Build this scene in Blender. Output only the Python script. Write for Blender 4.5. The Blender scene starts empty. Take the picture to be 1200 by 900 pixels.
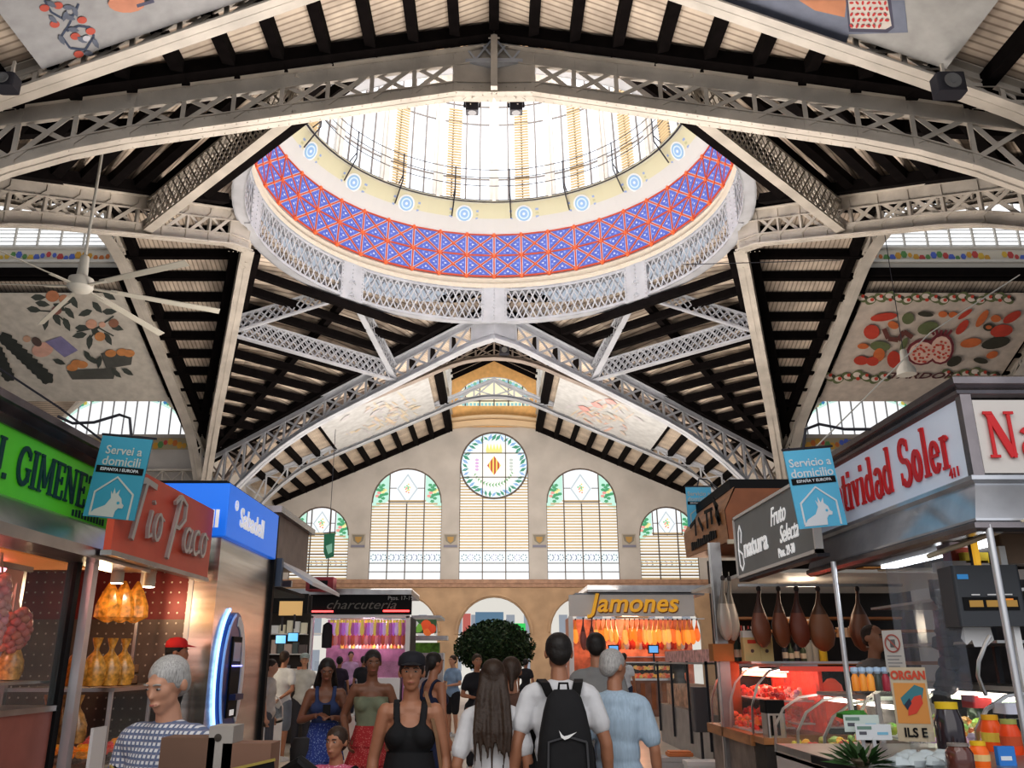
import bpy, bmesh, math, random
from mathutils import Vector, Matrix
from mathutils.geometry import tessellate_polygon
random.seed(7)
V = Vector
PI = math.pi
sc = bpy.context.scene
COL = sc.collection
E = 1.6            # eye height, metres
S18, C18 = math.sin(math.radians(18)), math.cos(math.radians(18))

def P(x, y, Y):
    """World point seen at photo position (x, y) at distance Y down the hall."""
    u = (450 - y) / 1000.0
    h = Y * (S18 + C18 * u) / (C18 - S18 * u)
    return V(((x - 579) / 1000.0 * (C18 * Y + S18 * h), Y, h + E))

def lerp(a, b, t):
    return a + (b - a) * t

# ------------------------------------------------------------------ materials
MATS = {}
def mat(name, col=(.8, .8, .8), rough=.6, metal=0.0, emit=0.0, ecol=None, vary=0.0, vscale=4.0, alpha=1.0,
        vc=False, bump=0.0, bscale=30.0, trans=0.0, spec=None, stretch=None, sheen=0.0):
    if name in MATS:
        return MATS[name]
    m = bpy.data.materials.new(name)
    m.use_nodes = True
    nt = m.node_tree
    b = nt.nodes['Principled BSDF']
    b.inputs['Base Color'].default_value = (*col, 1)
    b.inputs['Roughness'].default_value = rough
    b.inputs['Metallic'].default_value = metal
    if spec is not None:
        b.inputs['Specular IOR Level'].default_value = spec
    src = None
    if vc:
        a = nt.nodes.new('ShaderNodeVertexColor'); a.layer_name = 'Col'
        src = a.outputs['Color']
    if vary > 0:
        tc = nt.nodes.new('ShaderNodeTexCoord')
        n = nt.nodes.new('ShaderNodeTexNoise'); n.inputs['Scale'].default_value = vscale
        n.inputs['Detail'].default_value = 5
        if stretch:
            mp = nt.nodes.new('ShaderNodeMapping'); mp.inputs['Scale'].default_value = stretch
            nt.links.new(tc.outputs['Object'], mp.inputs['Vector']); nt.links.new(mp.outputs[0], n.inputs['Vector'])
        else:
            nt.links.new(tc.outputs['Object'], n.inputs['Vector'])
        r = nt.nodes.new('ShaderNodeMapRange')
        r.inputs['From Min'].default_value = .3; r.inputs['From Max'].default_value = .7
        r.inputs['To Min'].default_value = 1 - vary; r.inputs['To Max'].default_value = 1 + vary
        nt.links.new(n.outputs['Fac'], r.inputs['Value'])
        mx = nt.nodes.new('ShaderNodeMix'); mx.data_type = 'RGBA'; mx.blend_type = 'MULTIPLY'
        mx.inputs[0].default_value = 1
        if src: nt.links.new(src, mx.inputs[6])
        else: mx.inputs[6].default_value = (*col, 1)
        nt.links.new(r.outputs[0], mx.inputs[7])
        src = mx.outputs[2]
    if src and not (vc and emit >= .8):
        nt.links.new(src, b.inputs['Base Color'])
    if vc and emit >= .8: b.inputs['Base Color'].default_value = (.05,.05,.05,1)
    if emit > 0:
        b.inputs['Emission Strength'].default_value = emit
        if vc: nt.links.new(src, b.inputs['Emission Color'])
        else: b.inputs['Emission Color'].default_value = (*(ecol or col), 1)
    if bump > 0:
        n2 = nt.nodes.new('ShaderNodeTexNoise'); n2.inputs['Scale'].default_value = bscale
        tc2 = nt.nodes.new('ShaderNodeTexCoord'); nt.links.new(tc2.outputs['Object'], n2.inputs['Vector'])
        bp = nt.nodes.new('ShaderNodeBump'); bp.inputs['Strength'].default_value = bump
        bp.inputs['Distance'].default_value = .02
        nt.links.new(n2.outputs['Fac'], bp.inputs['Height']); nt.links.new(bp.outputs[0], b.inputs['Normal'])
    if trans > 0:
        b.inputs['Transmission Weight'].default_value = trans
        b.inputs['IOR'].default_value = 1.1
    if alpha < 1:
        b.inputs['Alpha'].default_value = alpha
    if sheen > 0:
        b.inputs['Sheen Weight'].default_value = sheen
    MATS[name] = m
    return m

# ------------------------------------------------------------------ mesh builder
class MB:
    def __init__(s, col=None):
        s.v = []; s.f = []; s.c = []; s.col = col; s.any = col is not None
    def face(s, idx, col=None):
        s.f.append(tuple(idx)); c = col if col is not None else s.col
        if c is not None: s.any = True
        s.c.append(c)
    def add(s, pts, faces, col=None):
        o = len(s.v); s.v.extend([tuple(p) for p in pts])
        for f in faces: s.face([i + o for i in f], col)
        return s
    def quad(s, a, b, c, d, col=None):
        return s.add([a, b, c, d], [(0, 1, 2, 3)], col)
    def poly(s, pts, col=None):
        return s.add(pts, [tuple(range(len(pts)))], col)
    def box(s, x0, x1, y0, y1, z0, z1, col=None):
        p = [(x0,y0,z0),(x1,y0,z0),(x1,y1,z0),(x0,y1,z0),(x0,y0,z1),(x1,y0,z1),(x1,y1,z1),(x0,y1,z1)]
        return s.add(p, [(0,3,2,1),(4,5,6,7),(0,1,5,4),(1,2,6,5),(2,3,7,6),(3,0,4,7)], col)
    def rbox(s, x0, x1, y0, y1, z0, z1, r=.02, n=3, col=None):
        """box with rounded vertical edges"""
        pts = []
        for cx, cy, a0 in ((x1-r,y1-r,0),(x0+r,y1-r,90),(x0+r,y0+r,180),(x1-r,y0+r,270)):
            for i in range(n+1):
                a = math.radians(a0 + 90*i/n); pts.append((cx+r*math.cos(a), cy+r*math.sin(a)))
        return s.prism(pts, z0, z1, col)
    def prism(s, pts, z0, z1, col=None):
        n = len(pts)
        v = [(x,y,z0) for x,y in pts] + [(x,y,z1) for x,y in pts]
        f = [tuple(reversed(range(n))), tuple(range(n, 2*n))] + [(i,(i+1)%n,n+(i+1)%n,n+i) for i in range(n)]
        return s.add(v, f, col)
    def bar(s, p, q, w, h, up=(0,0,1), col=None):
        """rectangular bar from p to q; w across, h along up"""
        p, q = V(p), V(q); d = (q-p)
        if d.length < 1e-6: return s
        d.normalize(); u = V(up); side = d.cross(u)
        if side.length < 1e-4: side = d.cross(V((1,0,0)))
        side.normalize(); u = side.cross(d).normalized()
        a, b = side*w/2, u*h/2
        pts = [p-a-b, p+a-b, p+a+b, p-a+b, q-a-b, q+a-b, q+a+b, q-a+b]
        return s.add(pts, [(0,3,2,1),(4,5,6,7),(0,1,5,4),(1,2,6,5),(2,3,7,6),(3,0,4,7)], col)
    def strip(s, path, w, h, up=(0,0,1), col=None):
        """continuous rectangular sweep along a path"""
        path = [V(p) for p in path]; n = len(path); U = V(up); o = len(s.v)
        for i, p in enumerate(path):
            d = (path[min(i+1,n-1)] - path[max(i-1,0)]).normalized()
            side = d.cross(U)
            if side.length < 1e-4: side = V((1,0,0))
            side.normalize(); u = side.cross(d).normalized()
            a, b = side*w/2, u*h/2
            s.v.extend([tuple(p-a-b), tuple(p+a-b), tuple(p+a+b), tuple(p-a+b)])
        for i in range(n-1):
            k = o+4*i
            for j in range(4):
                s.face((k+j, k+(j+1)%4, k+4+(j+1)%4, k+4+j), col)
        s.face((o,o+3,o+2,o+1), col); k = o+4*(n-1); s.face((k,k+1,k+2,k+3), col)
        return s
    def tube(s, path, r, n=8, col=None, caps=True):
        path = [V(p) for p in path]; m = len(path); o = len(s.v)
        rr = r if isinstance(r, (list, tuple)) else [r]*m
        prev = None
        for i, p in enumerate(path):
            d = (path[min(i+1,m-1)] - path[max(i-1,0)]).normalized()
            if prev is None:
                a = d.cross(V((0,0,1)))
                if a.length < 1e-3: a = d.cross(V((1,0,0)))
            else:
                a = prev - d*prev.dot(d)
                if a.length < 1e-4: a = d.cross(V((0,0,1)))
            a.normalize(); prev = a; b = d.cross(a)
            for k in range(n):
                t = 2*PI*k/n
                s.v.append(tuple(p + (a*math.cos(t)+b*math.sin(t))*rr[i]))
        for i in range(m-1):
            for k in range(n):
                s.face((o+i*n+k, o+i*n+(k+1)%n, o+(i+1)*n+(k+1)%n, o+(i+1)*n+k), col)
        if caps:
            s.face(tuple(reversed(range(o, o+n))), col); s.face(tuple(range(o+(m-1)*n, o+m*n)), col)
        return s
    def lathe(s, prof, n=16, c=(0,0,0), col=None, axis='z', sx=1, sy=1):
        o = len(s.v); m = len(prof)
        for r, z in prof:
            for k in range(n):
                t = 2*PI*k/n; x, y = r*math.cos(t)*sx, r*math.sin(t)*sy
                if axis == 'z': s.v.append((c[0]+x, c[1]+y, c[2]+z))
                elif axis == 'y': s.v.append((c[0]+x, c[1]+z, c[2]+y))
                else: s.v.append((c[0]+z, c[1]+x, c[2]+y))
        for i in range(m-1):
            for k in range(n):
                s.face((o+i*n+k, o+i*n+(k+1)%n, o+(i+1)*n+(k+1)%n, o+(i+1)*n+k), col)
        if prof[0][0] > 1e-4: s.face(tuple(reversed(range(o, o+n))), col)
        if prof[-1][0] > 1e-4: s.face(tuple(range(o+(m-1)*n, o+m*n)), col)
        return s
    def ball(s, c, rx, ry=None, rz=None, n=10, m=6, col=None, noise=0.0):
        ry = ry or rx; rz = rz or rx; o = len(s.v)
        s.v.append((c[0],c[1],c[2]-rz))
        for i in range(1, m):
            ph = -PI/2 + PI*i/m
            for k in range(n):
                t = 2*PI*k/n; q = 1 + (random.uniform(-noise, noise) if noise else 0)
                s.v.append((c[0]+rx*math.cos(ph)*math.cos(t)*q, c[1]+ry*math.cos(ph)*math.sin(t)*q, c[2]+rz*math.sin(ph)*q))
        s.v.append((c[0],c[1],c[2]+rz))
        for k in range(n): s.face((o, o+1+(k+1)%n, o+1+k), col)
        for i in range(m-2):
            for k in range(n):
                a = o+1+i*n; s.face((a+k, a+(k+1)%n, a+n+(k+1)%n, a+n+k), col)
        a = o+1+(m-2)*n
        for k in range(n): s.face((a+k, a+(k+1)%n, o+1+(m-1)*n), col)
        return s
    def xf(s, M):
        s.v = [tuple(M @ V(p)) for p in s.v]; return s
    def build(s, name, material, parent=None, smooth=False, loc=None, bevel=0):
        me = bpy.data.meshes.new(name)
        me.from_pydata(s.v, [], s.f); me.update()
        if s.any:
            at = me.color_attributes.new('Col', 'FLOAT_COLOR', 'CORNER')
            arr = []
            for p, c in zip(me.polygons, s.c):
                c = c or (.8,.8,.8)
                arr.extend([c[0], c[1], c[2], 1.0]*p.loop_total)
            at.data.foreach_set('color', arr)
        me.materials.append(material)
        if smooth:
            me.shade_smooth()
            try: me.set_sharp_from_angle(angle=math.radians(40))
            except Exception: pass
        o = bpy.data.objects.new(name, me); COL.objects.link(o)
        if parent is not None: o.parent = parent
        if loc is not None: o.location = loc
        if bevel:
            b = o.modifiers.new('Bevel', 'BEVEL'); b.width = bevel; b.segments = 2; b.limit_method = 'ANGLE'
        return o

def tag(o, label=None, cat=None, group=None, kind=None):
    if label: o['label'] = label
    if cat: o['category'] = cat
    if group: o['group'] = group
    if kind: o['kind'] = kind
    return o
def struct(o):
    o['kind'] = 'structure'; return o
def empty(name, loc=(0,0,0), rz=0, label=None, cat=None, group=None):
    o = bpy.data.objects.new(name, None); COL.objects.link(o)
    o.location = loc; o.rotation_euler = (0,0,rz); o.empty_display_size = .1
    return tag(o, label, cat, group)
def copy_tree(o, parent=None):
    c = o.copy(); COL.objects.link(c); c.parent = parent
    for ch in list(o.children): copy_tree(ch, c)
    return c
def dup(o, loc, rz=None, label=None, sc_=None, group=None):
    c = copy_tree(o); c.location = loc
    if rz is not None: c.rotation_euler = (0,0,rz)
    if label: c['label'] = label
    if group: c['group'] = group
    if sc_: c.scale = sc_ if isinstance(sc_, tuple) else (sc_,)*3
    return c
def flat_poly(mb, outer, holes, fn, col=None):
    """polygon with holes in 2D, mapped to 3D by fn(u, v)"""
    loops = [[V((a, b, 0)) for a, b in outer]] + [[V((a, b, 0)) for a, b in h] for h in holes]
    tri = tessellate_polygon(loops)
    pts = [p for l in loops for p in l]
    mb.add([fn(p.x, p.y) for p in pts], [tuple(t) for t in tri], col)
def arc_pts(cx, cy, r, a0, a1, n):
    return [(cx+r*math.cos(math.radians(a0+(a1-a0)*i/n)), cy+r*math.sin(math.radians(a0+(a1-a0)*i/n))) for i in range(n+1)]
def text(name, s, mtl, loc, rot, size, parent=None, ext=.008, sx=1.0, shear=0.0, bold=0.0, align='CENTER', space=1.0, M=None):
    """lettering in the built-in typeface, turned into a mesh"""
    cu = bpy.data.curves.new(name, 'FONT'); cu.body = s; cu.size = size; cu.extrude = ext; cu.shear = shear
    cu.offset = bold; cu.align_x = align; cu.align_y = 'CENTER'; cu.space_character = space; cu.resolution_u = 3
    t = bpy.data.objects.new(name, cu); me = bpy.data.meshes.new_from_object(t)
    bpy.data.objects.remove(t); bpy.data.curves.remove(cu)
    me.materials.clear(); me.materials.append(mtl)
    o = bpy.data.objects.new(name, me); COL.objects.link(o)
    if M is not None: o.matrix_local = M
    else: o.location = loc; o.rotation_euler = rot; o.scale = (sx,1,1)
    if parent: o.parent = parent
    return o
RL = (PI/2, 0, PI/2)      # lettering on a face looking towards +x
RX = (PI/2, 0, -PI/2)     # lettering on a face looking towards -x
RF = (PI/2, 0, 0)         # lettering on a face looking towards the camera
# serif and script letters drawn as strokes; unit = cap height
def _arc(cx, cy, rx, ry, a0, a1, n=10):
    return [(cx+rx*math.cos(math.radians(a0+(a1-a0)*i/n)), cy+ry*math.sin(math.radians(a0+(a1-a0)*i/n))) for i in range(n+1)]
TK, TN = .15, .055
def _sf(x, y, w=.26): return ([(x-w/2, y), (x+w/2, y)], TN)
SERIF = {
 'G': (.80, [(_arc(.42,.5,.32,.46,40,320,18),.13), ([(.68,.44),(.68,.12)],.13), _sf(.66,.44,.3), ([(.68,.9),(.68,.68)],.06)]),
 'I': (.42, [([(.2,0),(.2,1)],TK), _sf(.2,.03,.36), _sf(.2,.97,.36)]),
 'M': (1.0, [([(.14,0),(.14,1)],.09), ([(.14,.98),(.48,.15)],.14), ([(.48,.15),(.80,.98)],.07), ([(.82,0),(.82,1)],TK), _sf(.14,.03), _sf(.82,.03,.3), _sf(.12,.97,.2), _sf(.84,.97,.28)]),
 'E': (.70, [([(.2,0),(.2,1)],TK), ([(.06,.03),(.62,.03)],.07), ([(.06,.97),(.60,.97)],.07), ([(.2,.51),(.48,.51)],.07), ([(.60,.03),(.60,.26)],.06), ([(.58,.97),(.58,.76)],.06), ([(.48,.4),(.48,.62)],.05)]),
 'N': (.86, [([(.15,0),(.15,1)],.07), ([(.15,.97),(.66,.03)],.16), ([(.68,0),(.68,1)],.07), _sf(.15,.03), _sf(.12,.97,.24), _sf(.69,.97)]),
 'Z': (.70, [([(.10,.96),(.60,.96)],.08), ([(.58,.96),(.10,.04)],.15), ([(.08,.04),(.62,.04)],.08), ([(.09,.96),(.09,.76)],.05), ([(.61,.04),(.61,.26)],.05)]),
 'J': (.50, [([(.3,1),(.3,.2)],TK), (_arc(.17,.2,.13,.2,0,-150,8),.08), _sf(.3,.97,.34)]),
 '.': (.24, [([(.1,.0),(.1,.14)],.15)]),
 'S': (.66, [(_arc(.33,.74,.22,.22,30,270,12)+_arc(.33,.27,.24,.25,90,-150,12),.13), ([(.55,.94),(.55,.7)],.05), ([(.09,.3),(.09,.04)],.05)]),
 'a': (.56, [(_arc(.26,.48,.17,.14,160,0,8)+[(.43,.1)],.12), (_arc(.24,.18,.16,.17,80,360,14),.10), ([(.43,.1),(.53,.03)],.06)]),
 't': (.38, [([(.17,.88),(.17,.16)],.13), ([(.03,.62),(.34,.62)],.06), (_arc(.25,.16,.09,.13,180,330,8),.06)]),
 'i': (.32, [([(.16,.62),(.16,.03)],.13), _sf(.16,.03,.30), _sf(.11,.61,.16), ([(.16,.78),(.16,.92)],.13)]),
 'v': (.56, [([(.10,.62),(.28,.03)],.13), ([(.28,.03),(.44,.62)],.06), _sf(.10,.61,.22), _sf(.44,.61,.18)]),
 'd': (.60, [([(.43,1),(.43,.03)],.13), (_arc(.25,.31,.18,.28,40,320,16),.10), _sf(.38,.98,.16), _sf(.47,.03,.16)]),
 'o': (.58, [(_arc(.27,.32,.18,.28,0,360,20),.12)]),
 'l': (.32, [([(.16,1),(.16,.03)],.13), _sf(.16,.03,.30), _sf(.11,.98,.16)]),
 'e': (.54, [(_arc(.26,.32,.18,.28,10,330,18),.11), ([(.10,.34),(.43,.34)],.06)]),
 'r': (.42, [([(.16,.62),(.16,.03)],.13), _sf(.16,.03,.30), _sf(.11,.61,.16), (_arc(.28,.46,.11,.14,150,30,8),.09)]),
 ' ': (.40, []),
}
SCRIPT = {
 'T': (.62, [([(.0,.90),(.30,1.0),(.75,.97)],.14), ([(.36,.97),(.26,.5),(.14,-.12)],.12)]),
 'i': (.26, [([(.12,.52),(.07,.2),(.10,.02),(.22,.08)],.08), ([(.16,.70),(.14,.66)],.09)]),
 'o': (.42, [(_arc(.18,.26,.13,.25,60,420,14),.08), ([(.22,.48),(.38,.42)],.05)]),
 'P': (.66, [([(.30,1.0),(.20,.5),(.05,-.25)],.11), ([(.05,.86),(.28,1.04),(.58,.92),(.60,.62),(.36,.40),(.14,.42)],.09)]),
 'a': (.46, [(_arc(.19,.24,.14,.24,50,330,12),.08), ([(.36,.48),(.30,.12),(.34,.0),(.46,.08)],.08)]),
 'c': (.40, [(_arc(.20,.25,.14,.25,50,310,12)+[(.40,.10)],.08)]),
 ' ': (.28, []),
}
def lettering(name, s, glyphs, mtl, origin, ux, uz, size, parent, wx=1.0, thick=.012, bold=1.0, gap=.0, slant=0.0):
    """origin = left end of the baseline; ux, uz = reading and up directions"""
    m = MB(); ux, uz = V(ux), V(uz); n = ux.cross(uz); x = 0
    for ch in s:
        w, st = glyphs[ch]
        for k, (pts, th) in enumerate(st):
            pp = [V(origin) + ux*((x+a+slant*b)*size*wx) + uz*(b*size) + n*(thick*.5+.0008*k) for a, b in pts]
            # ribbon keeps its drawn thickness across, squeezed with wx when vertical
            d = pp[-1]-pp[0]; vert = abs(d.dot(uz)) > abs(d.dot(ux))
            m.strip(pp, th*size*bold*(math.sqrt(wx) if vert else 1), thick, up=n)
        x += w+gap
    return m.build(name, mtl, parent)
# ================================================================== the hall
M_board = None
def board_mat():
    m = bpy.data.materials.new('ceiling_boards'); m.use_nodes = True; nt = m.node_tree
    b = nt.nodes['Principled BSDF']; b.inputs['Roughness'].default_value = .75
    a = nt.nodes.new('ShaderNodeUVMap'); a.uv_map = 'UV'
    w = nt.nodes.new('ShaderNodeTexWave'); w.wave_type = 'BANDS'; w.bands_direction = 'X'
    w.inputs['Scale'].default_value = 1.9; w.inputs['Distortion'].default_value = .3
    nt.links.new(a.outputs[0], w.inputs['Vector'])
    n = nt.nodes.new('ShaderNodeTexNoise'); n.inputs['Scale'].default_value = 1.1; n.inputs['Detail'].default_value = 6
    nt.links.new(a.outputs[0], n.inputs['Vector'])
    r = nt.nodes.new('ShaderNodeValToRGB'); r.color_ramp.elements[0].color = (.34,.28,.23,1); r.color_ramp.elements[0].position = .0
    r.color_ramp.elements[1].color = (.70,.62,.54,1); r.color_ramp.elements[1].position = .35
    nt.links.new(w.outputs['Color'], r.inputs['Fac'])
    r2 = nt.nodes.new('ShaderNodeValToRGB'); r2.color_ramp.elements[0].color = (.62,.58,.55,1); r2.color_ramp.elements[0].position = .3
    r2.color_ramp.elements[1].color = (1.1,1.06,1.0,1); r2.color_ramp.elements[1].position = .65
    nt.links.new(n.outputs['Fac'], r2.inputs['Fac'])
    mx = nt.nodes.new('ShaderNodeMix'); mx.data_type = 'RGBA'; mx.blend_type = 'MULTIPLY'; mx.inputs[0].default_value = 1
    nt.links.new(r.outputs[0], mx.inputs[6]); nt.links.new(r2.outputs[0], mx.inputs[7])
    nt.links.new(mx.outputs[2], b.inputs['Base Color'])
    return m
M_board = board_mat()
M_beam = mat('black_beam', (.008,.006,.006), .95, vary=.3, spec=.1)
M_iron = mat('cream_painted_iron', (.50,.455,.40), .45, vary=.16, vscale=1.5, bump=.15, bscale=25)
M_iron2 = mat('daylit_pale_iron', (.44,.45,.48), .42, vary=.12, vscale=1.5)  # lit copy of the ironwork, bluish daylight put into the colour
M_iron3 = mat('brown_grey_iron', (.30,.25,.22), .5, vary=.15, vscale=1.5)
M_plaster = mat('stone_plaster', (.50,.465,.43), .85, vary=.10, vscale=.8, bump=.2, bscale=8)
M_stone = mat('tan_stone', (.44,.30,.19), .8, vary=.18, vscale=.9)
M_vc = mat('painted', vc=True, rough=.6)
M_vcs = mat('painted_worn', vc=True, rough=.75, vary=.12, vscale=3)
M_glow = mat('lit_stained_glass', vc=True, rough=.5, emit=.95)
M_glow2 = mat('dome_glass', (.2,.22,.25), .3, emit=1.25, ecol=(.93,.96,1))
M_glass_day = mat('day_glass', (.2,.2,.2), .3, emit=1.2, ecol=(.96,.98,1))
M_blind = mat('blind_slats', (.55,.42,.25), .7, emit=.20, ecol=(.9,.72,.45))
M_lead = mat('window_bars', (.13,.10,.08), .6)
M_band = mat('tile_white', (.70,.68,.62), .35, vary=.06)

RH, SL = 15.0, .44        # roof ridge above eye, slope
YC = 26.0                 # centre of the crossing
CX, CY = 13.3, 12.6       # column offsets from centre
WALL_Y = 51.0
RR = 8.2                  # ring radius
NEAR_Y = 0.0
def roof_h(u): return RH - SL*abs(u)

# floor
fl = MB(); fl.quad((-40,-8,0),(40,-8,0),(40,WALL_Y+14,0),(-40,WALL_Y+14,0))
M_floor = mat('terrazzo', (.50,.44,.37), .28, vary=.12, vscale=1.2)
struct(fl.build('floor', M_floor))

# ---- ceilings with UVs. Boards run along the slope, black beams across
def ceiling(name, polys, beams, edge=()):
    """polys: list of (pts3d list, axis u dir) ; beams: list of (p,q)"""
    me = bpy.data.meshes.new(name); v = []; f = []; uv = []
    for pts, ud in polys:
        o = len(v); v += [tuple(p) for p in pts]; f.append(tuple(range(o, o+len(pts))))
        ud = V(ud).normalized()
        nn = (V(pts[1])-V(pts[0])).cross(V(pts[2])-V(pts[0])).normalized(); vd = nn.cross(ud)
        uv += [(V(p).dot(ud), V(p).dot(vd)) for p in pts]
    me.from_pydata(v, [], f); l = me.uv_layers.new(name='UV')
    for i, c in enumerate(uv): l.data[i].uv = c
    me.materials.append(M_board)
    o = bpy.data.objects.new(name, me); COL.objects.link(o); struct(o)
    for p, q, w in beams:
        MB().bar(p, q, w, .30).build('beam', M_beam, o)
    return o
def R3(x, y, h): return V((x, y, h+E))
DB = .17   # beam centre below boards
def armpt(side, a, s):
    """arm coordinates: a = distance from hall centre along the arm, s = signed lateral offset (height follows). side 0 far,1 left,2 near,3 right"""
    h = roof_h(s)
    if side == 0: return V((s, YC+a, h+E))
    if side == 2: return V((s, YC-a, h+E))
    if side == 1: return V((-a, YC+s, h+E))
    return V((a, YC+s, h+E))
def inner_a(s):      # valley line: where arm roof starts at lateral s
    return lerp(RR, CY, abs(s)/CX) if abs(s) <= CX else CY
MON = 2.7
def arm_roof(side, a_end, mon0, s_lims=(CX,CX), mon=True, cut=None):
    k = CX if side in (0,2) else CY
    A = [RR, (CY if side in (0,2) else CX)]      # start a at s=0 , at s=k
    def ia(s): return lerp(A[0], A[1], min(1, abs(s)/k))
    def pt(a, s, d=0): p = armpt(side, a, s); p.z -= d; return p
    ax = {0:(0,1,0),2:(0,1,0),1:(1,0,0),3:(1,0,0)}[side]
    polys = []; beams = []
    for sg in (-1, 1):
        m = MON if mon else 0
        # part before the monitor
        polys.append(([pt(ia(0),0), pt(ia(m),sg*m), pt(mon0,sg*m), pt(mon0,0)], ax))
        lim = s_lims[0 if sg < 0 else 1]
        if cut:   # bay where the roof stops short for the dormer: (c0,c1,slim)
            polys.append(([pt(ia(m),sg*m), pt(ia(cut[2]),sg*cut[2]), pt(cut[0],sg*cut[2]), pt(a_end,sg*cut[2]), pt(a_end,sg*m)], ax))
            polys.append(([pt(ia(cut[2]),sg*cut[2]), pt(ia(k),sg*k), pt(cut[0],sg*k), pt(cut[0],sg*cut[2])], ax))
            polys.append(([pt(cut[1],sg*cut[2]), pt(cut[1],sg*k), pt(a_end,sg*k), pt(a_end,sg*cut[2])], ax))
        else:
            polys.append(([pt(ia(m),sg*m), pt(ia(k),sg*k), pt(a_end,sg*k), pt(a_end,sg*m)], ax))
        n = 13
        for i in range(0, n+1):
            s = .0 + .95*i
            if s > k-.1: break
            if i == 0 and sg < 0: continue
            a1 = a_end
            if s < m: a1 = mon0
            if cut and s > cut[2]+.1:
                beams.append((pt(ia(s)+.15,sg*s,DB), pt(cut[0],sg*s,DB), .24)); beams.append((pt(cut[1],sg*s,DB), pt(a_end,sg*s,DB), .24))
            else:
                beams.append((pt(ia(s)+.15,sg*s,DB), pt(a1,sg*s,DB), .24))
        if mon: beams.append((pt(mon0,sg*MON,DB), pt(a_end,sg*MON,DB), .28))
        beams.append((pt(ia(0)+.45,sg*.1,DB+.03), pt(ia(k)+.45,sg*k,DB+.03), .34))      # beside the skew truss
    return polys, beams
# far arm
pf, bf = arm_roof(0, WALL_Y-YC, CY+.2)
for a_ in (CY+.0,):
    pass
for sg in (-1,1):
    q0 = armpt(0, WALL_Y-YC-.15, sg*MON); q1 = armpt(0, WALL_Y-YC-.15, sg*13.2); q0.z -= DB; q1.z -= DB; bf.append((q0, q1, .30))
ceiling('ceiling', pf, bf)
CUT = (13.9, 20.9, 8.9)
for side, nm in ((1,'ceiling'),(3,'ceiling')):
    p_, b_ = arm_roof(side, 36, 13.6, cut=CUT)
    # beams beside transverse trusses
    for a_ in (12.95, 13.75, 21.0, 21.8):
        for sg in (-1,1):
            q0 = armpt(side, a_, sg*(MON if a_ > 13.5 else 0)); q1 = armpt(side, a_, sg*12.5); q0.z -= DB+.02; q1.z -= DB+.02
            b_.append((q0, q1, .3))
    ceiling(nm, p_, b_)
pn, bn = arm_roof(2, 30, 30, mon=False)
ceiling('ceiling', pn, bn)
# hip corners
for sx in (-1,1):
    for sy in (-1,1):
        a = R3(sx*RR, YC, RH); b = R3(0, YC+sy*RR, RH); c = R3(sx*CX, YC+sy*CY, roof_h(12.9))
        arcp = [R3(sx*(RR+.15)*math.cos(t*PI/16), YC+sy*(RR+.15)*math.sin(t*PI/16), RH-.45*math.sin(t*PI/8)) for t in range(9)]
        polys = []
        for i in range(8):
            polys.append(([arcp[i], arcp[i+1], c], (sx, sy, 0)))
        beams = []
        for i in range(13):
            t = .20+.062*i
            p, q = lerp(a, c, t), lerp(b, c, t); p.z -= DB; q.z -= DB
            # the fan surface stands above the chord plane; keep beams just under it
            beams.append((p, q, .24))
        m_ = R3(sx*RR*.71, YC+sy*RR*.71, RH-.8); cc = c.copy(); cc.z -= .3
        beams.append((m_, cc, .26))
        for e_ in (a, b):
            p = lerp(e_, c, .12); q = c.copy(); off = (V((sx*RR*.6, YC+sy*RR*.6, 0)) - V((e_.x, e_.y, 0))); off.z = 0; off.normalize()
            p += off*.42; p.z -= .25; q.z -= .25
            beams.append((p, q, .3))
        ceiling('ceiling', polys, beams)

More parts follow.
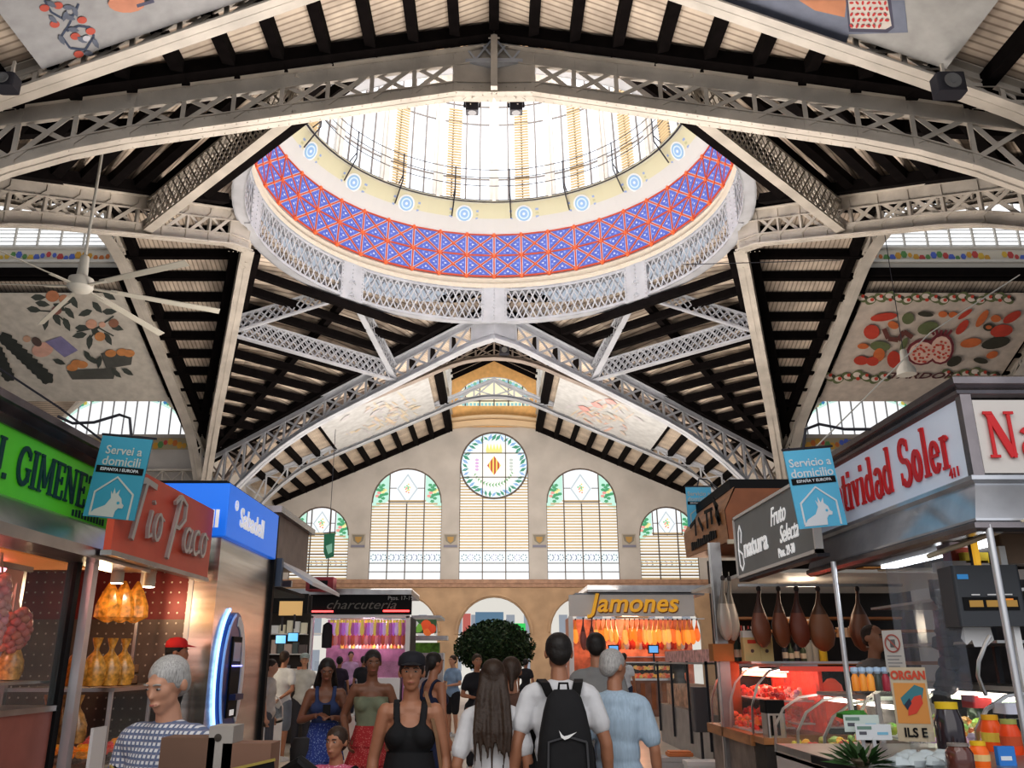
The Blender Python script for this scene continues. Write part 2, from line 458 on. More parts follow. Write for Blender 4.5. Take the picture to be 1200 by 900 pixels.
# ------------------------------------------------------------------ girders
def girder(name, label, cat, A, B, top, bot, n, mtl, group=None, ch=.26, fw=.36, bfw=.42, web=.10, solid=.0, post=True, t0=0., t1=1., xbr=True, parts=True, steps=14, riv=False):
    """plan points A,B; top(t), bot(t) heights above eye"""
    root = empty(name, (0,0,0), 0, label, cat, group)
    A, B = V((*A,0)), V((*B,0)); L = (B-A).length; d = (B-A).normalized(); side = d.cross(V((0,0,1)))
    def pt(t, h): p = lerp(A, B, t); return V((p.x, p.y, h+E))
    ts = [lerp(t0, t1, i/steps) for i in range(steps+1)]
    m = MB()
    m.strip([pt(t, top(t)-ch/2) for t in ts], .03, ch)
    m.strip([pt(t, top(t)-.015) for t in ts], fw, .03)
    m.strip([pt(t, top(t)-ch) for t in ts], .12, .03)
    m.build('top_chord', mtl, root)
    m = MB()
    m.strip([pt(t, bot(t)+ch/2) for t in ts], .03, ch)
    m.strip([pt(t, bot(t)+.02) for t in ts], bfw, .04)
    m.strip([pt(t, bot(t)+ch) for t in ts], .12, .03)
    m.build('bottom_chord', mtl, root)
    if solid > 0:
        k = solid/L
        for (u0, u1) in ((t0, t0+k),):
            m = MB(); a, b, c_, d_ = pt(u0,bot(u0)+.02), pt(u1,bot(u1)+.02), pt(u1,top(u1)-.02), pt(u0,top(u0)-.02)
            o = side*.012
            m.add([a-o,b-o,c_-o,d_-o,a+o,b+o,c_+o,d_+o], [(0,1,2,3),(7,6,5,4),(1,2,6,5)])
            m.build('gusset_plate', mtl, root)
        t0 = t0+k
    if riv:
        m = MB()
        for i in range(int(L/.22)):
            t = (i+.5)/int(L/.22)
            for s_ in (-1,1):
                for hh in (top(t)-.05, top(t)-ch+.05, bot(t)+.07, bot(t)+ch-.05): m.ball(pt(t,hh)+side*s_*.018, .020, n=5, m=2)
                m.ball(pt(t,bot(t)-.002)+side*s_*bfw*.36, .022, n=5, m=2)
        m.build('rivets', mtl, root)['kind'] = 'stuff'
    for i in range(n+1):
        t = lerp(t0, t1, i/n)
        if post: MB().bar(pt(t, bot(t)+.1), pt(t, top(t)-.1), .09, web*.8, up=side).build('post', mtl, root)
        if i < n:
            u = lerp(t0, t1, (i+1)/n)
            o = side*.03
            MB().bar(pt(t, bot(t)+ch*.7)+o, pt(u, top(u)-ch*.7)+o, web, .025, up=side).build('diagonal_brace', mtl, root)
            if xbr: MB().bar(pt(t, top(t)-ch*.7)-o, pt(u, bot(u)+ch*.7)-o, web, .025, up=side).build('diagonal_brace', mtl, root)
    return root
def rivets(mb, pts, r=.018):
    for p in pts: mb.ball(p, r, n=6, m=3)

def skew_top(t): return 14.62-5.6*t
def skew_bot(t):
    base = 13.32 - 5.5*t
    if t > .55: base -= 2.4*((t-.55)/.45)**2.2     # haunch onto the column
    if t < .06: base -= .18
    return base
mids = {'far':(0,YC+RR+.1), 'left':(-RR-.1,YC), 'near':(0,YC-RR-.1), 'right':(RR+.1,YC)}
cols = {'fl':(-CX,YC+CY), 'fr':(CX,YC+CY), 'nl':(-CX,YC-CY), 'nr':(CX,YC-CY)}
for (m_, c_, mt, lb) in (('near','nl',M_iron,'broad riveted cream girder crossing below the near rim of the dome, left half'),
                     ('near','nr',M_iron,'broad riveted cream girder crossing below the near rim of the dome, right half'),
                     ('left','nl',M_iron,'cream lattice girder running to the photo edge from the left of the dome ring'),
                     ('right','nr',M_iron,'cream lattice girder running to the photo edge from the right of the dome ring'),
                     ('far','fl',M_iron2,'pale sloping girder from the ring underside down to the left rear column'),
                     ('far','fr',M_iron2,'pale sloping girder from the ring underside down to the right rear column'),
                     ('left','fl',M_iron,'long cream rib from the left rim of the dome ring down to the rear column'),
                     ('right','fr',M_iron,'long cream rib from the right rim of the dome ring down to the rear column')):
    girder('crossing_girder', lb, 'girder', mids[m_], cols[c_], skew_top, skew_bot, 13, mt, 'girders from the dome ring to the columns', ch=.40 if mt is M_iron else .30, solid=1.0, riv=mt is M_iron)

# fine lattice struts between girders and ring corners
def lattice_strut(label, p, q, depth, mtl, group, cell=.32):
    root = empty('lattice_strut', (0,0,0), 0, label, 'lattice strut', group)
    p, q = V(p), V(q); d = (q-p); L = d.length; dn = d.normalized(); side = dn.cross(V((0,0,1))).normalized(); up = V((0,0,1))
    for nm, off in (('top_flange', depth/2), ('bottom_flange', -depth/2)):
        MB().bar(p+up*off, q+up*off, .26, .07).build(nm, mtl, root)
    for sgn in (-1, 1):
        m = MB(); n = max(4, int(L/cell)); k = depth/(L/n)
        for i in range(n+2):
            x0 = (i-1)*L/n
            for dirn in (1, -1):
                a = x0 if dirn > 0 else x0+depth*.9; b = x0+depth*.9 if dirn > 0 else x0
                if min(a,b) < 0 or max(a,b) > L: continue
                m.bar(p+dn*a-up*depth/2+side*sgn*.10, p+dn*b+up*depth/2+side*sgn*.10, .05, .015, up=side)
        m.build('lattice_web', mtl, root)
    return root
def on(m_, c_, t, dz=0):
    A, B = mids[m_], cols[c_]
    return V((lerp(A[0],B[0],t), lerp(A[1],B[1],t), (skew_top(t)+skew_bot(t))/2+E+dz))
def ringpt(a, r=RR, h=14.4):
    a = math.radians(a); return V((r*math.sin(a), YC+r*math.cos(a), h+E))
for c_, s_, ang, lr, mf, side_ in (('fl',-1,-45,'left','far','rear left'),('fr',1,45,'right','far','rear right'),('nl',-1,-135,'left','near','near left'),('nr',1,135,'right','near','near right')):
    a = on(lr, c_, .33); b = on(mf, c_, .33); r = ringpt(ang)
    mt = M_iron2 if mf == 'far' else M_iron
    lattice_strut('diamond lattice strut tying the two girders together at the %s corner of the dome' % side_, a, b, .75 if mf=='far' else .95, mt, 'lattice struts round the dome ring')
    lattice_strut('diamond lattice strut from the side rib up to the ring at the %s corner' % side_, a, r, .6, mt, 'lattice struts round the dome ring')
    lattice_strut('diamond lattice strut from the main girder up to the ring at the %s corner' % side_, b, r, .6, mt, 'lattice struts round the dome ring')

# transverse trusses of the four arms
def tv_top(t): return 14.95 - .44*13.3*abs(2*t-1)
def tv_bot(t):
    x = abs(2*t-1)*13.3
    if x < 3: return 13.8 - .09*x*x
    return 12.99 - .44*(x-3) - (0 if x < 9.7 else .16*(x-9.7)**1.9)
def tv(label, A, B, mtl, n=30, grp='roof trusses across the arms'):
    return girder('roof_truss', label, 'truss', A, B, tv_top, tv_bot, n, mtl, grp, ch=.2, web=.075, fw=.34, bfw=.42, steps=40)
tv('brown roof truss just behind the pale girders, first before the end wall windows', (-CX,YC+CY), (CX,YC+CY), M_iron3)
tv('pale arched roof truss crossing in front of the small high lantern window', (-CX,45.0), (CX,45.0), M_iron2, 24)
tv('cream truss with shallow arch crossing the top corners of the photo, nearest of all', (-CX,YC-12.15), (CX,YC-12.15), M_iron)
tv('cream arched truss across the left arm beside the dome', (-CX,YC-CY), (-CX,YC+CY), M_iron)
tv('cream arched truss across the right arm beside the dome', (CX,YC-CY), (CX,YC+CY), M_iron)
tv('cream truss deeper in the left arm, behind the fruit painting', (-21.4,YC-CY), (-21.4,YC+CY), M_iron)
tv('cream truss deeper in the right arm, behind the pomegranate painting', (21.4,YC-CY), (21.4,YC+CY), M_iron)
# ridge girder stubs and hanging post at the near apex
kp = empty('king_post', (0, YC-RR-.5, 14.0+E), 0, 'slim cream king post with gusset head over the near dome girder', 'post')
MB().bar((0,0,-.9),(0,0,1.0),.16,.16).build('shaft', M_iron, kp)
MB().add([(-.55,0,1.0),(.55,0,1.0),(.12,0,.55),(-.12,0,.55),(-.55,.04,1.0),(.55,.04,1.0),(.12,.04,.55),(-.12,.04,.55)],[(0,3,2,1),(4,5,6,7),(0,1,5,4),(1,2,6,5),(2,3,7,6),(3,0,4,7)]).build('gusset_plate', M_iron, kp)

# columns
for k, (x, y) in cols.items():
    nm = {'fl':'tall cream lattice column at the left rear of the crossing','fr':'tall cream lattice column at the right rear of the crossing',
          'nl':'tall cream column at the near left of the crossing','nr':'tall cream column at the near right of the crossing'}[k]
    c = empty('iron_column', (x, y, 0), 0, nm, 'column', 'columns under the crossing')
    m = MB()
    for dx in (-.22,.22):
        for dy in (-.22,.22): m.box(dx-.05,dx+.05,dy-.05,dy+.05,.6,10.3)
    m.build('shaft', M_iron, c)
    m = MB()
    for i in range(15):
        z = .7+i*.62
        for s_ in (-.22,.22):
            m.bar((s_,-.22,z),(s_,.22,z+.6),.05,.015,up=(1,0,0)); m.bar((-.22,s_,z),(.22,s_,z+.6),.05,.015,up=(0,1,0))
            m.bar((s_,.22,z),(s_,-.22,z+.6),.05,.015,up=(1,0,0)); m.bar((.22,s_,z),(-.22,s_,z+.6),.05,.015,up=(0,1,0))
    m.build('lattice_web', M_iron, c)
    MB().box(-.4,.4,-.4,.4,0,.6).build('base', M_iron, c)
    MB().box(-.38,.38,-.38,.38,8.9,9.05).build('capital', M_iron, c)

# ------------------------------------------------------------------ dome
dome = empty('dome_ring', (0,YC,0), 0, 'great round ring of white diamond lattice iron under the dome', 'ring girder')
def circ(r, h, n=96): return [V((r*math.sin(2*PI*i/n), r*math.cos(2*PI*i/n), h+E)) for i in range(n+1)]
def annulus(mb, r0, h0, r1, h1, n=96, col=None):
    a, b = circ(r0,h0,n), circ(r1,h1,n)
    for i in range(n): mb.quad(a[i], a[i+1], b[i+1], b[i], col)
h0, h1 = 13.95, 15.5
m = MB()
for r_ in (RR, RR+.35):
    m.strip(circ(r_, h0+.06), .05, .12); m.strip(circ(r_, h1-.06), .05, .12)
annulus(m, RR-.03, h0, RR+.38, h0); annulus(m, RR-.03, h1, RR+.38, h1)
m.build('ring_flange', M_iron2, dome)
m = MB(); n = 168
for r_ in (RR,):
    for i in range(n):
        for dr in (2, -2):
            a = 2*PI*i/n; b = 2*PI*(i+dr*1.0)/n
            m.bar((r_*math.sin(a), r_*math.cos(a), h0+.1+E), (r_*math.sin(b), r_*math.cos(b), h1-.1+E), .055, .018, up=(math.sin((a+b)/2), math.cos((a+b)/2), 0))
m.build('lattice_web', M_iron2, dome)
m = MB(); n2 = 120
for i in range(n2):
    for dr in (2,-2):
        a = 2*PI*i/n2; b = 2*PI*(i+dr)/n2; r_ = RR+.35
        m.bar((r_*math.sin(a), r_*math.cos(a), h0+.1+E), (r_*math.sin(b), r_*math.cos(b), h1-.1+E), .05, .018, up=(math.sin((a+b)/2), math.cos((a+b)/2), 0))
m.build('lattice_web', M_iron2, dome)
for k in range(8):
    a = k*PI/4; mm = MB(); d = V((math.sin(a), math.cos(a), 0)); s_ = V((math.cos(a), -math.sin(a), 0))
    p0 = d*(RR-.06); w = .55
    if True:
        mm.add([p0-s_*w+V((0,0,h0-.05+E)), p0+s_*w+V((0,0,h0-.05+E)), p0+s_*w+V((0,0,h1+.05+E)), p0-s_*w+V((0,0,h1+.05+E)),
                p0+d*.2-s_*w+V((0,0,h0-.05+E)), p0+d*.2+s_*w+V((0,0,h0-.05+E)), p0+d*.2+s_*w+V((0,0,h1+.05+E)), p0+d*.2-s_*w+V((0,0,h1+.05+E))],
               [(0,3,2,1),(4,5,6,7),(0,1,5,4),(1,2,6,5),(2,3,7,6),(3,0,4,7)])
        for zz in range(9):
            for xx in (-.48,.48,0): mm.ball(p0-d*.01+s_*xx+V((0,0,h0+.1+zz*.17+E)), .03, n=5, m=3)
    mm.build('splice_plate', M_iron2, dome)

drum = empty('dome_drum', (0,YC,0), 0, 'dome drum with red and blue tile band and medallion frieze', 'dome')
m = MB(); annulus(m, RR-.05, 15.5, RR-.12, 15.62); annulus(m, RR-.12, 15.62, RR+.02, 15.75); annulus(m, RR+.02, 15.75, RR-.08, 15.9); annulus(m, RR-.08, 15.9, RR-.0, 16.05)
m.build('moulding', mat('cream_moulding', (.62,.56,.47), .5, vary=.05), drum, smooth=True)
# tile band, individual coloured facets
m = MB(); NT = 42
RED = (.50,.065,.03); WHT = (.66,.68,.74); BLU = (.085,.13,.50); BL2 = (.28,.38,.78)
def bandp(u, v):
    r = lerp(8.14, 8.02, v/2); h = lerp(16.05, 18.0, v/2); i0 = math.floor(u)
    a, b = 2*PI*i0/NT, 2*PI*(i0+1)/NT
    return lerp(V((r*math.sin(a), r*math.cos(a), h+E)), V((r*math.sin(b), r*math.cos(b), h+E)), u-i0)
def bp2(pts, col, lift=0):
    out = []
    for u, v in pts:
        p = bandp(u, v); a = math.atan2(p.x, p.y); p.x -= math.sin(a)*lift; p.y -= math.cos(a)*lift; out.append(p)
    m.poly(out, col)
for i in range(NT):
    for j in range(2):
        bp2([(i,j),(i+1,j),(i+1,j+1),(i,j+1)], WHT)
        for q in range(4):
            def rot(x, y):
                for _ in range(q): x, y = 1-y, x
                return (i+x, j+y)
            bp2([rot(.13,.05),rot(.87,.05),rot(.5,.42)], BLU, .012)
            bp2([rot(.34,.10),rot(.44,.10),rot(.39,.2)], BL2, .018)
            bp2([rot(.56,.10),rot(.66,.10),rot(.61,.2)], BL2, .018)
            bp2([rot(.45,.18),rot(.55,.18),rot(.5,.28)], WHT, .024)
m.build('tile_band', M_vc, drum)
m = MB(RED)
for i in range(NT):
    m.bar(bandp(i,0)*1, bandp(i,2), .06, .05, up=(math.sin(2*PI*i/NT), math.cos(2*PI*i/NT), 0))
    for j in range(2):
        up = (math.sin(2*PI*(i+.5)/NT), math.cos(2*PI*(i+.5)/NT), 0)
        m.bar(bandp(i,j), bandp(i+1,j+1), .055, .05, up=up); m.bar(bandp(i,j+1), bandp(i+1,j), .055, .05, up=up)
    for j in (0,1,2):
        m.bar(bandp(i,j), bandp(i+1,j), .05, .06); 
        m.ball(bandp(i,j), .10, n=6, m=4, col=(.75,.16,.05))
    for j in (.5,1.5): m.ball(bandp(i+.5,j), .07, n=6, m=4, col=(.75,.16,.05))
m.build('tile_ribs', M_vc, drum)
m = MB((.62,.61,.50))
annulus(m, 8.02, 18.0, 7.92, 18.12, col=(.60,.60,.60)); annulus(m, 7.92, 18.12, 7.66, 18.62, col=(.60,.60,.58)); annulus(m, 7.66, 18.62, 7.31, 19.15, col=(.62,.60,.42)); annulus(m, 7.31,19.15,7.1,19.2,col=(.5,.5,.4))
m.build('frieze', M_vc, drum, smooth=True)
def frp(a, v):   # frieze surface
    r = lerp(7.74, 7.33, v); h = lerp(18.5, 19.12, v); return V((math.sin(a)*r, math.cos(a)*r, h+E))
NW = 18
for k in range(NW):
    a = 2*PI*(k+.5)/NW
    m = MB(); c = frp(a, .42); t = V((math.cos(a), -math.sin(a), 0)); w = (frp(a,1)-frp(a,0)).normalized(); nn = t.cross(w).normalized()
    if nn.dot(V((math.sin(a), math.cos(a), 0))) > 0: nn = -nn
    for r_, cc, l_ in ((.38,(.78,.80,.80),.02),(.31,(.30,.50,.72),.03),(.23,(.62,.76,.86),.035),(.17,(.30,.48,.75),.04),(.06,(.7,.8,.9),.045)):
        m.poly([c+nn*l_+(t*math.cos(2*PI*i/20)+w*math.sin(2*PI*i/20))*r_ for i in range(20)], cc)
    for s_ in (-1,1):
        for dv in (-.16,.0,.16):
            a_ = c + t*s_*.52 + w*dv + nn*.02
            m.bar(a_, a_+t*s_*.50, .085, .01, up=nn, col=(.28,.38,.62) if dv else (.50,.50,.30))
    m.build('medallion', M_vc, drum)
# windows of the drum
hb, ht = 19.2, 24.4
m = MB()
for k in range(NW*4):
    a0, a1 = 2*PI*k/(NW*4), 2*PI*(k+1)/(NW*4)
    r0, r1 = 7.32, 6.9
    m.quad((r0*math.sin(a0),r0*math.cos(a0),hb+E),(r0*math.sin(a1),r0*math.cos(a1),hb+E),(r1*math.sin(a1),r1*math.cos(a1),ht+.9+E),(r1*math.sin(a0),r1*math.cos(a0),ht+.9+E))
m.build('dome_glazing', M_glow2, drum)
M_dbar = mat('drum_bars', (.22,.20,.19), .6)
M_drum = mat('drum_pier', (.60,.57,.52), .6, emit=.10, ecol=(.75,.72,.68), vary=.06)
def dr(a, h, off=0):
    r = lerp(7.32, 6.9, (h-hb)/(ht+.9-hb)) - off
    return V((r*math.sin(a), r*math.cos(a), h+E))
for k in range(NW):
    a = 2*PI*k/NW
    m = MB(); m.bar(dr(a,hb,.05), dr(a,ht+1.2,.05), .42, .22, up=(math.sin(a),math.cos(a),0)); m.bar(dr(a,hb,.12), dr(a,ht+1.2,.12), .16, .22, up=(math.sin(a),math.cos(a),0))
    m.build('pier', M_drum, drum)
    am = a + PI/NW; half = PI/NW
    # spandrel over the round head
    m = MB(); N = 10
    for i in range(N):
        def hd(q):
            x = -1+2*q; return ht + .55*math.sqrt(max(0, 1-x*x))-.25
        q0, q1 = i/N, (i+1)/N
        aa0, aa1 = am-half+2*half*q0, am-half+2*half*q1
        m.quad(dr(aa0,hd(q0),.06), dr(aa1,hd(q1),.06), dr(aa1,ht+1.2,.06), dr(aa0,ht+1.2,.06))
    m.build('window_arch', M_drum, drum)
    m = MB()
    for q in (.25,.5,.75):
        aa = am-half+2*half*q; m.bar(dr(aa,hb,.05), dr(aa,ht+.3,.05), .06, .06)
    for h_ in (20.3, 23.0, 23.9):
        for i in range(4):
            m.bar(dr(am-half+2*half*i/4,h_,.05), dr(am-half+2*half*(i+1)/4,h_,.05), .05, .06)
    m.build('glazing_bars', M_dbar, drum)
    if k in (0, 1, 2, 3, 17, 16, 14):     # louvred lights
        m = MB(); q0 = {0:.5,17:.28,1:.5,2:.5,3:.4,16:.28,14:.3}[k]
        aa0, aa1 = am-half+2*half*q0-.045, am-half+2*half*q0+.045
        for i in range(34):
            h_ = hb+.1+i*.13
            m.bar(dr(aa0,h_,.1), dr(aa1,h_,.1), .11, .03)
        m.build('louvre', M_blind, drum)
# cap of the dome above the drum
m = MB(); prof = [(6.9,ht+1.2)]
for i in range(1,9):
    t = i/8*PI/2; prof.append((6.9*math.cos(t), ht+1.2+4.3*math.sin(t)))
for (ra,ha),(rb,hb2) in zip(prof, prof[1:]): annulus(m, ra, ha, max(rb,.01), hb2, 72)
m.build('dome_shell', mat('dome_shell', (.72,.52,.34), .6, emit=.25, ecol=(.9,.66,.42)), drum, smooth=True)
# handrail inside the drum
rail = empty('gallery_rail', (0,YC,0), 0, 'thin dark maintenance rail circling inside the dome drum', 'rail')
M_dark = mat('dark_iron', (.03,.03,.04), .5)
for h_, r_ in ((19.75,7.0),(20.15,7.0),(20.55,7.0)):
    m = MB(); m.tube(circ(r_-.2, h_, 72), .018, 5, caps=False); m.build('rail_wire', M_dark, rail)
MB().strip(circ(7.2,19.22,72), .10, .10).build('kerb', M_dark, rail)
for k in range(NW):
    a = 2*PI*(k+.0)/NW + .1
    d = V((math.sin(a), math.cos(a), 0)); t = V((math.cos(a), -math.sin(a), 0))
    m = MB(); m.tube([d*7.5+V((0,0,18.55+E)), d*6.85+V((0,0,19.35+E)), d*6.8+V((0,0,20.6+E))], .03, 5)
    m.tube([d*7.3+V((0,0,19.3+E)), d*6.85+V((0,0,19.6+E))], .025, 5)
    m.build('stanchion', M_dark, rail)
for sx in (-.55,.55):
    fl_ = empty('floodlight', (sx*1.0, YC-RR+.1+.3, 13.25+E), 0, 'small black floodlight at the dome rim, %s of the king post' % ('left' if sx<0 else 'right'), 'floodlight', 'floodlights on the near dome girder')
    m = MB(); m.rbox(-.16,.16,-.12,.12,-.2,.12,.03); m.build('housing', M_dark, fl_)
    MB().lathe([(.001,-.21),(.11,-.21),(.13,-.19)], 12).build('lens', mat('dark_lens',(.1,.1,.12),.1), fl_)
    m = MB(); m.bar((-.19,0,.2),(-.19,0,-.05),.02,.05); m.bar((.19,0,.2),(.19,0,-.05),.02,.05); m.bar((-.19,0,.2),(.19,0,.2),.05,.02); m.build('bracket', M_dark, fl_)

# ------------------------------------------------------------------ monitors (raised strips) on the arms
M_mframe = mat('white_frame', (.62,.60,.56), .5, vary=.05)
def fruit_frieze(mb, fn, L, z0, z1, seed=1, bg=(.62,.58,.5)):
    """colourful garland frieze; fn(s,z,lift)->point"""
    rnd = random.Random(seed)
    mb.quad(fn(0,z0,0), fn(L,z0,0), fn(L,z1,0), fn(0,z1,0), bg)
    cols_ = [(.55,.18,.05),(.60,.34,.06),(.10,.16,.55),(.12,.28,.10),(.65,.45,.08),(.50,.08,.08)]
    n = int(L/.22); zc = (z0+z1)/2; hh = (z1-z0)/2
    for i in range(n):
        ph = i*.22
        if (i % 22) in (0,1): continue
        c = cols_[int(ph/1.1) % 6] if rnd.random() < .6 else rnd.choice(cols_)
        cz = zc + hh*.35*math.sin(i*1.1); r = hh*rnd.uniform(.45,.75)
        mb.poly([fn(ph+.1+r*.8*math.cos(k*PI/3), cz+r*math.sin(k*PI/3), .01+.001*(i%5)) for k in range(6)], c)
def monitor(side, a0, a1, name):
    hb_ = roof_h(MON)+.0; ht_ = 17.0
    ax = {0:(0,1,0),1:(-1,0,0),2:(0,-1,0),3:(1,0,0)}[side]
    L = a1-a0
    for sg in (-1,1):
        w = struct(empty('wall_'+name, (0,0,0)))
        w.name = 'wall_%s_lantern' % name
        def fn(s, h, lift=0, sg=sg):
            p = armpt(side, a0+s, sg*(MON-lift)); p.z = h+E; return p
        m = MB(); fruit_frieze(m, fn, L, hb_+.28, hb_+.72, 3+side); 
        m.quad(fn(0,hb_-.3),fn(L,hb_-.3),fn(L,hb_+.28),fn(0,hb_+.28),(.58,.55,.50)); m.quad(fn(0,hb_+.72),fn(L,hb_+.72),fn(L,hb_+.85),fn(0,hb_+.85),(.6,.58,.53))
        m.build('tile_frieze', M_vc, w)
        m = MB(); m.quad(fn(0,hb_+.85,-.05),fn(L,hb_+.85,-.05),fn(L,ht_,-.05),fn(0,ht_,-.05)); m.build('glazing', M_glass_day, w)
        m = MB(); n = int(L/.85)
        for i in range(n+1):
            m.bar(fn(L*i/n,hb_+.8,.02), fn(L*i/n,ht_,.02), .09, .06)
        m.bar(fn(0,hb_+.28,.05), fn(L,hb_+.28,.05), .12, .1); m.bar(fn(0,hb_+.82,.05), fn(L,hb_+.82,.05), .16, .08); m.bar(fn(0,ht_,.05), fn(L,ht_,.05), .12, .12)
        m.build('glazing_bars', M_mframe, w)
        m = MB()
        for i in range(9):
            hh = hb_+.95+i*.16; m.bar(fn(0,hh,.0), fn(L,hh,.0), .10, .02)
        m.build('louvre', mat('white_louvre', (.75,.75,.75), .5), w)
    # roof of the monitor
    polys = []; beams = []
    for sg in (-1,1):
        a = armpt(side, a0, 0); b = armpt(side, a1, 0); c = armpt(side, a1, sg*(MON+.3)); d = armpt(side, a0, sg*(MON+.3))
        a.z = b.z = 18.4+E; c.z = d.z = 16.95+E
        polys.append(([a,b,c,d], ax))
        for i in range(int(L/1.1)+1):
            s = i*1.1
            p = armpt(side, a0+s, 0); q = armpt(side, a0+s, sg*(MON+.1)); p.z = 18.25+E; q.z = 16.9+E
            beams.append((p, q, .12))
    ceiling('ceiling', polys, beams)
    return hb_, ht_
monitor(0, CY+.2, WALL_Y-YC-.0, 'far')
monitor(1, 13.6, 36, 'left')
monitor(3, 13.6, 36, 'right')
# front closing gable of far monitor
# ------------------------------------------------------------------ end wall
WY = WALL_Y
def HX(px): return (px-579)/1000*(C18*WY+S18*10)
def wallz(py): return P(579, py, WY).z
def win_arch(cx, hw, z0, ztop, n=14):
    zs = ztop-hw
    return [(cx-hw,z0),(cx+hw,z0)] + arc_pts(cx, zs, hw, 0, 180, n)
wins = [(0,2.07,6.1,None),( -5.26,2.12,6.1,12.8),(5.26,2.12,6.1,12.8),(-10.35,1.72,5.9,10.45),(10.35,1.72,5.9,10.45)]
ZC = 5.95
outer = [(-13.4,ZC),(13.4,ZC),(13.4,roof_h(13.4)+E)]
outer += [(MON+.15, roof_h(MON)+E-.05)] + arc_pts(0, 13.2, 2.9, 20, 160, 10)[0:0] + [(-MON-.15, roof_h(MON)+E-.05),(-13.4,roof_h(13.4)+E)]
rz = 13.0; rr_ = 2.08
cen_hole = [(-2.07,6.1),(2.07,6.1),(2.07,rz-.0)] + arc_pts(0, rz, rr_, 0, 180, 24) + [(-2.07,rz)]
cen_hole = [(-2.07,6.1),(2.07,6.1)] + arc_pts(0, rz, rr_, 0, 180, 28)
holes = [cen_hole] + [win_arch(cx,hw,z0,zt) for cx,hw,z0,zt in wins[1:]]
m = MB(); flat_poly(m, outer, holes, lambda a,b: (a,WY,b))
for hset in holes:
    for i in range(len(hset)):
        a, b = hset[i], hset[(i+1)%len(hset)]
        m.quad((a[0],WY,a[1]),(b[0],WY,b[1]),(b[0],WY+.35,b[1]),(a[0],WY+.35,a[1]))
wall = struct(m.build('wall_far', M_plaster))
# lower tan arcade wall
dh = [[(cx-r,.0),(cx+r,.0)]+arc_pts(cx, zt-r, r, 0, 180, 16) for cx,r,zt in ((0,2.07,5.15),(-5.26,2.0,5.2),(5.26,2.0,5.2),(-10.35,1.6,4.9),(10.35,1.6,4.9))]
m = MB(); flat_poly(m, [(-13.4,-.2),(13.4,-.2),(13.4,ZC),(-13.4,ZC)], dh, lambda a,b: (a,WY,b))
for hset in dh:
    for i in range(1,len(hset)):
        a, b = hset[i], hset[(i+1)%len(hset)]
        m.quad((a[0],WY,a[1]),(b[0],WY,b[1]),(b[0],WY+.5,b[1]),(a[0],WY+.5,a[1]))
struct(m.build('wall_far_arcade', M_stone))
m = MB(); m.box(-13.4,13.4,WY-.35,WY,ZC-.05,ZC+.18); m.box(-13.4,13.4,WY-.22,WY,ZC-.25,ZC-.05)
struct(m.build('trim_1', mat('cornice', (.36,.22,.15), .7, vary=.2), None))
for cx,r,zt in ((0,2.07,5.15),(-5.26,2.0,5.2),(5.26,2.0,5.2)):
    m = MB(); m.strip([(x,WY-.05,z) for x,z in arc_pts(cx,zt-r,r+.12,0,180,20)], .12, .22, up=(0,1,0)); struct(m.build('trim_2', M_stone))
# pier brackets and ac-like boxes
# glazing in each opening
def leaf_ring(mb, cx, cz, r, n, y, colr=(.05,.35,.20), s=.16, rnd=random.Random(5)):
    for i in range(n):
        a = 2*PI*i/n
        x, z = cx+r*math.cos(a), cz+r*math.sin(a); q = rnd.uniform(.8,1.2)*s; t = a+rnd.uniform(-.8,.8)
        mb.poly([(x+q*math.cos(t),y,z+q*math.sin(t)),(x+.4*q*math.cos(t+1.57),y,z+.4*q*math.sin(t+1.57)),(x-q*math.cos(t),y,z-q*math.sin(t)),(x-.4*q*math.cos(t+1.57),y,z-.4*q*math.sin(t+1.57))],
                colr if i%3 else (.25,.45,.75))
def louvre_blind(mb, cx, hw, z0, z1, y, ztop_fn=None, pitch=.175):
    z = z0
    while z < z1:
        w = hw
        if ztop_fn: w = min(hw, ztop_fn(z))
        if w > .1: mb.add([(cx-w,y-.03,z),(cx+w,y-.03,z),(cx+w,y+.03,z+pitch*.62),(cx-w,y+.03,z+pitch*.62)],[(0,1,2,3)])
        z += pitch
wn = 0
WHT_ = (.93,.97,1.0)
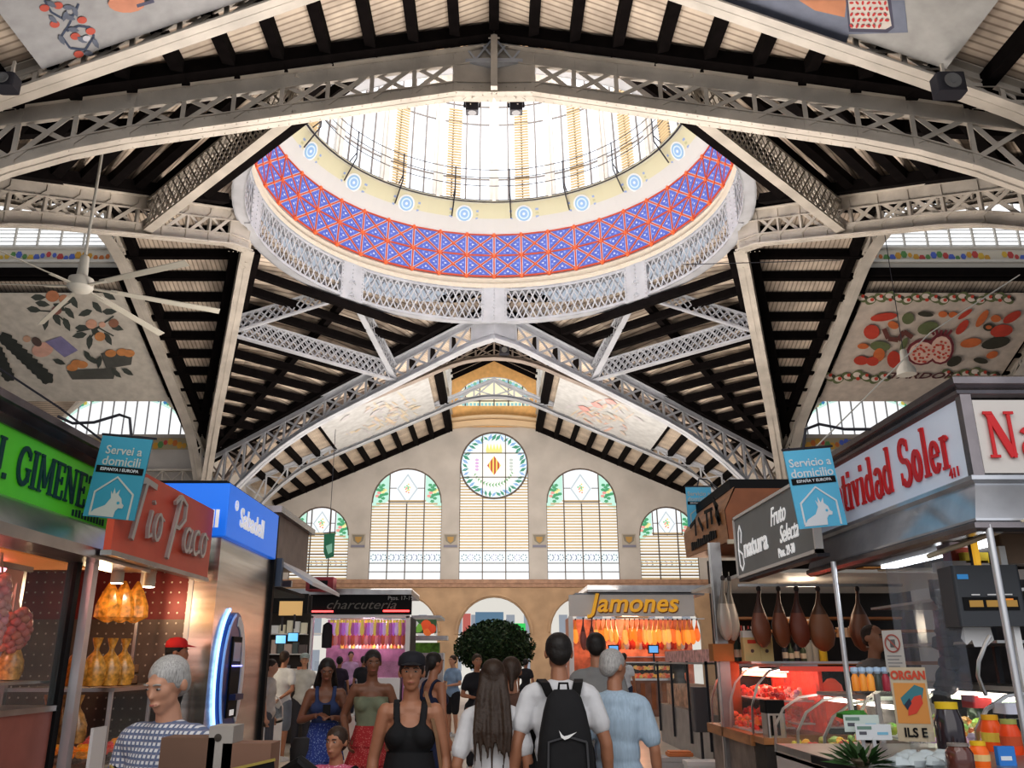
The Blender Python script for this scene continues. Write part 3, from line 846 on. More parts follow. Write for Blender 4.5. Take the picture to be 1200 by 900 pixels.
for (cx,hw,z0,zt) in wins:
    wn += 1; w = struct(empty('window_%d' % wn, (0,0,0)))
    big = zt is None
    ztp = zt or rz+rr_
    zs = (ztp-hw)
    gl = MB(); Y0 = WY+.30
    flat_poly(gl, [(cx-hw,z0),(cx+hw,z0)]+arc_pts(cx,zs,hw,0,180,20), [], lambda a,b: (a,Y0,b), WHT_)
    y1 = Y0-.01
    # frieze of small motifs low in the window
    zf = z0+ (1.35 if hw > 2 else 1.2)
    nn = 3 if big else (4 if hw > 2 else 3)
    for k in range(nn):
        xw = 2*hw/nn; x0 = cx-hw+k*xw
        gl.poly([(x0+.04,y1,zf-.32),(x0+xw-.04,y1,zf-.32),(x0+xw-.04,y1,zf+.32),(x0+.04,y1,zf+.32)], (.85,.93,.95))
        for t in ((.22,0),(.5,.0),(.78,0)):
            xx = x0+xw*t[0]
            for q in range(7):
                a = q*2*PI/7; gl.poly([(xx+.16*math.cos(a)+.045*math.cos(b),y1-.01,zf+.17*math.sin(a)+.05*math.sin(b)) for b in [j*PI/2 for j in range(4)]], (.06,.14,.20) if t[0]!=.5 else (.35,.30,.50))
    if big:
        zc = rz
        for r0, c0 in ((2.02,(.70,.85,.98)),(1.95,(.88,.94,.96)),(1.62,(.80,.90,.95)),(1.56,(.98,.97,.90))):
            gl.poly([(cx+r0*math.cos(2*PI*i/40),y1-.002*(2.1-r0)*10,zc+r0*math.sin(2*PI*i/40)) for i in range(40)], c0)
        leaf_ring(gl, cx, zc, 1.78, 44, y1-.03, (.04,.30,.18), .24)
        leaf_ring(gl, cx, zc, 1.78, 23, y1-.032, (.45,.55,.85), .08)
        for i in range(16):
            a = math.radians(205+130*i/15); leaf = (.10,.38,.12)
            x, z = cx+1.25*math.cos(a), zc+1.2*math.sin(a)
            gl.poly([(x+.2*math.cos(a+.6),y1-.04,z+.2*math.sin(a+.6)),(x+.05,y1-.04,z),(x-.2*math.cos(a-.6),y1-.04,z-.2*math.sin(a-.6)),(x-.05,y1-.04,z)], leaf)
        # crowned striped lozenge
        for i in range(8):
            x0 = -.42+i*.105; x1 = x0+.105
            def hh(x): return .60*(1-abs(x)/.42)
            gl.poly([(cx+x0,y1-.05,zc-hh(x0)),(cx+x1,y1-.05,zc-hh(x1)),(cx+x1,y1-.05,zc+hh(x1)),(cx+x0,y1-.05,zc+hh(x0))] if 0<hh(x0)+hh(x1) else [], (.55,.05,.02) if i%2==0 else (.95,.72,.15))
        for i in range(5):
            x = cx-.4+.2*i; gl.poly([(x-.11,y1-.05,zc+.95),(x+.11,y1-.05,zc+.95),(x,y1-.05,zc+1.38)], (.95,.85,.25))
        gl.poly([(cx-.48,y1-.05,zc+.78),(cx+.48,y1-.05,zc+.78),(cx+.5,y1-.05,zc+.97),(cx-.5,y1-.05,zc+.97)], (.95,.80,.30))
        for s_ in (-1,1):
            for q in range(4): gl.poly([(cx+s_*1.05+.13*math.cos(2*PI*j/5+q),y1-.045,zc+(-.25+.2*q)+.09*math.sin(2*PI*j/5+q)) for j in range(5)], (.75,.45,.75) if s_<0 else (.6,.65,.6))
    else:
        zq = zs
        for s_ in (-1,1):      # side panels with foliage
            pts = [(cx+s_*hw*.52,y1,zs+.15),(cx+s_*hw*.98,y1,zs-.35),(cx+s_*hw*.99,y1,zs+.05)]
            aa = [math.radians(d) for d in (10,25,40,57)]
            pts += [(cx+s_*hw*.98*math.cos(a),y1,zs+hw*.98*math.sin(a)) for a in aa] + [(cx+s_*hw*.52,y1,zs+hw*.83)]
            gl.poly(pts, (.55,.85,.72))
            for q in range(16):
                a = q*2.4; r_ = .10+.022*q
                x, z = cx+s_*hw*.74+r_*math.cos(a)*.8, zs+hw*.32+r_*math.sin(a)*1.3
                gl.poly([(x+.14*math.cos(b),y1-.02,z+.10*math.sin(b)) for b in [j*2*PI/5+a for j in range(5)]], (.06,.36,.16) if q%4 else (.85,.35,.30) if q%8 else (.95,.8,.35))
        zc = zs+hw*.42; dw, dhh = hw*.30, hw*.44
        gl.poly([(cx-dw,y1,zc),(cx,y1,zc-dhh),(cx+dw,y1,zc),(cx,y1,zc+dhh)], (.55,.62,.66))
        gl.poly([(cx-dw*.85,y1-.01,zc),(cx,y1-.01,zc-dhh*.85),(cx+dw*.85,y1-.01,zc),(cx,y1-.01,zc+dhh*.85)], (.90,.95,.93))
        for q in range(12):
            a = q*2.4; r_ = .06+.02*q; x, z = cx+r_*math.cos(a)*.7, zc+r_*math.sin(a)
            gl.poly([(x+.055*math.cos(b),y1-.02,z+.055*math.sin(b)) for b in [j*2*PI/5 for j in range(5)]], [(.15,.55,.2),(.85,.3,.15),(.9,.7,.2)][q%3])
    gl.build('stained_glass', M_glow, w)
    # blinds below
    m = MB(); ztb = (rz-.9) if big else zs+.05
    if big:
        louvre_blind(m, cx, hw, z0+1.85, rz+.4, Y0-.12, None)
        keep = []   # trim slats lying over the roundel
        nv, nf, nc = [], [], []
        for f in m.f:
            q = [m.v[i] for i in f]; z = q[0][2]
            if z > rz-rr_+.05:
                xx = math.sqrt(max(0, (rr_+.03)**2-(z-rz)**2))
                if xx < hw-.1:
                    for s_ in (-1,1):
                        o = len(nv); x0, x1 = sorted((cx+s_*xx, cx+s_*hw))
                        nv += [(x0,q[0][1],z),(x1,q[1][1],z),(x1,q[2][1],q[2][2]),(x0,q[3][1],q[2][2])]; nf.append((o,o+1,o+2,o+3)); nc.append(None)
            else:
                o = len(nv); nv += q; nf.append((o,o+1,o+2,o+3)); nc.append(None)
        m.v, m.f, m.c = nv, nf, nc
    else:
        def wf(z, zs=zs, hw=hw):
            t = z-(zs-.35)
            return hw if t < 0 else math.sqrt(max(0,1-(t/.5)**2))*hw
        louvre_blind(m, cx, hw, z0+(1.85 if hw>2 else .1), zs+.08, Y0-.12, wf)
    m.build('blind', M_blind, w)
    # bars
    m = MB(); nb = 3 if big else (4 if hw > 2 else 3)
    for k in range(nb+1):
        x = cx-hw+2*hw*k/nb
        if big: ztop2 = rz-rr_*math.sqrt(max(0,1-((x-cx)/rr_)**2)) if abs(x-cx)<rr_-.1 else rz
        else:
            ztop2 = zs+hw*math.sqrt(max(0,1-((x-cx)/hw)**2))
            if abs(x-cx) < .1: ztop2 = zs+hw*-.02
        m.bar((x,Y0-.18,z0),(x,Y0-.18,ztop2),.06,.07,up=(0,1,0))
    for z in (z0+.5, z0+1.0, z0+1.72): m.bar((cx-hw,Y0-.18,z),(cx+hw,Y0-.18,z),.05,.05)
    if big:
        m.strip([(x,Y0-.18,z) for x,z in arc_pts(cx,rz,rr_-.03,0,360,40)], .1, .09, up=(0,1,0))
        for k in (-.7,.7): m.bar((cx+k,Y0-.18,rz-1.85),(cx+k,Y0-.18,rz+1.85),.05,.05,up=(0,1,0))
        for k in (-.75,.75): m.bar((cx-1.85,Y0-.18,rz+k),(cx+1.85,Y0-.18,rz+k),.05,.05)
    else:
        m.strip([(x,Y0-.18,z) for x,z in arc_pts(cx,zs,hw-.03,0,180,24)], .1, .06, up=(0,1,0))
        for s_ in (-1,1):
            m.bar((cx+s_*hw*.5,Y0-.18,zs),(cx+s_*hw*.5,Y0-.18,zs+hw*.86),.05,.05,up=(0,1,0))
        m.bar((cx-hw*.5,Y0-.18,zs+.05),(cx+hw*.5,Y0-.18,zs+.05),.06,.05)
        m.bar((cx-hw*.5,Y0-.18,zc),(cx-dw,Y0-.18,zc),.04,.04); m.bar((cx+hw*.5,Y0-.18,zc),(cx+dw,Y0-.18,zc),.04,.04)
    m.build('glazing_bars', M_lead, w)
# tile shields on the piers
for i, px in enumerate((423, 529, 631, 734)):
    x = HX(px); z = wallz(634)
    lab = ['small tiled shield plaque between the two leftmost end windows','small tiled shield plaque left of the tall central window','small tiled shield plaque right of the tall central window','small tiled shield plaque between the two rightmost end windows'][i]
    m = MB(); y = WY-.03
    m.box(x-.42,x+.42,y-.02,y+.03,z-.42,z+.42,(.40,.36,.31))
    m.poly([(x-.36,y-.03,z+.36),(x+.36,y-.03,z+.36),(x+.28,y-.03,z),(x,y-.03,z-.2),(x-.28,y-.03,z)], (.22,.20,.16))
    m.poly([(x-.2,y-.04,z+.24),(x+.2,y-.04,z+.24),(x+.16,y-.04,z),(x,y-.04,z-.12),(x-.16,y-.04,z)], (.42,.26,.08))
    m.box(x-.40,x+.40,y-.05,y-.03,z-.38,z-.24,(.20,.20,.26))
    tag(m.build('tile_shield', M_vc), lab, 'plaque', 'tile shields on the end wall')
# daylight world beyond the arches: street with trees and facade
m = MB()
m.quad((-14,WY+7,-.1),(14,WY+7,-.1),(14,WY+7,9),(-14,WY+7,9),(.75,.72,.66))
for i in range(24):
    x = -13+i*1.15
    for z in (1.0,3.2,5.6): m.box(x,x+.55,WY+6.9,WY+6.98,z,z+1.3,(.30,.33,.38))
    m.box(x-.1,x+.65,WY+6.7,WY+6.98,z-2.35,z-2.25,(.5,.45,.4))
m.box(1.3,2.0,WY+5.5,WY+5.6,3.3,3.9,(.03,.65,.12)); m.box(-2.0,-1.5,WY+5.5,WY+5.6,2.5,4.5,(.50,.12,.10)); m.box(-1.2,.6,WY+5.5,WY+5.6,3.4,4.6,(.10,.20,.30))
struct(m.build('wall_street_facade', mat('street_facade', vc=True, emit=.9, rough=.8)))
# high lantern gable over the end wall
yb = WY
m = MB(); cz = 14.9+E
out = [(-MON-.1, roof_h(MON)+E-.1),(MON+.1, roof_h(MON)+E-.1),(MON+.1,16.95+E),(0,18.4+E),(-MON-.1,16.95+E)]
hole = [(-2.25,15.15+E),(2.25,15.15+E)] + [(2.25*math.cos(math.radians(a)), 15.6+E+1.45*math.sin(math.radians(a))) for a in range(10,171,16)]
flat_poly(m, out, [hole], lambda a,b: (a,yb+.05,b)); struct(m.build('wall_lantern_end', mat('orange_lit_plaster', (.62,.36,.14), .8, vary=.12, emit=.10, ecol=(.9,.5,.2))))  # orange light on the gable put into the plaster colour and faint glow
gl = MB(); y0 = yb+.2
flat_poly(gl, hole, [], lambda a,b: (a,y0,b), (1,.90,.62))
for i in range(26):
    a = math.radians(8+164*i/25); x, z = 2.05*math.cos(a), 15.6+E+1.28*math.sin(a)
    gl.poly([(x+.13*math.cos(b),y0-.02,z+.13*math.sin(b)) for b in [j*PI/3 for j in range(6)]], (.35,.62,.75) if i%2 else (.2,.5,.35))
for i in range(18):
    x = -2.0+i*.235; gl.poly([(x,y0-.02,15.2+E),(x+.16,y0-.02,15.2+E),(x+.16,y0-.02,15.38+E),(x,y0-.02,15.38+E)], (.3,.6,.6))
gl.build('stained_glass', M_glow, struct(empty('window_6')))
m = MB()
for k in range(5): m.bar((-1.8+.9*k,y0-.05,15.15+E),(-1.8+.9*k,y0-.05,15.6+E+1.44*math.sqrt(max(0,1-((-1.8+.9*k)/2.25)**2))),.07,.06,up=(0,1,0))
m.bar((-2.2,y0-.05,15.5+E),(2.2,y0-.05,15.5+E),.06,.06); m.build('glazing_bars', M_lead, bpy.data.objects['window_6'])
m = MB(); 
m.strip([(x,WY-.25-.35*(1-(x/3)**2), 14.05+E+.35*(1-(x/3)**2)*.6) for x in [-MON-.15+i*(2*MON+.3)/16 for i in range(17)]], .5, .16)
m.strip([(x,WY-.12-.25*(1-(x/3)**2), 13.75+E+.35*(1-(x/3)**2)*.6) for x in [-MON-.15+i*(2*MON+.3)/16 for i in range(17)]], .3, .35)
struct(m.build('trim_3', mat('cream_coping', (.66,.50,.33), .7)))

# ------------------------------------------------------------------ side walls with lunettes
TRIM_N = [4]
def lunette_wall(fn, L, c, label):
    """fn(s, z, lift) ; s along wall, c = lunette centre"""
    w = struct(empty('wall_'+label, (0,0,0))); w.name = 'wall_'+label
    zb, R_ = 10.05+E, 3.55; kz = 2.15/3.55
    arcs = [(c+R_*math.cos(math.radians(a)), zb+R_*kz*math.sin(math.radians(a))) for a in range(0,181,9)]
    m = MB(); flat_poly(m, [(0,0),(L,0),(L,9.3+E),(c+R_+.4,10.0+E),(c+2.6,12.4+E),(c,13.4+E),(c-2.6,12.4+E),(c-R_-.4,10.0+E),(0,9.3+E)], [arcs], lambda a,b: fn(a,b,0)); m.build('wall_face', M_plaster, w)
    g = MB(); flat_poly(g, arcs, [], lambda a,b: fn(a,b,-.1), (.97,.99,1))
    for i in range(13):
        a0, a1 = math.radians(4+172*i/13), math.radians(4+172*(i+.86)/13); r0, r1 = R_*.97, R_*.82
        g.poly([fn(c+r*math.cos(a), zb+r*kz*math.sin(a), -.07) for r, a in ((r0,a0),(r0,a1),(r1,a1),(r1,a0))], (.62,.86,.78) if c > 0 else (.5,.7,.8))
        am = (a0+a1)/2
        for q in range(3):
            a_ = am+(q-1)*.055; r_ = R_*.895
            g.poly([fn(c+r_*math.cos(a_)+.11*math.cos(b), zb+r_*kz*math.sin(a_)+.11*math.sin(b), -.05) for b in [j*2*PI/5 for j in range(5)]], [(.05,.22,.45),(.08,.40,.22),(.55,.45,.1)][q if i%2 else (q+1)%3])
    g.build('lunette_glass', M_glow, w)
    m = MB()
    for i in range(13):
        x = c-R_+2*R_*(i+.5)/13; m.bar(fn(x,zb,-.03), fn(x,zb+R_*kz*math.sqrt(max(0,1-((x-c)/R_)**2)),-.03), .06, .05)
    m.strip([fn(a,b,-.03) for a,b in arcs], .08, .08, up=tuple((V(fn(0,0,1))-V(fn(0,0,0))))); m.build('glazing_bars', M_iron2, w)
    m = MB(); fruit_frieze(m, lambda s,z,l: fn(s+c-4,z,.08+l), 8, 9.3+E, 9.85+E, 11, (.40,.34,.22)); m.build('tile_frieze', M_vc, w)
    m = MB(); p, q = fn(.2,8.3+E,.2), fn(L-.2,8.3+E,.2); p2, q2 = fn(.2,7.3+E,.2), fn(L-.2,7.3+E,.2)
    m.bar(p,q,.3,.1); m.bar(p2,q2,.3,.1)
    n = int(L/.9)
    for i in range(n):
        a, b = L*i/n, L*(i+1)/n; m.bar(fn(a,7.3+E,.2), fn(b,8.3+E,.2), .08,.04,up=(0,0,1)); m.bar(fn(a,8.3+E,.2), fn(b,7.3+E,.2), .08,.04,up=(0,0,1)); m.bar(fn(a,7.3+E,.2),fn(a,8.3+E,.2),.08,.06)
    m.build('eaves_girder', M_iron, w)
    return w
yS = YC+CY
lunette_wall(lambda s,z,l: V((-s-13.3, yS-.1-l, z)), 22, 4.05, 'left_rear')
lunette_wall(lambda s,z,l: V((s+13.3, yS-.1-l, z)), 22, 4.05, 'right_rear')
lunette_wall(lambda s,z,l: V((-CX+l, yS+s, z)), WY-yS, 6.1, 'far_left')
lunette_wall(lambda s,z,l: V((CX-l, yS+s, z)), WY-yS, 6.1, 'far_right')
# dormer soffits above the side lunettes
for sx in (-1,1):
    a0, a1 = 13.9, 20.9
    polys = [([V((sx*a0,YC+8.9,roof_h(8.9)+E)), V((sx*17.4,YC+8.9,roof_h(8.9)+E+.1)), V((sx*17.4,yS,13.5+E)), V((sx*a0,yS,10.1+E))],(0,1,0)),
             ([V((sx*17.4,YC+8.9,roof_h(8.9)+E+.1)), V((sx*a1,YC+8.9,roof_h(8.9)+E)), V((sx*a1,yS,10.1+E)), V((sx*17.4,yS,13.5+E))],(0,1,0))]
    bm_ = [((sx*a0,YC+8.9,roof_h(8.9)+E-.15),(sx*a1,YC+8.9,roof_h(8.9)+E-.15),.3), ((sx*15.5,YC+9.0,roof_h(8.9)+E),(sx*15.5,yS-.1,12.3+E),.22), ((sx*17.4,YC+9.0,roof_h(8.9)+E),(sx*17.4,yS-.1,13.2+E),.22)]
    ceiling('ceiling', polys, bm_)
# ================================================================== painted canvases under the roof, fan, lamps
def pray(x, y):
    v, u = (x-579)/1000.0, (450-y)/1000.0
    return V((v, C18-S18*u, S18+C18*u))
class Canvas:
    """a flat painting on a real plane; figures are laid out on that plane"""
    def __init__(s, corners, back=(.62,.58,.54)):
        s.o = V(corners[0]); n = (V(corners[1])-s.o).cross(V(corners[2])-s.o).normalized()
        if n.dot(V((0,0,E))-s.o) < 0: n = -n
        s.n = n; s.m = MB(); s.k = 0; s.lim = None
        s.m.poly([V(c) for c in corners], back)
        s.m.poly([V(c)-n*.03 for c in reversed(corners)], back)
    def at(s, x, y):
        d = pray(x, y); o = V((0,0,E)); t = (s.o-o).dot(s.n)/d.dot(s.n); return o+d*t
    def poly(s, pts, col):
        s.k += 1
        s.m.poly([s.at(*p)+s.n*(.004+.0006*s.k) for p in pts], col)
    def ell(s, x, y, rx, ry, col, ang=0, n=14, wob=0):
        c, q = math.cos(math.radians(ang)), math.sin(math.radians(ang)); pts = []
        for i in range(n):
            t = 2*PI*i/n; w_ = 1+(wob*math.sin(5*t) if wob else 0)
            a, b = rx*math.cos(t)*w_, ry*math.sin(t)*w_
            pts.append((x+a*c-b*q, y+a*q+b*c))
        s.poly(pts, col)
    def leaf(s, x, y, L, W, ang, col):
        q_ = s.at(x, y)
        if s.lim and not (s.lim[0] < q_.x < s.lim[1] and s.lim[2] < q_.y < s.lim[3]): return
        c, q = math.cos(math.radians(ang)), math.sin(math.radians(ang))
        pts = [(-L,0),(-L*.4,W),(L*.3,W*.9),(L,0),(L*.3,-W*.9),(-L*.4,-W)]
        s.poly([(x+a*c-b*q, y+a*q+b*c) for a, b in pts], col)
    def line(s, pts, w, col):
        for (a, b) in zip(pts, pts[1:]):
            d = V((b[0]-a[0], b[1]-a[1])); 
            if d.length < .01: continue
            n = V((-d.y, d.x)).normalized()*w/2
            s.poly([(a[0]-n.x,a[1]-n.y),(b[0]-n.x,b[1]-n.y),(b[0]+n.x,b[1]+n.y),(a[0]+n.x,a[1]+n.y)], col)
    def done(s, label):
        o = s.m.build('ceiling_painting', M_vcs); return tag(o, label, 'painting')
def arm_corners(side, a0, a1, s0, s1, drop=.45):
    out = []
    for a, s in ((a0,s0),(a1,s0),(a1,s1),(a0,s1)):
        p = armpt(side, a, s); p.z -= drop; out.append(p)
    return out
# right arm: autumn fruit painting
c = Canvas(arm_corners(3, 13.9, 21.0, 3.3, 9.0), (.50,.43,.37))
def X3(x, y): return (800+x/3.0, 250+y/3.0)
RD, DK, OR, GN = (.46,.06,.035), (.05,.045,.03), (.52,.15,.05), (.13,.15,.07)
def e3(x, y, rx, ry, col, ang=0, **k): p = X3(x, y); c.ell(p[0], p[1], rx/3, ry/3, col, ang, **k)
for yb_, x0, x1 in ((297,630,1190),(572,515,745),(560,930,1140)):
    n = int((x1-x0)/32)
    for i in range(n):
        x = x0+i*32
        e3(x, yb_+8*math.sin(i*1.6), 22, 14, GN, 30*(-1)**i); e3(x, yb_+8*math.sin(i*1.6), 14, 9, (.60,.52,.46))
        e3(x+4, yb_-6+12*(i%2), 7, 6, RD); e3(x+16, yb_, 10, 6, DK, 40)
for (x,y,rx,ry,col,ang) in ((705,360,48,14,RD,-8),(790,365,22,20,GN,-30),(852,350,28,9,DK,5),(912,350,16,11,OR,0),(948,352,16,11,OR,0),(990,350,30,8,RD,-35),(1050,365,36,13,OR,-55),(1098,365,18,13,OR,0),(1155,360,36,15,RD,-30),
    (738,388,20,13,OR,20),(662,412,28,26,RD,0),(860,398,38,22,GN,-15),(980,395,32,14,RD,-50),(1073,395,20,14,DK,0),(1073,395,11,7,OR,0),(1118,408,40,22,RD,-10),
    (632,462,20,10,OR,0),(692,462,36,18,GN,5),(688,492,20,24,OR,20),(775,455,10,26,GN,25),(1010,450,38,16,OR,-10),(1098,450,52,20,DK,-12),
    (625,512,26,16,RD,0),(665,515,22,16,RD,0),(740,508,24,30,RD,0),(952,515,28,16,DK,-25),(1085,492,22,12,OR,-20),(1045,512,26,10,DK,10)):
    e3(x,y,rx,ry,col,ang)
for a,b in (((705,400),(720,435)),((720,435),(755,440)),((755,440),(775,410)),((775,410),(805,430))):
    c.line([X3(*a),X3(*b)], 5.5, (.14,.05,.04))
e3(838,482,56,46,(.17,.03,.04),-12); e3(905,470,46,56,(.17,.03,.04),12)
e3(838,484,46,38,(.66,.46,.38),-12); e3(905,472,37,47,(.66,.46,.38),12)
for q in range(46):
    a = q*2.4+(q%5)*.5; r_ = 5*math.sqrt(q+1); bx, by = (836,486) if q%2 else (905,472)
    e3(bx+r_*math.cos(a)*1.05, by+r_*math.sin(a)*.9, 5.2, 4, RD if q%3 else (.55,.10,.08), 0, n=6)
for k in range(5): p = X3(880+12*k, 420); q = X3(870+18*k, 402); c.line([p,q], 3, (.17,.03,.04))
paint_r = c.done('painted canvas of fruit with a large cut pomegranate under the right roof slope')
# the word below the pomegranate
ctr = c.at(*X3(836, 568)); ux = V((1,0,0)); nrm = c.n; uy = nrm.cross(ux).normalized()
if uy.z < 0: uy = -uy
M = Matrix((ux, uy, ux.cross(uy))).transposed().to_4x4(); M.translation = ctr + nrm*.06
text('lettering', 'TARDOR', mat('ink_brown', (.10,.04,.04), .7), None, None, .50, paint_r, .004, 1, .2, .01, M=M @ Matrix.Diagonal((1.35,1,1,1)))
# left arm: orange branches and trees
c = Canvas(arm_corners(1, 13.9, 21.0, 3.3, 9.0), (.56,.52,.46))
def L3(x, y): return (x/3.0, 250+y/3.0)
def le(x,y,rx,ry,col,ang=0,**k): p = L3(x,y); c.ell(p[0],p[1],rx/3,ry/3,col,ang,**k)
def ll(x,y,l,w,ang,col): p = L3(x,y); c.leaf(p[0],p[1],l/3,w/3,ang,col)
BL_ = (.07,.08,.07)
for (x,y,a) in ((135,295,0),(150,318,10),(120,338,10),(160,385,95),(200,372,60),(235,390,65),(245,350,50),(210,330,30),(300,350,160),(342,330,50),(385,345,0),(290,402,0),(280,428,170),(315,452,95),(340,420,40),(380,440,60),(410,400,20),(230,300,20),(260,310,60),(385,290,30)):
    ll(x,y,27,11,a,BL_)
for pts in (((120,340),(190,345),(250,310)),((190,345),(230,380)),((310,450),(345,400),(400,360)),((345,400),(270,415)),((345,400),(400,430))):
    c.line([L3(*p) for p in pts], 1.6, BL_)
for (x,y,r,col) in ((185,290,24,(.50,.22,.12)),(200,340,18,(.25,.12,.10)),(225,300,18,(.5,.25,.15)),(322,388,20,(.62,.36,.26)),(352,432,19,(.60,.28,.12)),(400,385,18,(.3,.15,.1)),(360,390,12,(.65,.4,.3))): le(x,y,r,r*.85,col)
le(150,478,38,26,(.66,.40,.32),-10); le(130,450,20,14,(.12,.08,.07),40); le(95,440,14,12,(.55,.35,.25))
c.poly([L3(160,450),L3(215,430),L3(275,480),L3(228,505)], (.24,.22,.38))
for i in range(9): le(20+i*18, 440+i*17, 26, 22, (.045,.05,.045), 20, wob=.15)
for i in range(6): le(-10+i*8, 480+i*18, 24, 18, (.045,.05,.045), 20, wob=.15)
c.poly([L3(235,550),L3(410,542),L3(400,580),L3(255,582)], (.10,.10,.09)); c.poly([L3(355,490),L3(470,480),L3(462,530),L3(375,545)], (.10,.10,.09))
for (x,y) in ((255,540),(290,530),(390,490),(430,486),(455,490),(270,525)): le(x,y,20,13,(.58,.26,.10))
for (x,y,a) in ((210,520,20),(310,500,60),(330,515,30),(350,520,100),(410,560,40),(450,555,30)): ll(x,y,24,9,a,BL_)
c.done('painted canvas of orange branches and dark trees under the left roof slope')
# two faint canvases beside the far lantern
for sg, nm in ((-1,'left'),(1,'right')):
    c = Canvas(arm_corners(0, CY+.5, 18.8, sg*3.2, sg*8.4, .5), (.50,.50,.50))
    rnd = random.Random(5+sg); xs_ = sorted((sg*3.7, sg*7.9)); c.lim = (xs_[0], xs_[1], YC+CY+.9, YC+18.3)
    cx_, cy_ = (455,490) if sg < 0 else (705,490)
    for i in range(110):
        x, y = cx_+rnd.gauss(0,24), cy_+rnd.gauss(0,13)
        if sg < 0 and (abs(x-450) > 52 or abs(y-488) > 26 or y < 515-(x-395)*.45+0-22): continue
        if sg > 0 and (abs(x-705) > 45 or abs(y-488) > 24 or y < 462+(x-670)*.25): continue
        c.leaf(x, y, rnd.uniform(3,8), rnd.uniform(.7,1.6), rnd.choice((-35,-20,30,40))*1.0, rnd.choice(((.55,.47,.42),(.52,.50,.52),(.60,.50,.38),(.50,.50,.48),(.62,.42,.36) if sg > 0 else (.58,.52,.42))))
    if sg > 0:
        for (x,y) in ((700,474),(716,470),(685,478)): c.leaf(x,y,8,2.6,20,(.66,.36,.34))
    c.done('faint pale canvas with sketchy strokes hung %s of the far lantern window' % nm)
# nearest canvases
def cornersY(y0, y1, x0, x1): return [V((x0,y0,roof_h(x0)+E-.5)),V((x1,y0,roof_h(x1)+E-.5)),V((x1,y1,roof_h(x1)+E-.5)),V((x0,y1,roof_h(x0)+E-.5))]
c = Canvas(cornersY(13.6, 8.0, -3.0, -8.6), (.36,.36,.37))
pth = [(52,0),(60,14),(74,22),(88,16),(92,4)]; pth2 = [(92,4),(80,30),(72,42),(82,56),(100,58),(110,42),(106,32),(92,30),(78,36)]
c.line(pth, 2.6, (.05,.07,.12)); c.line(pth2, 2.6, (.05,.07,.12))
for (x,y) in ((52,9),(68,6),(64,28),(96,23),(88,42),(106,36),(92,63)): c.ell(x,y,5.8,4.2,(.50,.10,.07))
for (x,y,a) in ((62,22,40),(80,8,0),(88,13,70),(82,20,20),(72,46,60),(86,34,10),(96,46,30),(112,50,60),(104,62,10),(76,18,110),(60,4,30)): c.leaf(x,y,7,3,a,(.13,.15,.20))
c.ell(101,44,4.5,3.5,(.5,.5,.55))
c.ell(148,3,22,11,(.58,.26,.17)); c.line([(160,6),(180,0)],4,(.1,.1,.16))
c.done('painted canvas with a red berry vine at the upper left corner')
c = Canvas(cornersY(13.6, 8.0, 3.0, 8.6), (.36,.355,.345))
c.poly([(845,0),(1060,0),(1064,38),(995,40),(990,58),(920,30),(862,8)], (.17,.19,.25))
c.poly([(936,0),(992,0),(990,20),(955,12)], (.50,.22,.12))
c.poly([(991,-2),(1044,-2),(1048,32),(1040,38),(995,37)], (.07,.07,.11)); c.poly([(994,0),(1040,0),(1045,30),(1038,34),(997,33)], (.60,.55,.50))
for i in range(34):
    x, y = 997+(i%7)*6.6+(i//7%2)*2, 3+(i//7)*6.6; c.ell(x+1,y,2.6,1.5,(.50,.05,.05),(i*47)%180)
c.done('painted canvas with a box of red peppers at the upper right corner')

# ---- ceiling fan on the left
hub = P(94, 336, 17.0)
fan = empty('ceiling_fan', hub, 0, 'large white six-bladed ceiling fan hanging in front of the orange branch painting', 'fan')
M_white = mat('white_paint', (.50,.48,.43), .45, vary=.05)
m = MB(); m.lathe([(.05,.75),(.09,.72),(.12,.25),(.26,.18),(.27,-.02),(.20,-.10),(.05,-.13)], 16); m.build('motor', M_white, fan, smooth=True)
MB().tube([(0,0,.7),(0,0,4.2)], .035, 8).build('rod', M_white, fan)
for k, ang_ in enumerate((-23, 28, 76, 132, 184, 244)):
    a = math.radians(ang_); d = V((math.cos(a), math.sin(a), 0)); sd = V((-math.sin(a), math.cos(a), 0))
    m = MB(); m.bar(d*.15, d*.75, .08, .03); 
    p0, p1 = d*.6, d*2.95
    m.add([p0-sd*.06+V((0,0,.02)), p0+sd*.06-V((0,0,.02)), p1+sd*.075-V((0,0,.03)), p1-sd*.075+V((0,0,.03)), p0-sd*.06+V((0,0,.035)), p0+sd*.06-V((0,0,.005)), p1+sd*.075-V((0,0,.015)), p1-sd*.075+V((0,0,.045))],
          [(0,1,2,3),(7,6,5,4),(0,4,5,1),(1,5,6,2),(2,6,7,3),(3,7,4,0)])
    m.build('blade', mat('fan_cream', (.40,.38,.33), .5), fan)
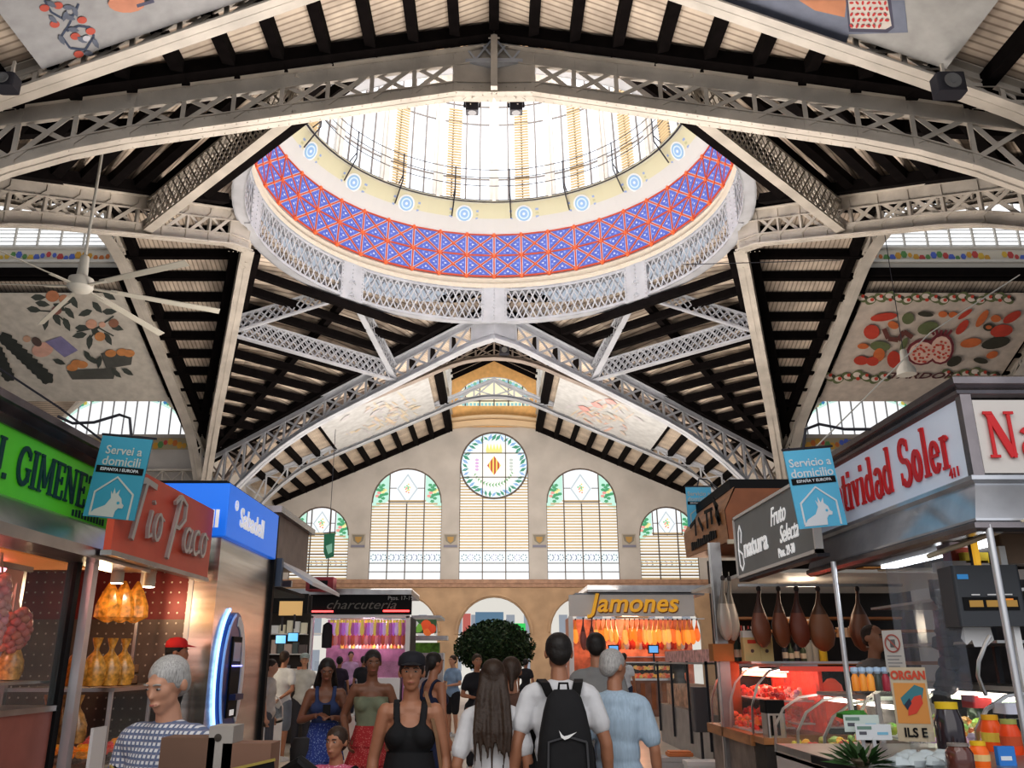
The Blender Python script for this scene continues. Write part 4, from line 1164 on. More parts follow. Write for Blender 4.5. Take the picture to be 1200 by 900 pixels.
# pendant lamp and speaker on the right
pl = P(1061, 428, 24.0)
pn_ = empty('pendant_lamp', pl, 0, 'small white pendant lamp hanging in front of the pomegranate painting', 'lamp')
MB().lathe([(.06,.5),(.1,.45),(.12,.1),(.26,-.12),(.28,-.3)], 14).build('lamp_shade', M_white, pn_, smooth=True)
MB().tube([(0,0,.5),(0,0,4.4)], .012, 5).build('cord', M_dark, pn_)
def loudspeaker(px, py, Y, lab, s=1.0):
    p = P(px, py, Y); o = empty('loudspeaker', p, 0, lab, 'loudspeaker', 'loudspeakers on the roof trusses')
    MB().rbox(-.26*s,.26*s,-.14,.18,-.20*s,.20*s,.05).build('cabinet', M_dark, o)
    MB().lathe([(.0,-.155),(.05*s,-.16),(.06*s,-.15),(.15*s,-.17),(.16*s,-.15)], 18, axis='y').build('cone', mat('speaker_grey', (.18,.18,.18), .5), o, smooth=True)
    MB().bar((0,.1,.15),(0,.1,.55),.05,.05).build('bracket', M_iron, o)
loudspeaker(1112, 100, 13.3, 'black loudspeaker fixed on the truss in the upper right corner')
loudspeaker(8, 97, 13.3, 'dark loudspeaker at the upper left edge behind the truss', .7)
loudspeaker(591, 411, 38.2, 'small black loudspeaker at the apex of the brown roof truss', .9)
# thin cables
for nm, pts, lb in (('cable',[P(1195,322,14),P(1090,390,14),P(940,540,14)],'thin pale cable slanting across in front of the pomegranate painting'),
                    ('cable',[P(800,310,20),P(985,305,20)],'thin cable strung sideways below the right of the dome ring'),
                    ('cable',[P(0,432,9),P(70,478,9),P(125,520,9)],'thin dark cable dropping to the left delivery banner')):
    tag(MB().tube(pts, .012, 5).build(nm, M_white if 'pale' in lb else M_dark), lb, 'cable')
# ================================================================== market stalls
M_chrome = mat('brushed_steel', (.55,.54,.53), .28, metal=1.0, vary=.12, vscale=3)
M_steel = mat('dull_steel', (.38,.37,.37), .35, metal=.85, vary=.15)
M_alu = mat('aluminium_post', (.62,.62,.64), .35, metal=.7)
M_cornice = mat('dark_cornice_metal', (.22,.20,.21), .22, metal=.85, vary=.2)
M_green = mat('green_sign', (.10,.47,.03), .35, vary=.06, emit=.12, ecol=(.12,.6,.03))
M_dgreen = mat('dark_teal_letters', (.005,.055,.05), .5)
M_redsign = mat('salmon_red_sign', (.62,.10,.055), .4, vary=.05)
M_silver = mat('silver_letters', (.52,.52,.54), .3, metal=.7)
M_blue = mat('bank_blue_sign', (.015,.20,.85), .35, emit=.35, ecol=(.01,.22,1))
M_whiteL = mat('white_letters', (.9,.9,.9), .4, emit=.3)
M_redL = mat('red_letters', (.60,.015,.02), .4)
M_signwhite = mat('pale_blue_white_sign', (.66,.72,.82), .18, emit=.08, ecol=(.7,.8,1), vary=.04, vscale=1.2)
M_signgrey = mat('warm_white_sign', (.62,.59,.56), .3)
M_slate = mat('slate_grey_sign', (.20,.21,.21), .45, vary=.05)
M_wood = mat('orange_wood', (.42,.19,.075), .45, vary=.2, vscale=3, stretch=(1,1,6))
M_dwood = mat('dark_orange_wood', (.30,.10,.035), .5, vary=.15)
M_black = mat('matt_black', (.007,.007,.008), .6, spec=.25)
M_glass = mat('case_glass', (.35,.40,.40), .04, alpha=.10, spec=.8)
M_pvc = mat('clear_plastic_sheet', (.34,.38,.46), .10, alpha=.36, spec=.8)
M_mirror = mat('shelf_steel', (.45,.44,.43), .3, metal=.9)
M_teal = mat('teal_banner', (.05,.30,.42), .6)
M_teal2 = mat('sky_blue_banner', (.11,.42,.62), .6, emit=.08)
M_pale = mat('pale_print', (.48,.50,.48), .6)
M_pale2 = mat('pale_print_bright', (.66,.70,.74), .6)
M_red_in = mat('maroon_panel', (.20,.035,.035), .4, vary=.2)
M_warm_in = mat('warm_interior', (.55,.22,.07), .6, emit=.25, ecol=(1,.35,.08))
M_cream = mat('cream_panel', (.62,.56,.44), .6)
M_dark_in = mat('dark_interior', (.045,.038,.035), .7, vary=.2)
M_wht = mat('white_enamel', (.74,.74,.74), .35)
M_tube = mat('lamp_glow', (1,1,1), .5, emit=9, ecol=(1,.95,.85))
M_redled = mat('red_led', (1,.1,.1), .5, emit=4, ecol=(1,.06,.06))
M_cyanled = mat('blue_white_led', (.5,.7,1), .5, emit=2.2, ecol=(.30,.55,1))
M_yel = mat('yellow_letters', (.80,.42,.03), .4, emit=.25, ecol=(1,.5,.03))

def stall(name, lab, loc=(0,0,0), cat='market stall'): return empty(name, loc, 0, lab, cat)
def Bx(parent, name, m_, x0,x1,y0,y1,z0,z1, bevel=0):
    return MB().box(x0,x1,y0,y1,z0,z1).build(name, m_, parent, bevel=bevel)

# ---------- left: green-signed stall
A = stall('greengrocer_stall', 'left market stall with green J. GIMENEZ sign and pink-lit glass front')
xs = -3.4
Bx(A,'fascia_sign',M_green, xs-.06,xs,1.5,7.72,2.69,3.17)
lettering('lettering','J. GIMENEZ',SERIF,M_dgreen,(xs+.004,5.66,2.80),(0,1,0),(0,0,1),.28,A,wx=.83,bold=1.1,gap=.03)
m = MB()
for i in range(11): m.box(xs+.001,xs+.004,6.85+.055*i,6.885+.055*i,2.715,2.765+.006*(i%3))
m.build('small_print', M_dgreen, A)
m = MB()
m.add([(xs+.02,1.5,3.16),(xs+.08,1.5,3.20),(xs+.03,1.5,3.24),(xs+.12,1.5,3.28),(xs+.11,1.5,3.34),(xs-.2,1.5,3.36),(xs-.2,1.5,3.16)]+[(xs+.02,7.78,3.16),(xs+.08,7.78,3.20),(xs+.03,7.78,3.24),(xs+.12,7.78,3.28),(xs+.11,7.78,3.34),(xs-.2,7.78,3.36),(xs-.2,7.78,3.16)],
      [(i,(i+1)%7,7+(i+1)%7,7+i) for i in range(7)]+[tuple(range(6,-1,-1)),tuple(range(7,14))])
m.build('cornice', M_cornice, A)
m = MB(); m.add([(xs,1.5,2.70),(xs+.05,1.5,2.67),(xs+.30,1.5,2.44),(xs+.30,1.5,2.36),(xs-.05,1.5,2.36)]+[(xs,7.85,2.70),(xs+.05,7.85,2.67),(xs+.30,7.85,2.44),(xs+.30,7.85,2.36),(xs-.05,7.85,2.36)],
      [(i,(i+1)%5,5+(i+1)%5,5+i) for i in range(5)]+[(4,3,2,1,0),(5,6,7,8,9)])
m.build('lower_fascia', M_chrome, A)
Bx(A,'roof',M_black,-6.4,xs-.05,1.5,7.75,2.42,3.0)
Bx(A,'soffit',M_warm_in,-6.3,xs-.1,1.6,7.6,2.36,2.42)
Bx(A,'back_wall',M_red_in,-6.4,-6.3,1.5,7.7,0,2.42)
Bx(A,'post',M_alu,-3.32,-3.25,7.05,7.14,0,2.40)
Bx(A,'inner_post',M_black,-3.42,-3.34,6.96,7.04,0,2.40)
Bx(A,'counter_front',mat('rosy_metal',(.42,.17,.14),.35,metal=.4,vary=.12),-3.42,-3.36,2.5,6.95,0,1.24)
Bx(A,'counter_top',M_chrome,-4.2,-3.34,2.5,6.98,1.24,1.28)
Bx(A,'glass_pane',M_glass,-3.375,-3.365,2.5,6.95,1.28,2.36)
Bx(A,'shelf',M_chrome,-4.0,-3.42,2.5,6.95,1.44,1.46)
Bx(A,'rail',M_steel,-3.75,-3.71,2.5,7.0,2.28,2.32)
Bx(A,'end_wall',M_mirror,-4.9,-4.0,7.4,7.45,0,2.4)
lt = MB().tube([(-3.9,5.4,2.30),(-3.9,6.9,2.30)],.03,8).build('tube_light', mat('magenta_tube',(1,.5,.7),.4,emit=5,ecol=(1,.30,.42)), A)
# garlic and onion strings
def string_of(name, lab, top, L, rad, n, colr, seed, cat='garlic string'):
    rnd = random.Random(seed); o = empty(name, top, 0, lab, cat)
    m = MB()
    for i in range(n):
        t = i/n; z = -.16-L*t; rr_ = rad*math.sin(PI*(.18+.74*t))**.6; a = i*2.4
        m.ball((rr_*math.cos(a), rr_*math.sin(a), z), .040, .040, .036, 10, 6, col=tuple(c*rnd.uniform(.8,1.1) for c in colr), noise=.03)
    m.build('bulbs', mat('bulb_skin', vc=True, rough=.4), o, smooth=True)
    m = MB(); 
    for i in range(6): a = i*PI/3; m.tube([(rad*.5*math.cos(a),rad*.5*math.sin(a),-.18),(.012*math.cos(a),.012*math.sin(a),-.03),(0,0,.05)], .008, 5, col=(.5,.42,.35))
    m.build('braid', M_vc, o)
string_of('garlic_string','pink-lit garlic string hanging nearest the left photo edge',(-3.62,6.05,2.32),.30,.085,44,(.80,.36,.38),1)
string_of('garlic_string','longest garlic string hanging behind the glass, in the middle',(-3.62,6.35,2.34),.56,.085,78,(.80,.38,.40),2)
string_of('onion_string','reddish onion string hanging nearest the aluminium post',(-3.66,6.70,2.12),.28,.125,62,(.62,.20,.15),3,'onion string')
def snack_bag(p, s, colr, lab, group):
    m = MB(colr); m.lathe([(.02,0),(.09,.01),(.115,.08),(.11,.17),(.07,.26),(.028,.31),(.022,.335),(.045,.40),(.05,.43)], 12, sx=1, sy=.75)
    rnd = random.Random(int(p[1]*99)); m.v = [(x*s*(1+rnd.uniform(-.05,.05)),y*s,z*s) for x,y,z in m.v]
    o = m.build('snack_bag', mat('amber_bag', vc=True, rough=.25, vary=.5, vscale=26, spec=.8), None, smooth=True, loc=p); return tag(o, lab, 'snack bag', group)
for i, (x, y) in enumerate(((-3.62,6.72),(-3.30,7.42),(-3.23,7.55),(-3.42,7.36),(-3.18,7.70))):
    if i == 0: snack_bag((x,y,1.46),.86,(.50,.27,.06),'amber snack bag on the glass-fronted shelf left of the post',None)
    else: snack_bag((x,y,1.40),.9,(.62,.30,.05),'twist-tied amber snack bag standing on the counter right of the post','snack bags right of the post')
for i in range(3): snack_bag((-3.55+.12*i,7.25,.98),.85,(.40,.20,.06),'brown snack bag on the lower shelf behind the post','snack bags on the lower shelf')

# ---------- left: stall with the red sign
B = stall('snack_stall', 'left stall under the salmon red Tio Paco sign with glass fruit case')
Bx(B,'fascia_sign',M_redsign,-3.06,-3.0,6.75,9.12,2.43,3.14)
lettering('lettering','Tio Paco',SCRIPT,mat('silver_letter_face',(.50,.49,.48),.3,metal=.5),(-2.975,6.93,2.60),(0,1,0),(0,0,1),.46,B,wx=1.20,thick=.03,bold=.8,gap=.0,slant=.08)
Bx(B,'sign_rim',M_steel,-3.08,-2.99,6.75,9.14,2.39,2.43)
Bx(B,'roof',M_dwood,-5.5,-3.06,7.75,9.2,2.5,2.62)
Bx(B,'counter',M_steel,-4.0,-3.15,7.5,9.15,0,.62)
Bx(B,'counter_top',M_chrome,-4.0,-3.12,7.45,9.18,1.36,1.39)
for y in (7.5,8.35,9.12): Bx(B,'post',M_alu,-3.18,-3.15,y-.015,y+.015,.62,1.36)
Bx(B,'glass_pane',M_glass,-3.165,-3.155,7.52,9.1,.62,1.36)
Bx(B,'glass_shelf',M_glass,-3.9,-3.2,7.5,9.1,1.0,1.01)
Bx(B,'ceiling_pole',M_chrome,-3.61,-3.58,8.9,8.93,1.39,2.5)
Bx(B,'price_card',M_wht,-3.17,-3.145,7.22,7.46,.78,1.1)
for i,(x,y) in enumerate(((-3.35,7.75),(-3.22,8.15))):
    o = empty('downlight',(x,y,2.26),0,'cylindrical cream downlight under the red sign, %s of the two' % ('nearer' if i==0 else 'farther'),'lamp','downlights under the red sign')
    MB().lathe([(.055,0),(.055,.26),(.0,.26)],16).build('housing', M_cream, o, smooth=True); MB().lathe([(.0,-.004),(.05,-.004)],16).build('bulb', M_tube, o)
# orange bag cluster hanging
o = empty('hanging_snack_bag',(-3.38,8.0,2.2),0,'orange snack bags hanging under the roof beside the downlights','snack bag')
m = MB((.66,.25,.03)); rnd = random.Random(4)
for k,(dx,dy,a) in enumerate(((-.10,-.05,.4),(.0,.0,0),(.1,.05,-.5))):
    ctr = V((dx,dy,-.20)); 
    for j in range(1): m.lathe([(.012,.2),(.07,.10),(.12,-.02),(.125,-.12),(.02,-.17)], 9, (dx,dy,-.10), sx=1, sy=.5)
m.build('bag', mat('orange_film', vc=True, rough=.2, vary=.6, vscale=18, spec=.8, emit=.25), o)
# fruit tubs in the case
def tub(p, colr, lab, seed, w=.20, d=.24, fr=.028):
    rnd = random.Random(seed); o = empty('fruit_tub', p, 0, lab, 'fruit tub', 'fruit tubs in the left glass case')
    m = MB(); m.box(-w/2,w/2,-d/2,d/2,0,.012); 
    for a,b,c_,e in ((-w/2,-w/2+.006,-d/2,d/2),(w/2-.006,w/2,-d/2,d/2),(-w/2,w/2,-d/2,-d/2+.006),(-w/2,w/2,d/2-.006,d/2)): m.box(a,b,c_,e,0,.12)
    m.build('tray', M_glass, o)
    m = MB()
    for i in range(46):
        x, y = rnd.uniform(-w/2+.03,w/2-.03), rnd.uniform(-d/2+.03,d/2-.03); h = .05+.10*(1-(abs(x)/w*2)**2)*(1-(abs(y)/d*2)**2)+rnd.uniform(-.02,.02)
        m.ball((x,y,h), fr, fr*rnd.uniform(.7,1.1), fr*.7, 7, 4, col=tuple(c*rnd.uniform(.75,1.2) for c in colr))
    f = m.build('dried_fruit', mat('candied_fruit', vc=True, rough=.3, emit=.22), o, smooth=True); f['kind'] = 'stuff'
for i,(x,y,cl,lb) in enumerate(((-3.38,7.62,(.75,.28,.03),'tub of bright orange candied fruit next to the post'),(-3.33,7.90,(.72,.10,.08),'tub of red and pink candied fruit in the glass case'),
     (-3.33,8.18,(.76,.36,.05),'tub of yellow orange candied fruit in the middle of the case'),(-3.33,8.46,(.62,.34,.16),'tub of pale tan dried fruit beside the older man'),(-3.33,8.74,(.66,.22,.06),'tub of dark orange dried fruit farthest along the case'),
     (-3.62,7.8,(.7,.25,.04),'tub of orange fruit in the back row of the case'),(-3.62,8.3,(.62,.12,.08),'tub of red fruit in the back row of the case'))):
    tub((x,y,.62+.16), cl, lb, i)
for y in (7.62,7.9,8.18,8.46,8.74): pass
Bx(B,'case_step',M_cream,-3.9,-3.2,7.5,9.1,.62,.78)
# pastry crates on the counter
for k in range(2):
    o = empty('wooden_crate',(-3.62,8.45,1.39+.10*k),0,'shallow wooden crate on the counter, %s of two' % ('lower' if k==0 else 'upper'),'crate','stacked crates on the left counter')
    m = MB(); m.box(-.22,.22,-.16,.16,0,.012); m.box(-.22,.22,-.16,-.15,0,.08); m.box(-.22,.22,.15,.16,0,.08); m.box(-.22,-.21,-.16,.16,0,.08); m.box(.21,.22,-.16,.16,0,.08); m.build('box', M_wood, o)
    m = MB(); m.box(-.2,.2,-.14,.14,.012,.06); m.build('pastry', mat('pastry',(.55,.30,.12),.6,vary=.4,vscale=30), o)

# ---------- left: cash machine kiosk
K = stall('cash_machine_kiosk', 'steel bank kiosk with blue Sabadell sign and glowing oval cash machine', cat='cash machine')
kx, ky0, ky1 = -2.95, 9.3, 11.45
Bx(K,'aisle_face',mat('striped_steel',(.60,.57,.52),.25,metal=.9,vary=.28,vscale=1.5,stretch=(.3,.3,9)),-3.2,kx,ky0,ky1,0,2.9)
def perf():
    m = MB(); m.box(-5.6,-3.2,ky0+.01,ky0+.06,0,2.5,(.19,.15,.125)); m.box(-5.6,-3.2,ky0+.01,ky0+.06,2.5,2.9,(.22,.03,.035)); m.box(-5.6,-3.2,ky0+.005,ky0+.012,2.02,2.5,(.24,.05,.05))
    for i in range(26):
        for j in range(24):
            x = -5.5+i*.09; z = .3+j*.105; 
            m.poly([(x+.011*math.cos(a*PI/3),ky0-.003,z+.011*math.sin(a*PI/3)) for a in range(6)], (.62,.56,.48))
    return m.build('dotted_end_panel', mat('dotted_steel', vc=True, rough=.3, metal=.35, vary=.2), K)
perf()
Bx(K,'corner_strip',M_alu,-3.25,-3.2,ky0-.01,ky0+.05,0,2.9)
m = MB(); m.box(-5.6,kx+.06,ky0-.06,ky1,2.88,3.46); m.build('sign_box', M_blue, K, bevel=.01)
Bx(K,'sign_cap',M_black,-5.6,kx+.0,ky0,ky1-.1,3.46,3.50)
text('lettering','Sabadell',M_whiteL,(kx+.065,10.22,3.15),RL,.30,K,.006,1.08,bold=.008)
m = MB(); 
for r_ in (0,): m.strip([(kx+.066,9.53+.05*math.cos(a*PI/8),3.26+.05*math.sin(a*PI/8)) for a in range(17)],.018,.01,up=(1,0,0)); m.strip([(kx+.066,9.51,3.27),(kx+.066,9.55,3.27)],.02,.01,up=(1,0,0)); m.strip([(kx+.066,9.51,3.24),(kx+.066,9.55,3.24)],.02,.01,up=(1,0,0))
m.build('emblem', M_whiteL, K)
text('front_lettering','Sabadell',M_whiteL,(-3.35,ky0-.066,3.06),RF,.26,K,.004,.9,bold=.009)
Bx(K,'edge_post',M_black,kx-.02,kx+.05,ky1,ky1+.10,0,3.46)
# oval cash machine
cyy, czz, ra, rb = 9.92, 1.46, .40, .66
def ov(s, a): return (cyy+ra*s*math.cos(a), czz+rb*s*math.sin(a))
cm_ = empty('oval_cash_machine', (0,0,0)); cm_.parent = K
m = MB(); o_ = [ov(1,2*PI*i/40) for i in range(40)]
m.add([(kx,y,z) for y,z in o_]+[(kx+.07,y,z) for y,z in o_],[tuple(range(40,80))]+[(i,(i+1)%40,40+(i+1)%40,40+i) for i in range(40)])
m.build('oval_panel', mat('cash_blue',(.01,.05,.22),.3), cm_)
m = MB(); m.strip([(kx+.015,)+ov(1.08,math.radians(a)) for a in range(105,256,6)], .03, .02, up=(1,0,0)); m.build('glow_strip', M_cyanled, cm_)
m = MB(); m.strip([(kx+.075,)+ov(.86,math.radians(a)) for a in range(84,-63,-7)], .11, .02, up=(1,0,0)); m.build('white_swoosh', mat('white_panel',(.72,.72,.74),.4), cm_)
m = MB(); m.strip([(kx+.072,)+ov(.97,math.radians(a)) for a in range(100,262,6)], .03, .02, up=(1,0,0)); m.build('pale_rim', mat('pale_blue_rim',(.25,.45,.75),.3,emit=.25,ecol=(.2,.45,1)), cm_)
Bx(cm_,'screen_surround',M_black,kx+.07,kx+.09,9.78,10.12,1.02,1.86)
Bx(cm_,'screen',mat('cash_screen',(.14,.17,.22),.2,emit=.12,ecol=(.3,.4,.6)),kx+.09,kx+.095,9.82,10.08,1.60,1.80)
Bx(cm_,'keypad_shelf',mat('navy_plastic',(.01,.02,.09),.4),kx+.09,kx+.16,9.80,10.10,1.20,1.26)
Bx(cm_,'hood_light',mat('violet_led',(.4,.4,1),.5,emit=3,ecol=(.25,.25,1)),kx+.09,kx+.12,9.80,10.10,1.545,1.56)
Bx(cm_,'speaker_badge',M_whiteL,kx+.09,kx+.092,9.86,10.02,1.04,1.10)

# ---------- left: stall behind the kiosk, with meat counter
Cc = stall('corner_meat_stall', 'brown-fasciaed left stall behind the bank kiosk with slanting awning')
Bx(Cc,'fascia',mat('taupe_fascia',(.27,.22,.19),.6,vary=.15),-6,-3.0,11.75,13.9,2.95,3.55)
Bx(Cc,'cornice',M_cornice,-6,-2.92,11.7,14.0,3.55,3.64)
m = MB(); m.add([(-3.0,11.8,2.95),(-3.0,13.9,2.95),(-2.45,13.9,2.62),(-2.45,11.8,2.62),(-3.0,11.8,2.90),(-3.0,13.9,2.90),(-2.45,13.9,2.57),(-2.45,11.8,2.57)],[(0,3,2,1),(4,5,6,7),(0,1,5,4),(1,2,6,5),(2,3,7,6),(3,0,4,7)]); m.build('awning', mat('white_awning',(.62,.62,.64),.5), Cc)
Bx(Cc,'corner_cover',mat('navy_cover',(.10,.13,.18),.4),-3.2,-2.85,11.65,11.75,2.55,2.92)
Bx(Cc,'rear_beam',M_steel,-6,-3.3,14.2,14.3,2.75,2.85)
Bx(Cc,'dark_soffit',M_black,-6,-3.0,11.8,13.9,2.55,2.6)
Bx(Cc,'back_shelf',M_dark_in,-6,-5.9,11.8,17.5,0,2.6)
Bx(Cc,'menu_board',mat('tan_board',(.60,.42,.20),.6,emit=.3,ecol=(.8,.5,.2)),-4.05,-3.62,16.6,16.65,2.42,2.68)
# meat counter in the aisle side
def glass_case(name, lab, x0, x1, y0, y1, zb, zt, body, face=1, cat='display case'):
    """curved-glass refrigerated case; face=+1 front towards +x, -1 towards -x"""
    o = empty(name, (0,0,0), 0, lab, cat)
    Bx(o,'base',body,min(x0,x1),max(x0,x1),y0,y1,.08,zb)
    Bx(o,'kick_plate',M_black,min(x0,x1)+.05,max(x0,x1)-.05,y0+.03,y1-.03,0,.08)
    xf, xb = (x1, x0) if face > 0 else (x0, x1)
    W = abs(x1-x0); s = -face
    prof = [(xf, zb), (xf+s*.02*W, zb+(zt-zb)*.45), (xf+s*.12*W, zb+(zt-zb)*.75), (xf+s*.30*W, zb+(zt-zb)*.95), (xf+s*.5*W, zt)]
    m = MB(); n = len(prof)
    m.add([(x,y0,z) for x,z in prof]+[(x,y1,z) for x,z in prof], [(i,i+1,n+i+1,n+i) for i in range(n-1)]); m.build('curved_glass', M_glass, o, smooth=True)
    for y in (y0,y1):
        m = MB(); m.poly([(x,y,z) for x,z in prof]+[(xb,y,zt),(xb,y,zb)]); m.build('end_glass', M_glass, o)
    for y in (y0,(y0+y1)/2,y1): MB().strip([(x,y,z) for x,z in prof], .02, .02, up=(0,1,0)).build('glass_clip', M_chrome, o)
    xa, xc = sorted((xf+s*.5*W, xb)); Bx(o,'top_shelf',M_chrome,xa,xc,y0,y1,zt,zt+.03)
    Bx(o,'front_rail',M_chrome,min(xf,xf+s*.03),max(xf,xf+s*.03),y0,y1,zb-.03,zb+.03)
    Bx(o,'case_light',mat('case_tube',(1,1,1),.5,emit=5,ecol=(1,.85,.75)),min(xf+s*.55*W,xf+s*.60*W),max(xf+s*.55*W,xf+s*.60*W),y0+.05,y1-.05,zt-.05,zt-.02)
    return o
def meat_trays(x0, x1, y0, y1, z, n, m_, pal, lab, group, slope=0, sx=.9, seed=1, lift=.06):
    rnd = random.Random(seed)
    for j in range(m_):
        for i in range(n):
            X0, Y0_ = lerp(x0,x1,i/n), lerp(y0,y1,j/m_); w, d = (x1-x0)/n*sx, (y1-y0)/m_*.92
            zz = z+slope*(i/n); pc = pal[rnd.randrange(len(pal))]
            o = empty('food_tray', (X0+w/2, Y0_+d/2, zz), 0, lab, 'food tray', group)
            MB().box(-w/2,w/2,-d/2,d/2,0,.015).build('tray', M_wht, o)
            m = MB()
            for k in range(9):
                a, b = rnd.uniform(-w*.34,w*.34), rnd.uniform(-d*.34,d*.34); c_ = tuple(min(1,q*rnd.uniform(.6,1.3)) for q in pc)
                m.ball((a,b,.02+rnd.uniform(0,lift)), w*rnd.uniform(.12,.2), d*rnd.uniform(.10,.18), .028, 7, 4, col=c_, noise=.15)
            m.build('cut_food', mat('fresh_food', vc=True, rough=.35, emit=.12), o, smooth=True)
glass_case('meat_display_case','white meat display case between the bank kiosk and the walking man',-4.1,-3.35,11.9,14.5,.72,1.15,M_wht,1)
meat_trays(-4.0,-3.38,11.95,14.4,.74,2,6,((.62,.16,.08),(.66,.40,.30),(.55,.50,.40),(.60,.10,.06)),'white tray of cut meat in the case beside the kiosk','meat trays beside the kiosk',sx=.85,seed=5)
for i in range(2):
    o = empty('monitor_screen',(-3.9+.22*i,16.3,1.98+.04*i),0,'small bright blue screen above the meat case, %s' % ('left one' if i==0 else 'right one'),'screen','blue screens over the meat case')
    Bx(o,'bezel',M_black,-.10,.10,-.02,.02,-.08,.08); Bx(o,'display',mat('blue_screen',(.1,.4,.7),.3,emit=.9,ecol=(.15,.5,.9)),-.09,.09,-.025,-.02,-.07,.07)
    MB().tube([(0,0,.15),(0,0,.4)],.02,6).build('arm',M_dark,o)

Z_ = stall('deli_shelving', 'cluttered deli shelving between the bank kiosk and the charcuterie', cat='shelving')
Bx(Z_,'back_panel',M_dark_in,-6.2,-3.92,18.9,18.95,0,2.95); Bx(Z_,'top_band',M_black,-6.2,-3.90,18.4,18.5,2.55,2.95)
rnd = random.Random(40)
for zz in (1.3,1.75,2.15): Bx(Z_,'shelf',M_wht,-6.0,-3.95,18.5,18.9,zz-.02,zz)
for zz, pal, nm in ((1.3,((.55,.50,.45),(.5,.2,.12),(.2,.2,.22)),'lower'),(1.75,((.10,.08,.08),(.45,.35,.3),(.08,.1,.1)),'middle'),(2.15,((.62,.58,.45),(.60,.60,.58),(.5,.35,.45)),'upper')):
    for i in range(11):
        w_, h_ = rnd.uniform(.05,.085), rnd.uniform(.14,.30); m = MB(rnd.choice(pal)); m.rbox(-w_,w_,-.07,.07,0,h_,.02)
        tag(m.build('deli_packet', mat('packets',vc=True,rough=.5,emit=.12), None, loc=(-5.5+i*.15,18.68,zz)), 'small packet on the %s shelf between the kiosk and the charcuterie' % nm, 'packet', 'packets on the %s deli shelf' % nm)

# ---------- far left: charcuterie
D = stall('charcuterie_stall', 'black-fronted charcuterie stall in the distance with purple-lit hanging sausages')
yF = 28.4
def XF(px, Y=yF, h=.8): return (px-579)/1000*(C18*Y+S18*h)
def ZF(py, Y=yF): return P(579,py,Y).z
Bx(D,'fascia_sign',M_black,XF(361),XF(481),yF,yF+.2,ZF(720),ZF(697))
Bx(D,'side_fascia',M_black,XF(300),XF(361),yF+.1,yF+.3,ZF(717),ZF(699))
text('lettering','charcutería',mat('dim_script',(.16,.15,.13),.5),(XF(421),yF-.01,ZF(709)),RF,.40,D,.005,1.25,.35)
text('stall_numbers','Ptos. 17-19',M_pale,(XF(468),yF-.01,ZF(701)),RF,.18,D,.003)
Bx(D,'left_led_strip',M_redled,XF(363),XF(389),yF-.05,yF,ZF(717.5),ZF(715.5))
Bx(D,'right_led_strip',M_redled,XF(448),XF(479),yF-.05,yF,ZF(717),ZF(715))
Bx(D,'roof_cap',M_steel,XF(330),XF(481),yF-.1,yF+3,ZF(697),ZF(690))
Bx(D,'lintel',M_wht,XF(361),XF(479),yF+.02,yF+.15,ZF(724),ZF(720))
for px in (361,475): Bx(D,'post',M_wht,XF(px),XF(px+5),yF+.02,yF+.2,0,ZF(722))
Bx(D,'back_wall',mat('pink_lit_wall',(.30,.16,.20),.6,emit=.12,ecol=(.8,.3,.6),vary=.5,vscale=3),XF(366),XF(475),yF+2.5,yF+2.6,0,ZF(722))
Bx(D,'side_wall',M_dark_in,XF(475),XF(479),yF+.3,yF+2.6,0,ZF(722))
Bx(D,'counter',M_wht,XF(370),XF(470),yF+.1,yF+.9,0,1.1)
Bx(D,'glass_front',M_glass,XF(370),XF(470),yF+.1,yF+.12,1.1,1.6)
Bx(D,'sausage_rail',M_chrome,XF(378),XF(472),yF+.5,yF+.53,ZF(724),ZF(723))
Bx(D,'shelf',M_mirror,XF(386),XF(470),yF+1.6,yF+2.0,ZF(760),ZF(759))
def hang(name, cat, px0, px1, n, zt, L, r, y, cols_, lab, group, seed, m_, two=False, XFn=XF):
    rnd = random.Random(seed)
    for i in range(n):
        x = lerp(XFn(px0), XFn(px1), (i+.5)/n); c_ = cols_[i % len(cols_)]
        o = empty(name, (x, y+rnd.uniform(-.05,.05), zt), 0, lab, cat, group)
        q = rnd.uniform(.85,1.1)
        prof = [(r*.12,0),(r*.3,-L*.06),(r*.65,-L*.25),(r*q,-L*.62),(r*.9,-L*.82),(r*.4,-L*.97),(.001,-L)]
        m = MB(c_); m.lathe([(a,b) for a,b in reversed(prof)], 9); m.build('body', m_, o, smooth=True)
        if two:
            m = MB((.72,.60,.10)); m.lathe([(r*.55,-.02),(r*.6,-L*.35),(r*.5,-L*.36)],8); m.build('label_band', m_, o)
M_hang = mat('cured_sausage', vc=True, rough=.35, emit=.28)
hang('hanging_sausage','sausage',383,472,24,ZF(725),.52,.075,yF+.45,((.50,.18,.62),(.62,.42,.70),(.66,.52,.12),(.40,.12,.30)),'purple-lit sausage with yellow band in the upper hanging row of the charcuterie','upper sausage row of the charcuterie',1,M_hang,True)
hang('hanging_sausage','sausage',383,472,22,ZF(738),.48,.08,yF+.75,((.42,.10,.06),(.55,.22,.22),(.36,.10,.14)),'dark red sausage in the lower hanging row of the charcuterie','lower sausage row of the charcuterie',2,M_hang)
rnd = random.Random(8)
for i in range(18):
    x = lerp(XF(388),XF(468),(i+.5)/18); m = MB(rnd.choice(((.62,.40,.06),(.55,.16,.08),(.5,.45,.35)))); h_ = rnd.uniform(.2,.32); m.lathe([(.06,0),(.06,h_*.7),(.03,h_*.85),(.03,h_),(0,h_)],9)
    tag(m.build('bottle', M_hang, None, smooth=True, loc=(x,yF+1.8,ZF(759))), 'small lit bottle on the shelf below the sausages', 'bottle', 'bottles on the charcuterie shelf')
hb_ = MB(); 
